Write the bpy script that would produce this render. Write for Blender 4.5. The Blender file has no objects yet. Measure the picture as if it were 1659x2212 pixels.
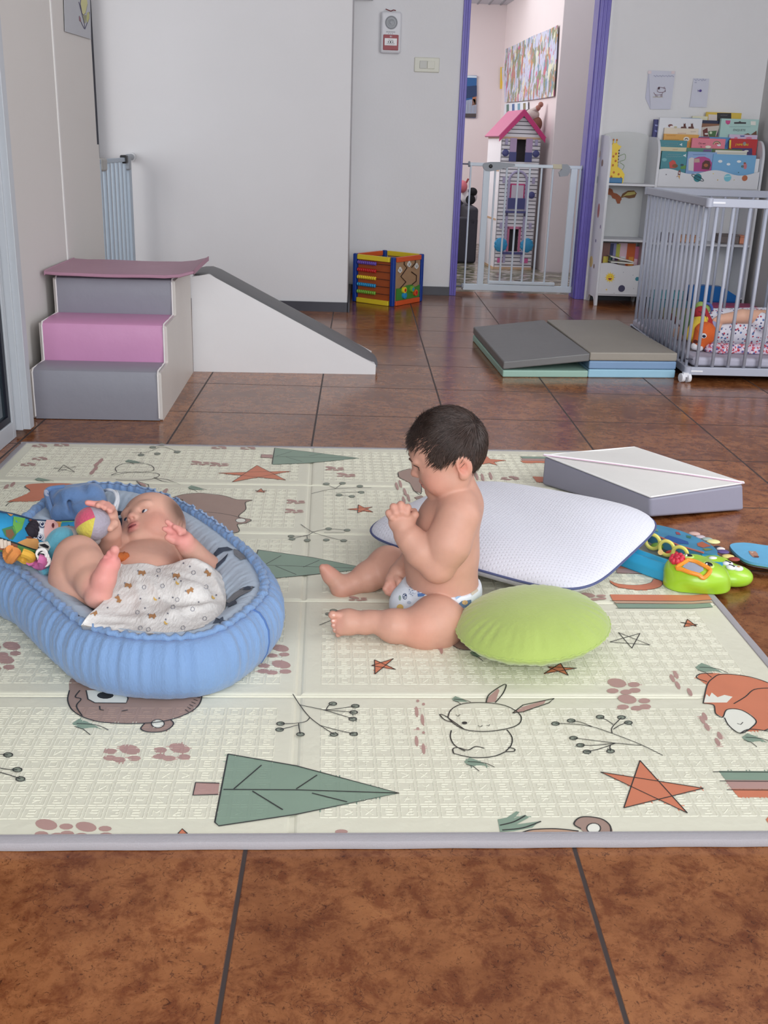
import bpy, bmesh, math, random
import numpy as np
from mathutils import Vector, Matrix, Euler
random.seed(7); np.random.seed(7)
SC = bpy.context.scene; COL = SC.collection
S = 0.45                                    # one floor tile is 45 cm
# ---------------------------------------------------------------- camera
CAM_F, PITCH, ROLL, YAW = 2253.678, 0.340583, 0.033440, 0.031528
CP = Vector((0.299706*S, -7.916847*S, 2.017359*S))
_fw = Vector((math.sin(YAW)*math.cos(PITCH), math.cos(YAW)*math.cos(PITCH), -math.sin(PITCH)))
_r = Vector((math.cos(YAW), -math.sin(YAW), 0)); _u = _r.cross(_fw)
RI = math.cos(ROLL)*_r + math.sin(ROLL)*_u; UP = -math.sin(ROLL)*_r + math.cos(ROLL)*_u
cd = bpy.data.cameras.new('camera'); cam = bpy.data.objects.new('camera', cd); COL.objects.link(cam)
m = Matrix((RI, UP, -_fw)).transposed().to_4x4(); m.translation = CP; cam.matrix_world = m
cd.sensor_fit = 'VERTICAL'; cd.sensor_height = 24; cd.lens = CAM_F*24/2212; cd.clip_start = .01
SC.camera = cam
# ---------------------------------------------------------------- world, daylight, exposure
w = bpy.data.worlds.new('world'); SC.world = w; w.use_nodes = True
bg = w.node_tree.nodes['Background']; bg.inputs[0].default_value = (.86, .93, 1, 1); bg.inputs[1].default_value = 1.1
def area(name, loc, target, sx, sy, power, col=(1, 1, 1)):
    l = bpy.data.lights.new(name, 'AREA'); l.shape = 'RECTANGLE'; l.size = sx; l.size_y = sy; l.energy = power; l.color = col
    o = bpy.data.objects.new(name, l); COL.objects.link(o); o.location = loc
    o.rotation_euler = (Vector(target)-Vector(loc)).to_track_quat('-Z', 'Y').to_euler(); return o
area('daylight_rear_window', (.5, -5.0, 1.55), (.4, 0, .55), 3.4, 1.9, 93, (.95, .975, 1))
area('daylight_right_window', (2.5, -1.7, 1.55), (1.25, 3.1, 1.5), 1.6, 1.7, 50, (.97, .98, 1))
area('daylight_side_passage', (-2.3, 1.2, 1.3), (0, 2.36, .6), .7, 1.3, 9, (1, .97, .94))
area('hall_daylight', (-.5, 5.7, 1.9), (1.5, 6.0, 1.1), 1.2, 1.2, 34, (1, .955, .945))
area('hall_front_fill', (.3, 4.4, 2.2), (1.2, 4.9, .6), .5, .5, 7, (1, .96, .95))  # weak fill added to brighten the dollhouse front, not a known lamp
SC.view_settings.view_transform = 'Standard'; SC.view_settings.look = 'None'
SC.view_settings.exposure = 0.0; SC.view_settings.gamma = 1; SC.view_settings.use_curve_mapping = False
SC.cycles.use_denoising = True; SC.cycles.max_bounces = 8
# ---------------------------------------------------------------- pixel rays of the photograph -> points of the room
def ray(px, py): return _fw + (px-829.5)/CAM_F*RI - (py-1106)/CAM_F*UP
def G(px, py, z=0): d = ray(px, py); return CP + d*((z-CP.z)/d.z)
def aY(px, py, Y): d = ray(px, py); return CP + d*((Y-CP.y)/d.y)
def aX(px, py, X): d = ray(px, py); return CP + d*((X-CP.x)/d.x)
V = Vector
# ---------------------------------------------------------------- materials
def lin(c):
    return tuple(((x/255)/12.92 if x/255 <= .04045 else ((x/255+.055)/1.055)**2.4) for x in c)
_M = {}
def M(name, rgb, rough=.5, var=0.0, vscale=20, bump=0, bscale=200, spec=.5, metal=0, trans=0, sheen=0, sss=0, attr=None, coat=0, stretch=None):
    if name in _M: return _M[name]
    mt = bpy.data.materials.new(name); mt.use_nodes = True; nt = mt.node_tree; n = nt.nodes; L = nt.links
    b = n['Principled BSDF']; c = lin(rgb)
    b.inputs['Base Color'].default_value = (*c, 1); b.inputs['Roughness'].default_value = rough
    b.inputs['Specular IOR Level'].default_value = spec; b.inputs['Metallic'].default_value = metal
    if sheen: b.inputs['Sheen Weight'].default_value = sheen
    if coat: b.inputs['Coat Weight'].default_value = coat; b.inputs['Coat Roughness'].default_value = .1
    if trans: b.inputs['Transmission Weight'].default_value = trans
    if sss:
        b.inputs['Subsurface Weight'].default_value = sss; b.inputs['Subsurface Scale'].default_value = .006
        b.inputs['Subsurface Radius'].default_value = (1, .35, .2)
    tc = n.new('ShaderNodeTexCoord'); src = tc.outputs['Object']
    if stretch:
        mp = n.new('ShaderNodeMapping'); mp.inputs['Scale'].default_value = stretch; L.new(src, mp.inputs[0]); src = mp.outputs[0]
    no = n.new('ShaderNodeTexNoise'); no.inputs['Scale'].default_value = vscale; no.inputs['Detail'].default_value = 5
    L.new(src, no.inputs['Vector'])
    mx = n.new('ShaderNodeMixRGB'); mx.blend_type = 'MULTIPLY'; mx.inputs[0].default_value = 1
    rp = n.new('ShaderNodeValToRGB'); rp.color_ramp.elements[0].position = .3; rp.color_ramp.elements[1].position = .7
    k = 1-max(var, .02); rp.color_ramp.elements[0].color = (k, k, k, 1); rp.color_ramp.elements[1].color = (1, 1, 1, 1)
    L.new(no.outputs[0], rp.inputs[0]); L.new(rp.outputs[0], mx.inputs[2]); mx.inputs[1].default_value = (*c, 1)
    if attr:
        at = n.new('ShaderNodeAttribute'); at.attribute_name = attr; L.new(at.outputs['Color'], mx.inputs[1])
    L.new(mx.outputs[0], b.inputs['Base Color'])
    if bump:
        n2 = n.new('ShaderNodeTexNoise'); n2.inputs['Scale'].default_value = bscale; n2.inputs['Detail'].default_value = 3
        L.new(src, n2.inputs['Vector']); bp = n.new('ShaderNodeBump'); bp.inputs['Strength'].default_value = bump; bp.inputs['Distance'].default_value = .01
        L.new(n2.outputs[0], bp.inputs['Height']); L.new(bp.outputs[0], b.inputs['Normal'])
    _M[name] = mt; return mt
def P(rgb, rough=.5, **k):            # plain coloured material named by its colour
    return M('paint_%02x%02x%02x_%d' % (*rgb, rough*100), rgb, rough, **k)
# ---------------------------------------------------------------- meshes
def frame_to(d):
    d = V(d).normalized(); a = V((0, 0, 1)) if abs(d.z) < .95 else V((1, 0, 0))
    x = a.cross(d).normalized(); return x, d.cross(x).normalized()
class MB:
    def __init__(s): s.v = []; s.f = []; s.fm = []; s.ms = []
    def mi(s, mat):
        if mat not in s.ms: s.ms.append(mat)
        return s.ms.index(mat)
    def add(s, vs, fs, mat):
        o = len(s.v); s.v += [tuple(x) for x in vs]; i = s.mi(mat)
        for f in fs: s.f.append(tuple(o+k for k in f)); s.fm.append(i)
        return s
    def box(s, c, size, mat, ax=None):
        X, Y, Z = ax if ax else (V((1, 0, 0)), V((0, 1, 0)), V((0, 0, 1))); c = V(c)
        a, b, h = [q/2 for q in size]
        vs = [c+X*(i*a)+Y*(j*b)+Z*(k*h) for i in (-1, 1) for j in (-1, 1) for k in (-1, 1)]
        return s.add(vs, [(0, 1, 3, 2), (4, 6, 7, 5), (0, 4, 5, 1), (2, 3, 7, 6), (0, 2, 6, 4), (1, 5, 7, 3)], mat)
    def b2(s, p, q, mat):
        p, q = V(p), V(q); return s.box((p+q)/2, [abs(t) for t in (q-p)], mat)
    def tube(s, pts, r, mat, seg=10, caps=True, closed=False):
        pts = [V(t) for t in pts]; n = len(pts); rs = r if isinstance(r, (list, tuple)) else [r]*n
        vs = []; x = None
        for i in range(n):
            if closed: t = pts[(i+1) % n]-pts[i-1]
            else: t = pts[min(i+1, n-1)]-pts[max(i-1, 0)]
            t.normalize()
            if x is None: x, _ = frame_to(t)
            x = (x-t*x.dot(t)).normalized(); y = t.cross(x)
            for k in range(seg):
                a = 2*math.pi*k/seg; vs.append(pts[i]+(x*math.cos(a)+y*math.sin(a))*rs[i])
        fs = [(i*seg+k, i*seg+(k+1) % seg, ((i+1) % n)*seg+(k+1) % seg, ((i+1) % n)*seg+k) for i in range(n if closed else n-1) for k in range(seg)]
        if caps and not closed: fs += [tuple(range(seg))[::-1], tuple((n-1)*seg+k for k in range(seg))]
        return s.add(vs, fs, mat)
    def cyl(s, p, q, r, mat, seg=20): return s.tube([p, q], r, mat, seg)
    def ell(s, c, r, mat, ax=None, nu=20, nv=12):
        X, Y, Z = ax if ax else (V((1, 0, 0)), V((0, 1, 0)), V((0, 0, 1))); c = V(c); r = r if isinstance(r, (tuple, list)) else (r, r, r)
        vs = [c+Z*r[2]]; fs = []
        for j in range(1, nv):
            t = math.pi*j/nv
            for i in range(nu):
                a = 2*math.pi*i/nu; vs.append(c+X*(r[0]*math.sin(t)*math.cos(a))+Y*(r[1]*math.sin(t)*math.sin(a))+Z*(r[2]*math.cos(t)))
        vs.append(c-Z*r[2]); e = len(vs)-1
        for i in range(nu):
            fs.append((0, 1+i, 1+(i+1) % nu)); fs.append((e, 1+(nv-2)*nu+(i+1) % nu, 1+(nv-2)*nu+i))
            for j in range(nv-2):
                a = 1+j*nu; fs.append((a+i, a+nu+i, a+nu+(i+1) % nu, a+(i+1) % nu))
        return s.add(vs, fs, mat)
    def prism(s, poly, d, mat, side=None):
        poly = [V(p) for p in poly]; d = V(d); n = len(poly)
        nrm = V((0, 0, 0))
        for i in range(n): nrm += poly[i].cross(poly[(i+1) % n])
        if nrm.dot(d) > 0: poly = poly[::-1]
        from mathutils.geometry import tessellate_polygon
        tri = tessellate_polygon([poly]); a, b, c = [poly[k] for k in tri[0]]
        flip = (b-a).cross(c-a).dot(d) > 0
        tri = [t[::-1] if flip else tuple(t) for t in tri]
        s.add(poly+[p+d for p in poly], list(tri)+[tuple(k+n for k in t[::-1]) for t in tri], mat)
        s.add(poly+[p+d for p in poly], [((i+1) % n, i, i+n, (i+1) % n+n) for i in range(n)], side or mat); return s
    def lathe(s, c, prof, mat, ax=V((0, 0, 1)), seg=24):
        c = V(c); z = V(ax).normalized(); x, y = frame_to(z); n = len(prof)
        vs = [c+z*h+(x*math.cos(2*math.pi*k/seg)+y*math.sin(2*math.pi*k/seg))*r for r, h in prof for k in range(seg)]
        fs = [(i*seg+k, i*seg+(k+1) % seg, (i+1)*seg+(k+1) % seg, (i+1)*seg+k) for i in range(n-1) for k in range(seg)]
        fs += [tuple(range(seg))[::-1], tuple((n-1)*seg+k for k in range(seg))]
        return s.add(vs, fs, mat)
    def text(s, body, size, o, x, y, mat, depth=.0006, align='CENTER'):
        cu = bpy.data.curves.new('t', 'FONT'); cu.body = body; cu.size = size; cu.align_x = align; cu.align_y = 'CENTER'; cu.resolution_u = 2
        ob = bpy.data.objects.new('t', cu); COL.objects.link(ob); dg = bpy.context.evaluated_depsgraph_get(); dg.update()
        me = bpy.data.meshes.new_from_object(ob.evaluated_get(dg)); x = V(x).normalized(); y = V(y).normalized(); z = x.cross(y); o = V(o)
        s.add([o+x*v.co.x+y*v.co.y+z*depth for v in me.vertices], [tuple(f.vertices) for f in me.polygons], mat)
        bpy.data.objects.remove(ob); bpy.data.curves.remove(cu); bpy.data.meshes.remove(me); return s
    def build(s, name, parent=None, smooth=None, bevel=0, bseg=2, sub=0):
        me = bpy.data.meshes.new(name); me.from_pydata(s.v, [], s.f)
        for t in s.ms: me.materials.append(t)
        me.polygons.foreach_set('material_index', s.fm)
        me.polygons.foreach_set('use_smooth', [smooth is not False]*len(s.f)); me.validate(); me.update()
        if smooth is None:
            me.set_sharp_from_angle(angle=math.radians(40))
        return link(name, me, parent, bevel, bseg, sub)
def link(name, me, parent=None, bevel=0, bseg=2, sub=0):
    o = bpy.data.objects.new(name, me); COL.objects.link(o)
    if parent is not None:
        o.parent = parent; o.matrix_parent_inverse = parent.matrix_world.inverted()
    if bevel:
        b = o.modifiers.new('bevel', 'BEVEL'); b.width = bevel; b.segments = bseg; b.limit_method = 'ANGLE'; b.angle_limit = math.radians(35); b.harden_normals = True
    if sub:
        q = o.modifiers.new('sub', 'SUBSURF'); q.levels = q.render_levels = sub
    return o
def tag(o, label, cat, group=None):
    o['label'] = label; o['category'] = cat
    if group: o['group'] = group
    return o
def thing(name, loc, label, cat, group=None):
    o = bpy.data.objects.new(name, None); COL.objects.link(o); o.location = loc; o.empty_display_size = .05
    o.matrix_world = Matrix.Translation(V(loc)); return tag(o, label, cat, group)
def struct(o): o['kind'] = 'structure'; return o
def stuff(o): o['kind'] = 'stuff'; return o
def arc(c, x, y, r, a0, a1, n=12, r2=None):
    c, x, y = V(c), V(x), V(y); r2 = r2 or r
    return [c+x*(r*math.cos(a0+(a1-a0)*i/n))+y*(r2*math.sin(a0+(a1-a0)*i/n)) for i in range(n+1)]
def spline(pts, n=6, closed=False):
    pts = [V(p) for p in pts]; N = len(pts); out = []
    for i in range(N if closed else N-1):
        g = (lambda k: pts[k % N]) if closed else (lambda k: pts[min(max(k, 0), N-1)])
        a, b, c, d = g(i-1), g(i), g(i+1), g(i+2)
        for j in range(n):
            t = j/n; out.append(.5*((2*b)+(c-a)*t+(2*a-5*b+4*c-d)*t*t+(3*b-a-3*c+d)*t**3))
    if not closed: out.append(pts[-1])
    return out
from mathutils.bvhtree import BVHTree
from mathutils.geometry import tessellate_polygon
_BV = {}
def bvh(o):
    if o.name not in _BV: _BV[o.name] = BVHTree.FromPolygons([v.co.copy() for v in o.data.vertices], [tuple(p.vertices) for p in o.data.polygons])
    return _BV[o.name]
def hit(o, px, py):
    h = bvh(o).ray_cast(CP, ray(px, py).normalized()); return (h[0], h[1]) if h[0] is not None else (None, None)
def decal(o, pts, mat, name='print', lift=.0008, mb=None, build=True, sub=1):
    q = [V((a, b)) for a, b in pts]; out = []
    for i in range(len(q)):
        for j in range(sub): out.append(q[i]+(q[(i+1) % len(q)]-q[i])*(j/sub))
    P3 = []
    for a, b in out:
        h, n_ = hit(o, a, b)
        if h is None: continue
        P3.append(h+(n_ if n_.dot(CP-h) > 0 else -n_)*lift)
    mb = mb or MB()
    if len(P3) > 2:
        c = sum(P3, V())/len(P3); hc, nc = hit(o, sum(a for a, b in out)/len(out), sum(b for a, b in out)/len(out))
        if hc is not None: c = hc+(nc if nc.dot(CP-hc) > 0 else -nc)*lift
        fs = []
        for i in range(len(P3)):
            a, b = P3[i], P3[(i+1) % len(P3)]; f = (i, (i+1) % len(P3), len(P3))
            fs.append(f if (b-a).cross(c-a).dot(CP-c) > 0 else f[::-1])
        mb.add(P3+[c], fs, mat)
    return mb.build(name, o) if build else mb
def dline(o, pts, r, mat, name='print', lift=.0006, mb=None, build=True):
    P3 = [h+(n_ if n_.dot(CP-h) > 0 else -n_)*lift for h, n_ in (hit(o, a, b) for a, b in pts) if h is not None]; mb = mb or MB()
    if len(P3) > 1: mb.tube(P3, r, mat, 5)
    return mb.build(name, o) if build else mb
def circ(u, v, a, b=None, n=14, rot=0): b = b or a; return [(u+a*math.cos(t)*math.cos(rot)-b*math.sin(t)*math.sin(rot), v+a*math.cos(t)*math.sin(rot)+b*math.sin(t)*math.cos(rot)) for t in [2*math.pi*i/n for i in range(n)]]
# ---------------------------------------------------------------- soft shapes: distance field -> one continuous surface
class SDF:
    def __init__(s, lo, hi, h):
        s.lo = np.array(lo, float); s.h = h; s.n = np.ceil((np.array(hi)-s.lo)/h).astype(int)+1; s.F = np.full(s.n, 1.0, np.float32)
    def _grid(s, lo, hi):
        a = np.clip(np.floor((lo-s.lo)/s.h).astype(int), 0, s.n); b = np.clip(np.ceil((hi-s.lo)/s.h).astype(int)+1, 0, s.n)
        sl = tuple(slice(i, j) for i, j in zip(a, b))
        g = [s.lo[k]+s.h*np.arange(a[k], b[k]) for k in range(3)]
        return sl, g[0][:, None, None], g[1][None, :, None], g[2][None, None, :]
    def _put(s, sl, d, k, sub=False):
        F = s.F[sl]
        if sub:
            d = -d; hh = np.clip(.5+.5*(d-F)/k, 0, 1)
            s.F[sl] = F*(1-hh)+d*hh+k*hh*(1-hh)
        else:
            hh = np.clip(.5+.5*(F-d)/k, 0, 1); s.F[sl] = F*(1-hh)+d*hh-k*hh*(1-hh)
    def cone(s, p, q, r1, r2, k=.01, sub=False):
        p, q = np.array(p, float), np.array(q, float); R = max(r1, r2)+2*k+2*s.h
        sl, X, Y, Z = s._grid(np.minimum(p, q)-R, np.maximum(p, q)+R)
        d = q-p; L2 = d@d+1e-12; t = np.clip(((X-p[0])*d[0]+(Y-p[1])*d[1]+(Z-p[2])*d[2])/L2, 0, 1)
        D = np.sqrt((X-p[0]-t*d[0])**2+(Y-p[1]-t*d[1])**2+(Z-p[2]-t*d[2])**2)-(r1+(r2-r1)*t)
        s._put(sl, D, k, sub); return s
    def chain(s, pts, rs, k=.01):
        for i in range(len(pts)-1): s.cone(pts[i], pts[i+1], rs[i], rs[i+1], k if i == 0 else max(.004, k))
        return s
    def ell(s, c, r, ax=None, k=.01, sub=False):
        c = np.array(c, float); r = np.array(r if hasattr(r, '__len__') else (r, r, r), float)
        A = np.array(ax, float) if ax is not None else np.eye(3); R = r.max()+2*k+2*s.h
        sl, X, Y, Z = s._grid(c-R, c+R); x, y, z = X-c[0], Y-c[1], Z-c[2]
        q = [(x*A[i, 0]+y*A[i, 1]+z*A[i, 2]) for i in range(3)]
        k0 = np.sqrt((q[0]/r[0])**2+(q[1]/r[1])**2+(q[2]/r[2])**2); k1 = np.sqrt((q[0]/r[0]**2)**2+(q[1]/r[1]**2)**2+(q[2]/r[2]**2)**2)
        s._put(sl, k0*(k0-1)/np.maximum(k1, 1e-6), k, sub); return s
    def cut(s, p, nrm, k=.004):       # keep the side the normal points away from
        p, nrm = np.array(p, float), np.array(nrm, float); nrm /= np.linalg.norm(nrm)
        g = [s.lo[i]+s.h*np.arange(s.n[i]) for i in range(3)]
        D = (g[0][:, None, None]-p[0])*nrm[0]+(g[1][None, :, None]-p[1])*nrm[1]+(g[2][None, None, :]-p[2])*nrm[2]
        hh = np.clip(.5+.5*(D-s.F)/k, 0, 1); s.F = (s.F*(1-hh)+D*hh+k*hh*(1-hh)).astype(np.float32); return s
    def merge(s, o, k=.008):          # another field on the same grid
        sl = tuple(slice(None) for _ in range(3)); s._put(sl, o.F, k); return s
    def like(s): o = SDF.__new__(SDF); o.lo, o.h, o.n = s.lo, s.h, s.n; o.F = np.full(s.n, 1.0, np.float32); return o
    def mesh(s, name, mats, parent=None, tint=None, base=None, smooth_it=1):
        F = s.F; ins = F < 0; nx, ny, nz = F.shape
        acc = np.zeros((nx-1, ny-1, nz-1, 3), np.float32); cnt = np.zeros((nx-1, ny-1, nz-1), np.float32); quads = []
        for a in range(3):
            sa = [slice(None)]*3; sb = [slice(None)]*3; sa[a] = slice(0, -1); sb[a] = slice(1, None)
            f0, f1 = F[tuple(sa)], F[tuple(sb)]; cr = np.argwhere((f0 < 0) != (f1 < 0))
            g0 = f0[tuple(cr.T)]; g1 = f1[tuple(cr.T)]; t = g0/(g0-g1)
            pos = cr.astype(np.float32); pos[:, a] += t; b, c = (a+1) % 3, (a+2) % 3; quad = []; ok = np.ones(len(cr), bool)
            for db, dc in ((0, 0), (-1, 0), (-1, -1), (0, -1)):
                ci = cr.copy(); ci[:, b] += db; ci[:, c] += dc; quad.append(ci)
                ok &= (ci >= 0).all(1) & (ci < np.array([nx-1, ny-1, nz-1])).all(1)
            for ci in quad:
                cc = ci[ok]; np.add.at(acc, tuple(cc.T), pos[ok]); np.add.at(cnt, tuple(cc.T), 1)
            q = np.stack([qq[ok] for qq in quad], 1); fl = g0[ok] < 0; q[~fl] = q[~fl][:, ::-1]; quads.append(q)
        idx = np.full(cnt.shape, -1, np.int64); us = np.argwhere(cnt > 0); idx[tuple(us.T)] = np.arange(len(us))
        vs = acc[tuple(us.T)]/cnt[tuple(us.T)][:, None]*s.h+s.lo
        fs = np.concatenate([idx[tuple(q.reshape(-1, 3).T)].reshape(-1, 4) for q in quads])
        for _ in range(smooth_it):
            A = np.zeros_like(vs); C = np.zeros(len(vs))
            for i in range(4):
                np.add.at(A, fs[:, i], vs[fs[:, (i+1) % 4]]+vs[fs[:, i-1]]); np.add.at(C, fs[:, i], 2)
            vs = .55*vs+.45*A/C[:, None]
        me = bpy.data.meshes.new(name); me.vertices.add(len(vs)); me.vertices.foreach_set('co', vs.astype(np.float32).ravel())
        me.loops.add(4*len(fs)); me.loops.foreach_set('vertex_index', fs.ravel().astype(np.int32))
        me.polygons.add(len(fs)); me.polygons.foreach_set('loop_start', np.arange(0, 4*len(fs), 4, dtype=np.int32)); me.polygons.foreach_set('loop_total', np.full(len(fs), 4, np.int32))
        me.update(calc_edges=True); me.polygons.foreach_set('use_smooth', np.ones(len(fs), bool))
        for t in (mats if isinstance(mats, list) else [mats]): me.materials.append(t)
        if base is not None:
            c = np.tile(np.array(lin(base)), (len(vs), 1))
            for p, r, col, st in (tint or []):
                d = np.linalg.norm(vs-np.array(p), axis=1); wgt = (st*np.clip(1-d/r, 0, 1)**.8)[:, None] if st <= 1 else (np.clip((1-d/r)*st, 0, 1))[:, None]
                c = c*(1-wgt)+np.array(lin(col))*wgt
            at = me.color_attributes.new('tint', 'FLOAT_COLOR', 'POINT'); at.data.foreach_set('color', np.c_[c, np.ones(len(vs))].astype(np.float32).ravel())
        me.validate(); return link(name, me, parent)
# ================================================================ room shell
def mathn(nt, op, a, b=None, c=None):
    n = nt.nodes.new('ShaderNodeMath'); n.operation = op
    for i, q in enumerate((a, b, c)):
        if q is None: continue
        if isinstance(q, (int, float)): n.inputs[i].default_value = q
        else: nt.links.new(q, n.inputs[i])
    return n.outputs[0]
def tile_floor():
    mt = bpy.data.materials.new('terracotta_tile'); mt.use_nodes = True; nt = mt.node_tree; n = nt.nodes; L = nt.links; b = n['Principled BSDF']
    tc = n.new('ShaderNodeTexCoord'); sp = n.new('ShaderNodeSeparateXYZ'); L.new(tc.outputs['Object'], sp.inputs[0])
    d = []; cell = []
    for ax in ('X', 'Y'):
        u = mathn(nt, 'DIVIDE', sp.outputs[ax], S); f = mathn(nt, 'FRACT', u)
        d.append(mathn(nt, 'MINIMUM', f, mathn(nt, 'SUBTRACT', 1, f))); cell.append(mathn(nt, 'FLOOR', u))
    e = mathn(nt, 'MINIMUM', *d)
    gr = n.new('ShaderNodeMapRange'); gr.inputs[1].default_value = .0050; gr.inputs[2].default_value = .0085; L.new(e, gr.inputs[0])
    cb = n.new('ShaderNodeCombineXYZ'); L.new(cell[0], cb.inputs[0]); L.new(cell[1], cb.inputs[1])
    wn = n.new('ShaderNodeTexWhiteNoise'); L.new(cb.outputs[0], wn.inputs[0])
    ad = n.new('ShaderNodeVectorMath'); ad.operation = 'MULTIPLY_ADD'; L.new(cb.outputs[0], ad.inputs[0]); ad.inputs[1].default_value = (7.3, 3.1, 0); L.new(tc.outputs['Object'], ad.inputs[2])
    def noise(sc, det, dist=0, rough=.6):
        q = n.new('ShaderNodeTexNoise'); q.inputs['Scale'].default_value = sc; q.inputs['Detail'].default_value = det; q.inputs['Distortion'].default_value = dist; q.inputs['Roughness'].default_value = rough
        L.new(ad.outputs[0], q.inputs['Vector']); return q.outputs[0]
    def ramp(x, p0, c0, p1, c1):
        r = n.new('ShaderNodeValToRGB'); r.color_ramp.elements[0].position = p0; r.color_ramp.elements[0].color = (*lin(c0), 1)
        r.color_ramp.elements[1].position = p1; r.color_ramp.elements[1].color = (*lin(c1), 1); L.new(x, r.inputs[0]); return r.outputs[0]
    def mix(t, fac, a, c):
        x = n.new('ShaderNodeMixRGB'); x.blend_type = t
        for i, q in enumerate((fac, a, c)):
            if hasattr(q, 'is_linked'): L.new(q, x.inputs[i])
            else: x.inputs[i].default_value = q
        return x.outputs[0]
    col = ramp(noise(5.0, 9, .1, .70), .33, (122, 70, 38), .64, (166, 108, 66))
    col = mix('MULTIPLY', 1, col, ramp(noise(24, 9, .3, .75), .40, (200, 178, 166), .54, (255, 255, 255)))
    fl = ramp(noise(95, 8, 2.0, .8), .39, (96, 60, 50), .44, (255, 255, 255)); col = mix('MULTIPLY', .75, col, fl)
    vo = n.new('ShaderNodeTexVoronoi'); vo.feature = 'DISTANCE_TO_EDGE'; vo.inputs['Scale'].default_value = 9
    wv = n.new('ShaderNodeVectorMath'); wv.operation = 'ADD'; L.new(ad.outputs[0], wv.inputs[0])
    nz = n.new('ShaderNodeTexNoise'); nz.inputs['Scale'].default_value = 14; nz.inputs['Detail'].default_value = 4; L.new(ad.outputs[0], nz.inputs['Vector'])
    sc = n.new('ShaderNodeVectorMath'); sc.operation = 'SCALE'; sc.inputs[3].default_value = .25; L.new(nz.outputs['Color'], sc.inputs[0]); L.new(sc.outputs[0], wv.inputs[1]); L.new(wv.outputs[0], vo.inputs['Vector'])
    cr = mathn(nt, 'LESS_THAN', vo.outputs[0], .006); cr = mathn(nt, 'MULTIPLY', cr, mathn(nt, 'GREATER_THAN', noise(6, 2), .56))
    col = mix('MIX', mathn(nt, 'MULTIPLY', cr, .6), col, (*lin((66, 34, 24)), 1))
    tv = n.new('ShaderNodeMapRange'); tv.inputs[3].default_value = .86; tv.inputs[4].default_value = 1.06; L.new(wn.outputs[0], tv.inputs[0])
    sc2 = n.new('ShaderNodeVectorMath'); sc2.operation = 'SCALE'; L.new(col, sc2.inputs[0]); L.new(tv.outputs[0], sc2.inputs[3])
    col = mix('MIX', gr.outputs[0], (*lin((62, 52, 50)), 1), sc2.outputs[0]); L.new(col, b.inputs['Base Color'])
    ro = n.new('ShaderNodeMapRange'); ro.inputs[3].default_value = .14; ro.inputs[4].default_value = .25; L.new(noise(20, 4), ro.inputs[0])
    L.new(mathn(nt, 'ADD', ro.outputs[0], mathn(nt, 'MULTIPLY', mathn(nt, 'SUBTRACT', 1, gr.outputs[0]), .4)), b.inputs['Roughness'])
    bp = n.new('ShaderNodeBump'); bp.inputs['Strength'].default_value = .35; bp.inputs['Distance'].default_value = .004
    L.new(mathn(nt, 'ADD', gr.outputs[0], mathn(nt, 'MULTIPLY', noise(30, 5), .045)), bp.inputs['Height']); L.new(bp.outputs[0], b.inputs['Normal'])
    b.inputs['Specular IOR Level'].default_value = .45
    return mt
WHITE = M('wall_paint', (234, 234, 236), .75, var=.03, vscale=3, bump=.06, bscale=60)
LEFTP = M('wall_panel_paint', (214, 210, 206), .6, var=.03, vscale=2)
PANEL = M('partition_paint', (214, 213, 215), .7, var=.04, vscale=2, bump=.05, bscale=40)
SKIRT = M('dark_skirting', (58, 58, 68), .4, var=.15, vscale=12)
HALLW = M('hall_paint', (226, 214, 214), .8, var=.03, vscale=2)
PURPLE = M('purple_gloss', (110, 98, 192), .35, var=.12, vscale=14, spec=.5)
ALU = M('white_aluminium', (186, 190, 196), .4)
struct(MB().b2((-3.2, -5.3, -.1), (3.2, 3.36, 0), tile_floor()).build('floor'))
struct(MB().b2((-3.2, -5.3, 2.6), (3.2, 3.36, 2.7), WHITE).build('ceiling'))
struct(MB().b2((-1.1, -.36, 0), (-.98, 1.13, 2.6), LEFTP).b2((-1.1, 1.13, 0), (-.98, 1.16, .86), LEFTP).b2((-1.1, -5.3, 0), (-.98, -2.6, 2.6), LEFTP).build('wall_left'))
struct(MB().b2((-.983, .545, 0), (-.976, .557, 2.6), M('joint_white', (232, 230, 228), .4)).build('trim_1'))
struct(MB().b2((-3.2, 2.36, 0), (.075, 3.17, 2.6), PANEL).build('wall_back_left', bevel=.004))
struct(MB().b2((-3.2, 2.343, 0), (.079, 2.36, .052), SKIRT).b2((.075, 2.343, 0), (.09, 3.17, .052), SKIRT).build('baseboard_back_left'))
struct(MB().b2((.0, 3.17, 0), (.722, 3.33, 2.6), WHITE).b2((.722, 3.17, 2.08), (1.575, 3.33, 2.6), WHITE).b2((1.575, 3.17, 0), (3.2, 3.33, 2.6), WHITE).build('wall_back'))
struct(MB().b2((.09, 3.153, 0), (.715, 3.17, .052), SKIRT).b2((1.59, 3.153, 0), (2.55, 3.17, .052), SKIRT).build('baseboard_back'))
struct(MB().b2((2.55, -1.0, 0), (2.67, 3.17, 2.6), M('wall_right_shaded_paint', (196, 194, 194), .75)).build('wall_right'))  # grey base colour carries the shadow on this wall
struct(MB().b2((.062, 3.08, 1.682), (.185, 3.17, 1.78), WHITE).build('trim_2'))
mb = MB()
for x0, x1, xs in ((.715, .757, (.728, .742)), (1.518, 1.578, (1.535, 1.556))):
    mb.b2((x0, 3.155, 0), (x1, 3.35, 2.1), PURPLE)
    for q in xs: mb.b2((q, 3.149, 0), (q+.009, 3.156, 2.1), PURPLE)
mb.b2((.715, 3.155, 2.08), (1.578, 3.35, 2.14), PURPLE)
mb.b2((1.512, 3.18, 0), (1.519, 3.30, 2.1), PURPLE)
d1 = struct(mb.build('door_1', bevel=.002))
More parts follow.
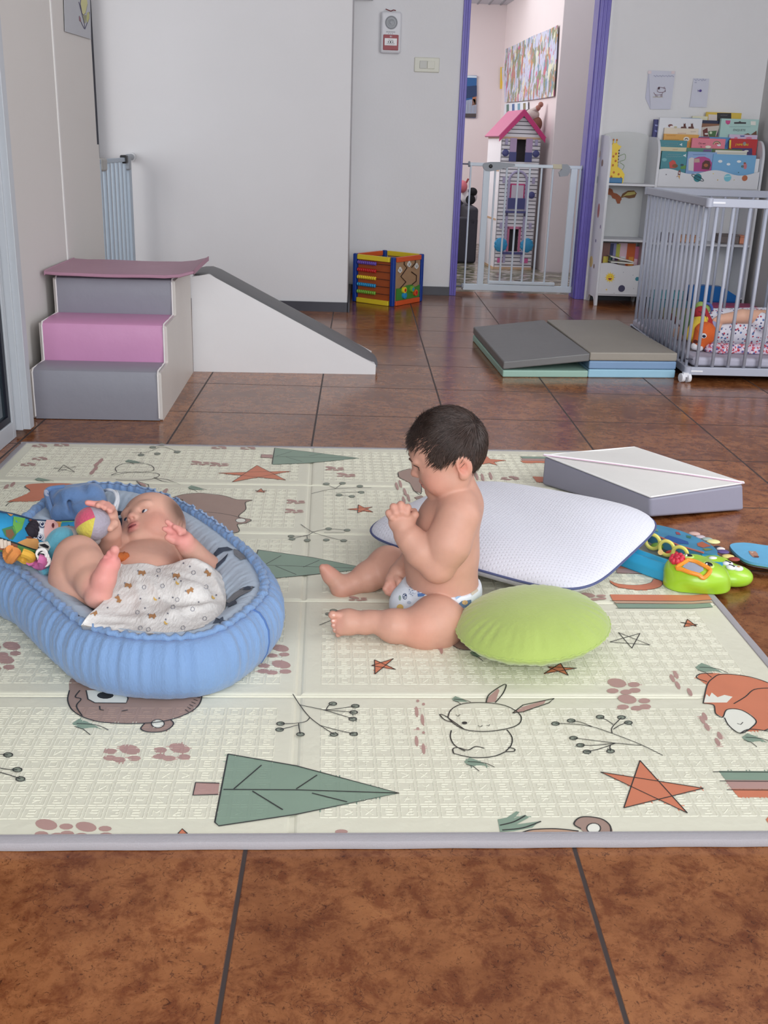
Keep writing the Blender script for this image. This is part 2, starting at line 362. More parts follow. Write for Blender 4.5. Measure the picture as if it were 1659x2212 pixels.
struct(MB().b2((1.578, 3.150, 0), (1.592, 3.172, 2.1), P((232, 232, 236), .5)).build('trim_3'))
# sliding glass door at the left
win = struct(MB().b2((-.985, -.372, .02), (-.905, -.335, 2.5), ALU).b2((-.985, -.36, .02), (-.885, -.318, 2.5), ALU).b2((-.975, -.385, .0), (-.945, -.370, 2.5), ALU).build('window_1', bevel=.002))
lf = MB(); lf.b2((-.96, -.402, .0), (-.925, -.376, 2.5), ALU); lf.b2((-.96, -2.6, .0), (-.925, -.402, .055), ALU); lf.b2((-.96, -2.6, .0), (-.925, -2.5, 2.5), ALU)
lf.build('window_frame', win, bevel=.002)
MB().b2((-.95, -.424, .055), (-.930, -.402, 2.5), P((18, 20, 34), .4)).b2((-.95, -2.5, .055), (-.930, -.424, .076), P((18, 20, 34), .4)).build('seal', win)
MB().b2((-.945, -2.5, .07), (-.938, -.418, 2.5), M('dark_glass', (44, 56, 64), .06, spec=.8)).build('glass', win)
struct(MB().b2((-.98, -.36, 0), (-.966, 1.13, .02), P((120, 122, 132), .4)).build('trim_4'))
struct(MB().b2((-1.7, 2.30, .0), (-1.262, 2.36, 2.5), P((22, 24, 44), .5)).build('door_2'))
# ---------------------------------------------------------------- the hall beyond the doorway
HF = bpy.data.materials.new('glossy_patterned_vinyl'); HF.use_nodes = True
nt = HF.node_tree; n = nt.nodes; wv = n.new('ShaderNodeTexNoise'); wv.inputs['Scale'].default_value = 5; wv.inputs['Detail'].default_value = 6; wv.inputs['Distortion'].default_value = 2.5
tc = n.new('ShaderNodeTexCoord'); mp = n.new('ShaderNodeMapping'); mp.inputs['Scale'].default_value = (1.2, 2.2, 1); mp.inputs['Rotation'].default_value = (0, 0, .5)
nt.links.new(tc.outputs['Object'], mp.inputs[0]); nt.links.new(mp.outputs[0], wv.inputs['Vector'])
r = n.new('ShaderNodeValToRGB'); r.color_ramp.elements[0].position = .35; r.color_ramp.elements[0].color = (*lin((46, 44, 48)), 1); r.color_ramp.elements[1].position = .62; r.color_ramp.elements[1].color = (*lin((176, 166, 168)), 1)
q = r.color_ramp.elements.new(.5); q.color = (*lin((110, 108, 78)), 1)
nt.links.new(wv.outputs[0], r.inputs[0]); nt.links.new(r.outputs[0], n['Principled BSDF'].inputs['Base Color']); n['Principled BSDF'].inputs['Roughness'].default_value = .25
struct(MB().b2((-.8, 3.36, -.1), (3.2, 7.0, .0), HF).build('floor_hall'))
struct(MB().b2((.2, 6.9, 0), (1.5, 7.0, 2.6), HALLW).build('wall_hall_back'))
struct(MB().prism([(1.56, 4.65, 0), (1.43, 6.9, 0), (1.60, 6.95, 0), (3.2, 4.95, 0), (3.2, 4.65, 0)], (0, 0, 2.6), HALLW).build('wall_hall_right', bevel=.006))
struct(MB().b2((-.8, 3.36, 0), (-.7, 7.0, 2.6), HALLW).build('wall_hall_left'))
struct(MB().b2((3.1, 3.36, 0), (3.2, 4.65, 2.6), HALLW).build('wall_hall_end'))
hc = MB().b2((-.8, 5.9, 2.12), (1.6, 7.0, 2.18), P((196, 198, 206), .5))
for k in range(14): hc.b2((.0+k*.105, 5.9, 2.113), (.012+k*.105, 6.9, 2.121), P((150, 152, 160), .5))
struct(hc.build('ceiling_hall'))
def rp(px, py, p0, nr):
    d = ray(px, py); p0, nr = V(p0), V(nr); return CP+d*((p0-CP).dot(nr)/d.dot(nr))
HB0 = V((1.556, 4.65, 0)); HBd = (V((1.426, 6.9, 0))-HB0).normalized(); HBn = V((-HBd.y, HBd.x, 0))
# ================================================================ things on the walls
GREYP = P((150, 152, 156), .5)
# fire alarm box
t = thing('fire_alarm', (.2935, 3.17, 1.40), 'white wall alarm box with round grey speaker and red call point', 'fire alarm')
MB().b2((.233, 3.128, 1.402), (.354, 3.171, 1.626), P((226, 227, 232), .4)).build('housing', t, bevel=.014, bseg=4)
MB().lathe((.2935, 3.128, 1.566), [(.036, -.002), (.036, .004), (.031, .006), (.029, .003), (.022, .003), (.021, .006), (.017, .006), (.016, .003), (.009, .004), (.008, .007)], P((160, 163, 168), .35), ax=(0, -1, 0), seg=36).build('speaker', t)
cp = MB().b2((.249, 3.120, 1.418), (.338, 3.130, 1.501), P((158, 52, 62), .4)).build('call_point', t, bevel=.003)
wp = MB().b2((.257, 3.116, 1.443), (.329, 3.122, 1.481), P((240, 240, 242), .4))
for dx in (-.013, 0, .013): wp.lathe((.292+dx, 3.116, 1.461), [(.0045 if dx == 0 else .0034, 0), (.0045 if dx == 0 else .0034, .001)], P((30, 30, 34), .5), ax=(0, -1, 0), seg=12)
for z, w2 in ((1.471, .03), (1.452, .045)): wp.b2((.293-w2/2, 3.1152, z-.0012), (.293+w2/2, 3.1162, z+.0012), P((120, 120, 126), .6))
wp.build('label_plate', cp)
MB().b2((.2865, 3.1186, 1.4865), (.2935, 3.1202, 1.4955), P((206, 178, 184), .5)).b2((.2935, 3.1186, 1.4865), (.3005, 3.1202, 1.4955), P((190, 150, 158), .5)).build('symbol', cp)
mk = MB()
for k in range(9): mk.b2((.265+k*.006, 3.1272, 1.513), (.2685+k*.006, 3.1282, 1.519), P((150, 152, 158), .6))
for k in range(3): mk.b2((.278+k*.011, 3.1272, 1.505), (.281+k*.011, 3.1282, 1.5095), P((140, 142, 150), .6))
mk.build('marking', t)
MB().tube(spline([(.258, 3.14, 1.638), (.275, 3.14, 1.632), (.29, 3.14, 1.628), (.303, 3.14, 1.634), (.318, 3.14, 1.631)], 4), .0028, P((116, 38, 44), .6), 6).build('tamper_seal', t)
# light switch
t = thing('light_switch', (.512, 3.17, 1.308), 'cream double light switch plate on white wall beside purple door frame', 'light switch')
CRM = P((222, 222, 208), .4)
MB().b2((.438, 3.160, 1.307), (.588, 3.171, 1.389), CRM).build('plate', t, bevel=.006, bseg=3)
for i, x in enumerate((.470, .516)): MB().b2((x, 3.155-.002*i, 1.327), (x+.043, 3.162, 1.370), P((202, 203, 196), .4) if i == 0 else CRM).build('rocker', t, bevel=.002)
# two drawings on paper
def sheet(name, pts, label, rgb, nn=8, curl=None):
    mb = MB(); pts = [V(p) for p in pts]; vs = []; fs = []
    for j in range(nn+1):
        for i in range(nn+1):
            u, v = i/nn, j/nn; q = (pts[0]*(1-u)+pts[1]*u)*(1-v)+(pts[3]*(1-u)+pts[2]*u)*v
            q.y -= .0015+.004*(math.sin(u*5+v*3)*.5+.5)*.5; vs.append(q)
    for j in range(nn):
        for i in range(nn): a = j*(nn+1)+i; fs.append((a, a+nn+1, a+nn+2, a+1))
    mb.add(vs, fs, M('paper_%s' % name, rgb, .8, var=.03, vscale=10)); return mb
YW = 3.165
INKB = P((112, 120, 170), .8); INKK = P((70, 50, 60), .8)
def strokes(mb, lines, r, mat, Y=None, f=None):
    for ln in lines: mb.tube([(f or (lambda a: aY(a[0], a[1], Y)))(q) for q in ln], r, mat, 5)
    return mb
c1 = [aY(a, b, YW) for a, b in ((1401, 152), (1459, 154), (1448, 236), (1394, 235))]
o = sheet('drawing', [c1[0], c1[1], c1[2], aY(1405, 236, YW)], '', (214, 216, 230)).add([c1[0], aY(1405, 236, YW), aY(1394, 212, YW)], [(0, 1, 2)], P((205, 207, 226), .8)).build('drawing')
tag(o, 'child drawing of a small white dog on pale blue paper taped above the bookcase', 'drawing')
dg = MB(); Z2 = lambda u, v: aY(1260+u/4.158, 120+v/4.16, YW-.006)
for ln in ([(632, 330), (645, 350), (670, 355), (705, 350), (720, 325)], [(645, 350), (655, 370)], [(660, 356), (665, 372)], [(700, 352), (695, 372)], [(710, 350), (705, 370)], [(665, 322), (668, 290), (690, 285), (712, 288), (738, 300), (735, 325), (715, 330), (680, 330), (665, 322)], [(720, 288), (730, 282), (735, 298)]):
    dg.tube([Z2(*q) for q in ln], .0011, P((120, 70, 84), .8), 5)
dg.ell(Z2(680, 293), (.005, .001, .008), INKK); dg.ell(Z2(735, 318), (.003, .001, .003), INKK)
dg.tube([Z2(625, 372), (Z2(712, 372))], .0012, P((190, 176, 130), .8), 5).build('dog_outline', o)
hw = MB(); dx = [(632+k*9, 180+(k % 3)*6-(k % 2)*5) for k in range(21)]; hw.tube([Z2(*q) for q in dx], .0007, INKB, 4); hw.build('handwriting', o)
for u, v in ((597, 150), (808, 152)): MB().box(Z2(u, v)+V((0, .003, 0)), (.02, .001, .016), P((228, 212, 216), .5)).build('tape', o)
c2 = [aY(a, b, YW) for a, b in ((1498, 169), (1532, 170), (1526, 232), (1489, 231))]
o = sheet('drawing', c2, '', (222, 222, 236)).build('drawing')
tag(o, 'narrow sheet with a tiny purple fish drawing, right of the dog drawing', 'drawing')
fm = MB().ell(Z2(1052, 316), (.0085, .001, .007), P((92, 76, 150), .8)); fm.prism([Z2(1036, 316), Z2(1028, 305), Z2(1030, 328)], (0, -.001, 0), P((92, 76, 150), .8)); fm.build('fish', o)
hw = MB(); hw.tube([Z2(995+k*9, 214+(k % 3)*8-(k % 2)*6) for k in range(13)], .0007, INKB, 4).tube([Z2(1000+k*6, 240+(k % 2)*6) for k in range(4)], .0007, INKB, 4); hw.build('handwriting', o)
# tulip drawing on the left wall
XL = -.976
tu = [aX(136, -60, XL), aX(192, -60, XL), aX(196, 85, XL), aX(140, 68, XL)]
o = MB().prism(tu, (.002, 0, 0), M('tulip_paper', (186, 188, 194), .7)).build('drawing'); tag(o, 'tulip drawing on grey paper at the top of the left wall', 'drawing')
T = lambda u, v: aX(u/4.608, v/4.608, XL+.003)
fl = MB()
def flat(mb, pts, d, mat): return mb.prism(pts, d, mat)
flat(fl, [T(805, -20), T(800, 40), T(815, 130), T(830, 150), T(850, 130), T(870, 40), T(860, -30)], (.0008, 0, 0), P((206, 204, 150), .7))
flat(fl, [T(820, 150), T(838, 232), T(850, 230), T(858, 150)], (.0008, 0, 0), P((150, 150, 120), .7))
flat(fl, [T(868, 125), T(885, 120), T(890, 180), T(870, 232), T(860, 200)], (.0008, 0, 0), P((190, 190, 130), .7))
flat(fl, [T(787, 160), T(800, 175), T(808, 222), T(790, 205)], (.0008, 0, 0), P((150, 110, 120), .7)); fl.build('petals', o)
ol = MB()
for ln in ([(805, -20), (800, 40), (815, 130), (830, 150), (850, 130), (870, 40)], [(785, 20), (800, 80), (838, 232), (845, 290)], [(890, 120), (885, 190), (860, 250), (845, 290)], [(790, 160), (808, 222), (838, 285)]):
    ol.tube([T(*q) for q in ln], .0014, P((82, 78, 104), .7), 5)
ol.build('outline', o)
# ================================================================ printed folding play mat
ZM = .0130; TH = .03
def mat_xy(u, v): return (u-TH*v+.0-TH*1.41*0, v+TH*u)
def on_mat(u, v, z): x, y = mat_xy(u-.010, v); return V((x, y, z))
CREAM = M('mat_cream', (227, 225, 205), .42, var=.03, vscale=6, bump=.12, bscale=45)
MATP = {'green': M('mat_green', (138, 160, 142), .45, var=.05), 'coral': M('mat_coral', (214, 130, 98), .45, var=.06), 'pink': M('mat_pink', (186, 150, 142), .45, var=.05),
        'tan': M('mat_tan', (166, 140, 128), .45, var=.05), 'white': M('mat_white', (236, 236, 224), .45), 'black': M('mat_line', (52, 52, 52), .5), 'bud': M('mat_bud', (138, 146, 132), .5), 'sand': M('mat_sand', (196, 162, 138), .5)}
mat_thing = thing('play_mat', (.02, -1.41, 0), 'large cream folding play mat printed with forest animals, trees and stars', 'play mat')
base = MB(); UW = .868; VS = [-2.368, -1.986, -1.594, -1.206, -.830, -.459]
def slab(mb, u0, u1, v0, v1, z0, z1, mat, e):
    lo = [on_mat(u, v, z0) for u, v in ((u0, v0), (u1, v0), (u1, v1), (u0, v1))]; rings = [lo]
    for k in range(4):
        a = math.pi/2*k/3; q = e*(1-math.cos(a)); z = z0+(z1-z0)*math.sin(a) if k else z0+(z1-z0)*.2
        rings.append([on_mat(u, v, z) for u, v in ((u0+q, v0+q), (u1-q, v0+q), (u1-q, v1-q), (u0+q, v1-q))])
    vs = [p for r in rings for p in r]; fs = [(4*i+k, 4*i+(k+1) % 4, 4*i+4+(k+1) % 4, 4*i+4+k) for i in range(len(rings)-1) for k in range(4)]
    n = len(vs); fs.append((n-4, n-3, n-2, n-1)); mb.add(vs, fs, mat)
slab(base, -UW, UW, VS[0], VS[-1], 0, .0105, CREAM, .002)
for i in range(5):
    for u0, u1 in ((-UW, -.003), (.003, UW)): slab(base, u0, u1, VS[i]+(.004 if i else 0), VS[i+1]-(.004 if i < 4 else 0), .0095, ZM, CREAM, .008)
    if i:
        for dv in (-.0065, .0065)[:1]:
            base.tube([on_mat(-UW, VS[i]+.0, .0102), on_mat(UW, VS[i]+.0, .0102)], .0022, CREAM, 8)
FILL = []
def inside(x, y, poly):
    c = False; j = len(poly)-1
    for i in range(len(poly)):
        a, b = poly[i], poly[j]
        if (a[1] > y) != (b[1] > y) and x < (b[0]-a[0])*(y-a[1])/(b[1]-a[1])+a[0]: c = not c
        j = i
    return c
OFF = (0, 0); SCL = 2.0
def at(u, v, z): return G(OFF[0]+u/SCL, OFF[1]+v/SCL, z)
LAY = [0]
def fill(col, pts, smooth=False):
    LAY[0] += 1; z = ZM+.00025+.000004*LAY[0]
    p = [at(u, v, z) for u, v in pts]
    if smooth: p = spline(p, 4, True)
    from mathutils.geometry import tessellate_polygon
    tri = tessellate_polygon([p]); fs = []
    for t in tri:
        a, b, c = [p[k] for k in t]; fs.append(tuple(t) if (b-a).cross(c-a).z > 0 else tuple(t)[::-1])
    base.add(p, fs, MATP[col]); FILL.append((col, [(q.x, q.y) for q in p]))
def line(pts, wd=.0021, col='black', smooth=False):
    p = [at(u, v, ZM+.0012) for u, v in pts]
    if smooth: p = spline(p, 5)
    vs = []
    for i in range(len(p)):
        t = (p[min(i+1, len(p)-1)]-p[max(i-1, 0)]); t.z = 0; t.normalize(); nn = V((-t.y, t.x, 0))*wd/2; vs += [p[i]-nn, p[i]+nn]
    base.add(vs, [(2*i, 2*i+2, 2*i+3, 2*i+1) for i in range(len(p)-1)], MATP[col])
def oval(col, u, v, a, b, n=14, rot=0, out=False):
    pts = [(u+a*math.cos(2*math.pi*i/n)*math.cos(rot)-b*math.sin(2*math.pi*i/n)*math.sin(rot), v+a*math.cos(2*math.pi*i/n)*math.sin(rot)+b*math.sin(2*math.pi*i/n)*math.cos(rot)) for i in range(n)]
    if col: fill(col, pts)
    if out: line(pts+pts[:1], .0016)
def paw(u, v, s=1, vs=1, flip=1):
    oval('pink', u, v, 46*s, 21*s*vs, rot=.15)
    for du, dv in ((-82, 8), (-86, 36), (-45, 44), (20, 38)): oval('pink', u+du*s*flip, v+dv*s*vs, 29*s, 12*s*vs, 10)
def star(pts, col='coral', out=True):
    c = (sum(p[0] for p in pts)/5, sum(p[1] for p in pts)/5); q = sorted(pts, key=lambda p: math.atan2(p[1]-c[1], p[0]-c[0]))
    def X(a, b, c, d):
        den = (a[0]-b[0])*(c[1]-d[1])-(a[1]-b[1])*(c[0]-d[0]); k1 = a[0]*b[1]-a[1]*b[0]; k2 = c[0]*d[1]-c[1]*d[0]
        return ((k1*(c[0]-d[0])-(a[0]-b[0])*k2)/den, (k1*(c[1]-d[1])-(a[1]-b[1])*k2)/den)
    o = []
    for i in range(5): o += [q[i], X(q[i], q[(i+2) % 5], q[i-1], q[(i+1) % 5])]
    if col: fill(col, o)
    if out:
        for i in range(5): line([q[i], q[(i+2) % 5]], .0017)
def grass(u, v, s=1, vs=1):
    for k in range(6):
        a = k*13*s; fill('green', [(u+a*.5, v+a*.35*vs), (u+a+30*s, v-(12-k*5)*s*vs-8*vs), (u+a+74*s, v-(6-k*7)*s*vs), (u+a+34*s, v+8*s*vs-(6-k*3)*vs), (u+a*.5+8*s, v+(10+k*3)*s*vs)])
    line([(u+20*s, v), (u+70*s, v+2*vs), (u+120*s, v+10*s*vs), (u+165*s, v+30*s*vs)], .0014, smooth=True); line([(u+10*s, v+14*s*vs), (u+50*s, v+26*s*vs), (u+82*s, v+52*s*vs)], .0014)
def twig(lines, buds, r=(17, 8)):
    for l in lines: line(l, .0016, smooth=True)
    for u, v in buds: oval('bud', u, v, r[0], r[1], 10, out=True)
# --- front left of the mat
OFF = (0, 1360)
fill('tan', [(292, 300), (303, 335), (325, 358), (365, 380), (430, 398), (520, 405), (600, 405), (690, 398), (760, 382), (820, 357), (855, 330), (870, 300), (874, 260), (860, 190), (600, 170), (330, 200), (298, 262)], True)
line([(300, 262), (292, 300), (303, 335), (325, 358), (365, 380), (430, 398), (520, 405), (600, 405), (690, 398), (760, 382), (820, 357), (855, 330), (870, 300), (874, 260)], smooth=True)
fill('tan', [(608, 430), (625, 405), (652, 394), (700, 386), (740, 390), (750, 405), (735, 425), (700, 440), (640, 442)], True); oval('white', 682, 406, 28, 18)
line([(625, 405), (608, 428), (640, 442), (700, 440), (735, 425), (750, 405), (738, 390)], smooth=True); oval(None, 682, 406, 28, 18, out=True)
fill('tan', [(850, 285), (880, 248), (925, 228), (948, 240), (946, 258), (910, 275), (875, 288)], True); oval('white', 866, 254, 30, 12); line([(890, 244), (925, 228), (948, 242), (942, 262), (900, 278), (866, 288)], smooth=True)
fill('white', [(372, 262), (380, 300), (410, 316), (545, 317), (553, 298), (540, 262)]); line([(372, 262), (380, 300), (410, 316), (545, 317), (553, 298), (540, 262)]); oval('black', 455, 284, 36, 15)
line([(345, 262), (325, 290), (350, 300), (330, 330), (355, 372)], smooth=True); line([(430, 330), (432, 345), (448, 348)]); line([(525, 352), (552, 347)])
for k in range(6): line([(815+k*10, 355-k*12), (800+k*9, 345-k*11)], .0014)
grass(312, 405, .95); 
for u, v in ((560, 518), (775, 512)): paw(u, v)
paw(200, 842, 1.05, 1.05, -1); paw(372, 852, 1.0, 1, -1)
paw(1212, 80, .8, .9); paw(1215, 150, .9, .9); paw(50, 70, .85); paw(20, 128, .9)
twig([[(-40, 590), (30, 603), (75, 605)], [(-40, 605), (30, 625), (88, 644)], [(-40, 545), (0, 540), (35, 541)]], [(35, 541), (75, 605), (88, 645)], (20, 10))
fill('pink', [(833, 715), (845, 660), (948, 663), (942, 712)]); line([(948, 663), (845, 660), (833, 715), (942, 712)])
TREE = [(985, 537), (1280, 588), (1724, 706), (1280, 798), (945, 848), (928, 832)]
fill('green', TREE); line(TREE+TREE[:1], .0022)
for l in ([(965, 690), (1280, 692), (1724, 706)], [(1010, 688), (1130, 585)], [(1090, 697), (1222, 778)], [(1280, 688), (1370, 628)], [(1348, 706), (1500, 744)]): line(l)
fill('coral', [(768, 881), (787, 860), (810, 881)]); line([(768, 881), (787, 860), (810, 881)], .0016); oval('pink', 1475, 873, 28, 10)
twig([[(1265, 278), (1295, 325), (1340, 380), (1400, 425), (1445, 453)], [(1295, 325), (1400, 347), (1460, 365), (1525, 385)], [(1410, 344), (1420, 328), (1438, 320)], [(1400, 347), (1470, 340), (1535, 330)], [(1400, 347), (1470, 352), (1528, 357)], [(1380, 413), (1450, 432), (1528, 450)], [(1338, 380), (1320, 397), (1270, 405), (1212, 406)], [(1292, 411), (1240, 424), (1208, 432)], [(1290, 402), (1292, 425), (1297, 450)]],
     [(1438, 320), (1535, 330), (1528, 357), (1524, 386), (1443, 453), (1528, 451), (1212, 406), (1208, 432), (1298, 452)])
# --- front right
OFF = (830, 1260)
line([(275, 578), (290, 545), (340, 520), (430, 515), (520, 527), (580, 560), (592, 590), (570, 615), (510, 632), (430, 640), (350, 632), (300, 605), (275, 578)], smooth=True)
fill('pink', [(442, 515), (452, 490), (490, 455), (498, 462), (480, 512)]); line([(440, 515), (455, 478), (523, 435), (515, 472), (480, 515)], smooth=True)
fill('pink', [(556, 560), (595, 535), (700, 503), (690, 520), (600, 553)]); line([(555, 560), (600, 525), (735, 497), (712, 516), (600, 555), (555, 560)])
line([(295, 600), (262, 590), (240, 567), (262, 572), (300, 598), (345, 630)], smooth=True); line([(290, 635), (286, 665), (305, 700), (350, 725)], smooth=True); line([(530, 632), (552, 665), (548, 700), (525, 725)], smooth=True)
line([(300, 735), (297, 715), (320, 710), (362, 720), (395, 705), (432, 712)], smooth=True); line([(300, 735), (380, 752), (470, 748), (525, 727)], smooth=True); line([(525, 727), (560, 725), (562, 715), (535, 708)], smooth=True)
line([(310, 568), (318, 574), (328, 567)], .0014); line([(405, 614), (415, 620), (425, 614)], .0014); line([(443, 612), (452, 616), (455, 610)], .0014); oval('black', 347, 603, 12, 6)
grass(292, 500, .5, .9); grass(345, 770, .8)
for u, v in ((140, 555), (165, 588), (140, 682), (170, 715)): oval('pink', u, v, 8, 24, 10, rot=-.1)
for u, v in ((170, 522), (145, 508), (145, 628), (170, 645)): oval('pink', u, v, 7, 6, 8)
twig([[(1203, 743), (1110, 697), (990, 650), (900, 620), (820, 608), (740, 605)], [(900, 620), (850, 600), (808, 593)], [(985, 648), (985, 622), (1025, 580)], [(990, 610), (960, 590), (933, 578)], [(990, 630), (1020, 612), (1055, 601)], [(1110, 700), (1000, 690), (900, 678), (818, 668)], [(1000, 690), (930, 715), (870, 728)], [(1000, 690), (900, 700), (848, 698)], [(978, 698), (975, 710), (978, 725)]],
     [(740, 606), (808, 593), (933, 577), (1025, 579), (1055, 602), (818, 668), (848, 699), (876, 728), (978, 725)])
star([(1105, 765), (1310, 992), (935, 815), (1380, 885), (1035, 970)])
for k, (c, a, b) in enumerate((('green', 810, 850), ('pink', 850, 888), ('coral', 888, 924))):
    fill(c, [(1425+k*28+20, a), (1800, a+3), (1800, b), (1425+k*28+50, b)]); line([(1420+k*30, a+4), (1800, a+6)], .0016)
fill('green', [(490, 1020), (530, 1012), (570, 985), (585, 988), (560, 1015), (610, 1000), (625, 1012), (570, 1042), (670, 1028), (640, 1055), (560, 1070), (500, 1074)]); line([(500, 1045), (560, 1030), (610, 1003)], smooth=True); line([(510, 1066), (600, 1056), (678, 1028)], smooth=True)
fill('sand', [(592, 1078), (640, 1064), (740, 1060), (830, 1068), (850, 1078)]); line([(592, 1078), (640, 1064), (740, 1060), (840, 1070)], smooth=True)
fill('tan', [(820, 1040), (840, 1014), (880, 1008), (940, 1018), (975, 1045), (980, 1078), (880, 1078), (845, 1060)], True); oval('white', 905, 1058, 30, 22); line([(850, 1060), (820, 1040), (840, 1014), (880, 1008), (940, 1018), (975, 1045), (980, 1078)], smooth=True); oval(None, 905, 1058, 30, 22, out=True)
FOX = [(1378, 518), (1395, 440), (1350, 408), (1365, 391), (1420, 387), (1560, 400), (1640, 422), (1700, 452), (1742, 500), (1738, 560), (1700, 610), (1640, 635), (1560, 640), (1540, 648), (1600, 615), (1605, 590), (1580, 565), (1540, 548), (1482, 545), (1462, 578), (1432, 562), (1423, 525)]
fill('coral', FOX); fill('white', [(1482, 545), (1540, 548), (1580, 565), (1605, 590), (1600, 612), (1540, 645), (1480, 605), (1466, 578)], True); fill('white', [(1380, 515), (1392, 478), (1405, 490), (1415, 472), (1440, 492), (1470, 482), (1505, 490), (1480, 515)])
line([(1378, 518), (1395, 440), (1420, 410), (1460, 392), (1560, 400), (1640, 422), (1700, 452), (1742, 500), (1738, 560), (1700, 610), (1640, 637)], smooth=True); line([(1420, 388), (1365, 391), (1350, 408), (1395, 425)], smooth=True); line([(1672, 452), (1600, 458), (1560, 490), (1510, 520)], smooth=True); line([(1378, 518), (1423, 525), (1432, 562), (1462, 578), (1482, 545), (1545, 548), (1605, 590), (1590, 620), (1538, 648), (1490, 615), (1470, 580)], smooth=True); line([(1538, 648), (1580, 630), (1672, 640)], smooth=True); line([(1525, 605), (1540, 610), (1550, 600)], .0014)
grass(1345, 362, .85); grass(1545, 665, .8); fill('coral', [(1648, 1020), (1662, 1005), (1662, 1040)])
star([(1310, 155), (1350, 185), (1280, 168), (1355, 178), (1295, 188)]); star([(1012, 212), (1105, 216), (1070, 280), (975, 253), (1148, 266)], None)
star([(762, 345), (832, 366), (690, 390), (795, 397), (705, 360)]); star([(-42, 330), (40, 325), (50, 372), (-40, 392), (-55, 355)])
paw(1005, 430, .9, 1, -1); paw(1050, 500, .9, 1, -1)
for u, v in ((1245, 410), (1268, 440), (1260, 395), (1375, 590), (1395, 620), (1385, 575), (1320, 470), (1450, 658), (1440, 685)): oval('pink', u, v, 9, 20, 8, rot=-.5)
oval('tan', 360, 258, 66, 30, out=True); grass(370, 300, .7)
for u, v in ((235, 265), (245, 285)): oval('pink', u, v, 8, 22, 8, rot=-.2)
# --- back left
OFF = (0, 930)
for u, v in ((185, 62), (280, 58), (185, 118), (135, 143), (960, 70), (1085, 72)): paw(u, v, .42, .42)
for u, v in ((850, 136), (930, 142), (1430, 160), (1480, 188), (1262, 303), (1255, 343)): paw(u, v, .5, .45, -1)
star([(275, 148), (322, 178), (232, 162), (328, 156), (250, 176)], None)
TREE = [(1187, 75), (1335, 92), (1552, 119), (1335, 140), (1180, 147), (1176, 142)]; fill('green', TREE); line(TREE+TREE[:1]); fill('pink', [(1127, 116), (1129, 103), (1178, 105), (1177, 118)]); line([(1178, 105), (1129, 103), (1127, 116), (1177, 118)], .0016)
for l in ([(1180, 112), (1540, 119)], [(1195, 110), (1260, 90)], [(1235, 114), (1305, 134)], [(1335, 110), (1390, 101)]): line(l, .0016)
TREE = [(1115, 515), (1350, 548), (1592, 596), (1350, 622), (1145, 642), (1098, 575)]; fill('green', TREE); line(TREE+TREE[:1]); 
for l in ([(1105, 580), (1590, 596)], [(1140, 582), (1215, 540)], [(1190, 585), (1280, 622)], [(1310, 590), (1380, 560)]): line(l, .0018)
star([(1110, 150), (945, 183), (1258, 175), (1003, 222), (1235, 214)]); star([(1128, 250), (1102, 259), (1154, 260), (1108, 266), (1142, 268)]); star([(1548, 320), (1500, 339), (1608, 330), (1545, 356), (1612, 352)])
fill('coral', [(1175, 692), (1218, 694), (1185, 706)])
BR = [(745, 290), (790, 276), (860, 270), (960, 280), (1020, 297), (1090, 300), (1060, 310), (1062, 340), (1030, 372), (1085, 385), (1060, 400), (1025, 405), (1030, 438), (940, 450), (860, 430), (745, 340), (740, 318), (790, 300)]
fill('tan', BR); line(BR+BR[:1], smooth=True); line([(830, 358), (900, 352), (1000, 366), (1040, 380)], smooth=True); oval('white', 1040, 388, 22, 9, out=True); grass(812, 246, .5, .7); grass(540, 132, .5, .5)
line([(505, 178), (500, 160), (540, 142), (620, 142), (660, 155), (655, 175), (560, 180), (505, 190), (480, 192)], smooth=True); line([(480, 192), (520, 180), (600, 180), (670, 183), (688, 195), (640, 212), (540, 214), (500, 212)], smooth=True); line([(665, 203), (720, 210), (780, 233), (700, 218), (665, 203)]); line([(590, 218), (640, 232), (645, 248), (610, 240), (590, 218)]); fill('pink', [(596, 220), (628, 232), (632, 242), (606, 234)])
for u, v in ((435, 130), (418, 145), (412, 165), (398, 180), (55, 232), (28, 242), (715, 260), (700, 285)): oval('pink', u, v, 14, 7, 8, rot=-.7)
fill('coral', [(40, 305), (130, 265), (110, 236), (190, 228), (320, 232), (300, 262), (190, 300), (60, 306)], True); line([(30, 308), (130, 266), (108, 240), (190, 228), (320, 233)], smooth=True); line([(25, 325), (60, 306), (190, 300)], smooth=True); grass(150, 210, .5, .5)
for L_, B_ in (([[(570, 96), (640, 92), (700, 70), (770, 92)], [(605, 108), (610, 92)], [(650, 74), (700, 62)]], [(610, 105), (660, 72), (700, 60), (680, 100), (765, 92)]),
               ([[(1345, 272), (1420, 255), (1500, 248), (1605, 246)], [(1450, 250), (1410, 232)], [(1450, 250), (1480, 228)], [(1450, 270), (1560, 265)], [(1455, 278), (1520, 284)]], [(1410, 230), (1480, 227), (1555, 240), (1560, 266), (1520, 284), (1465, 278)]),
               ([[(1300, 405), (1350, 438), (1420, 460), (1480, 475)], [(1350, 438), (1420, 425), (1500, 430)], [(1350, 440), (1320, 455), (1255, 458)], [(1326, 455), (1328, 472)], [(1340, 448), (1260, 468)], [(1400, 440), (1490, 440)]], [(1420, 424), (1500, 430), (1485, 475), (1410, 472), (1328, 473), (1262, 468), (1258, 456)])):
    twig(L_, B_, (13, 5))
twig([[(1500, 775), (1440, 778)], [(1380, 840), (1480, 800)], [(1560, 800), (1600, 830)]], [(1440, 777), (1420, 792)], (14, 6))
paw(1530, 722, .5, .5, -1)
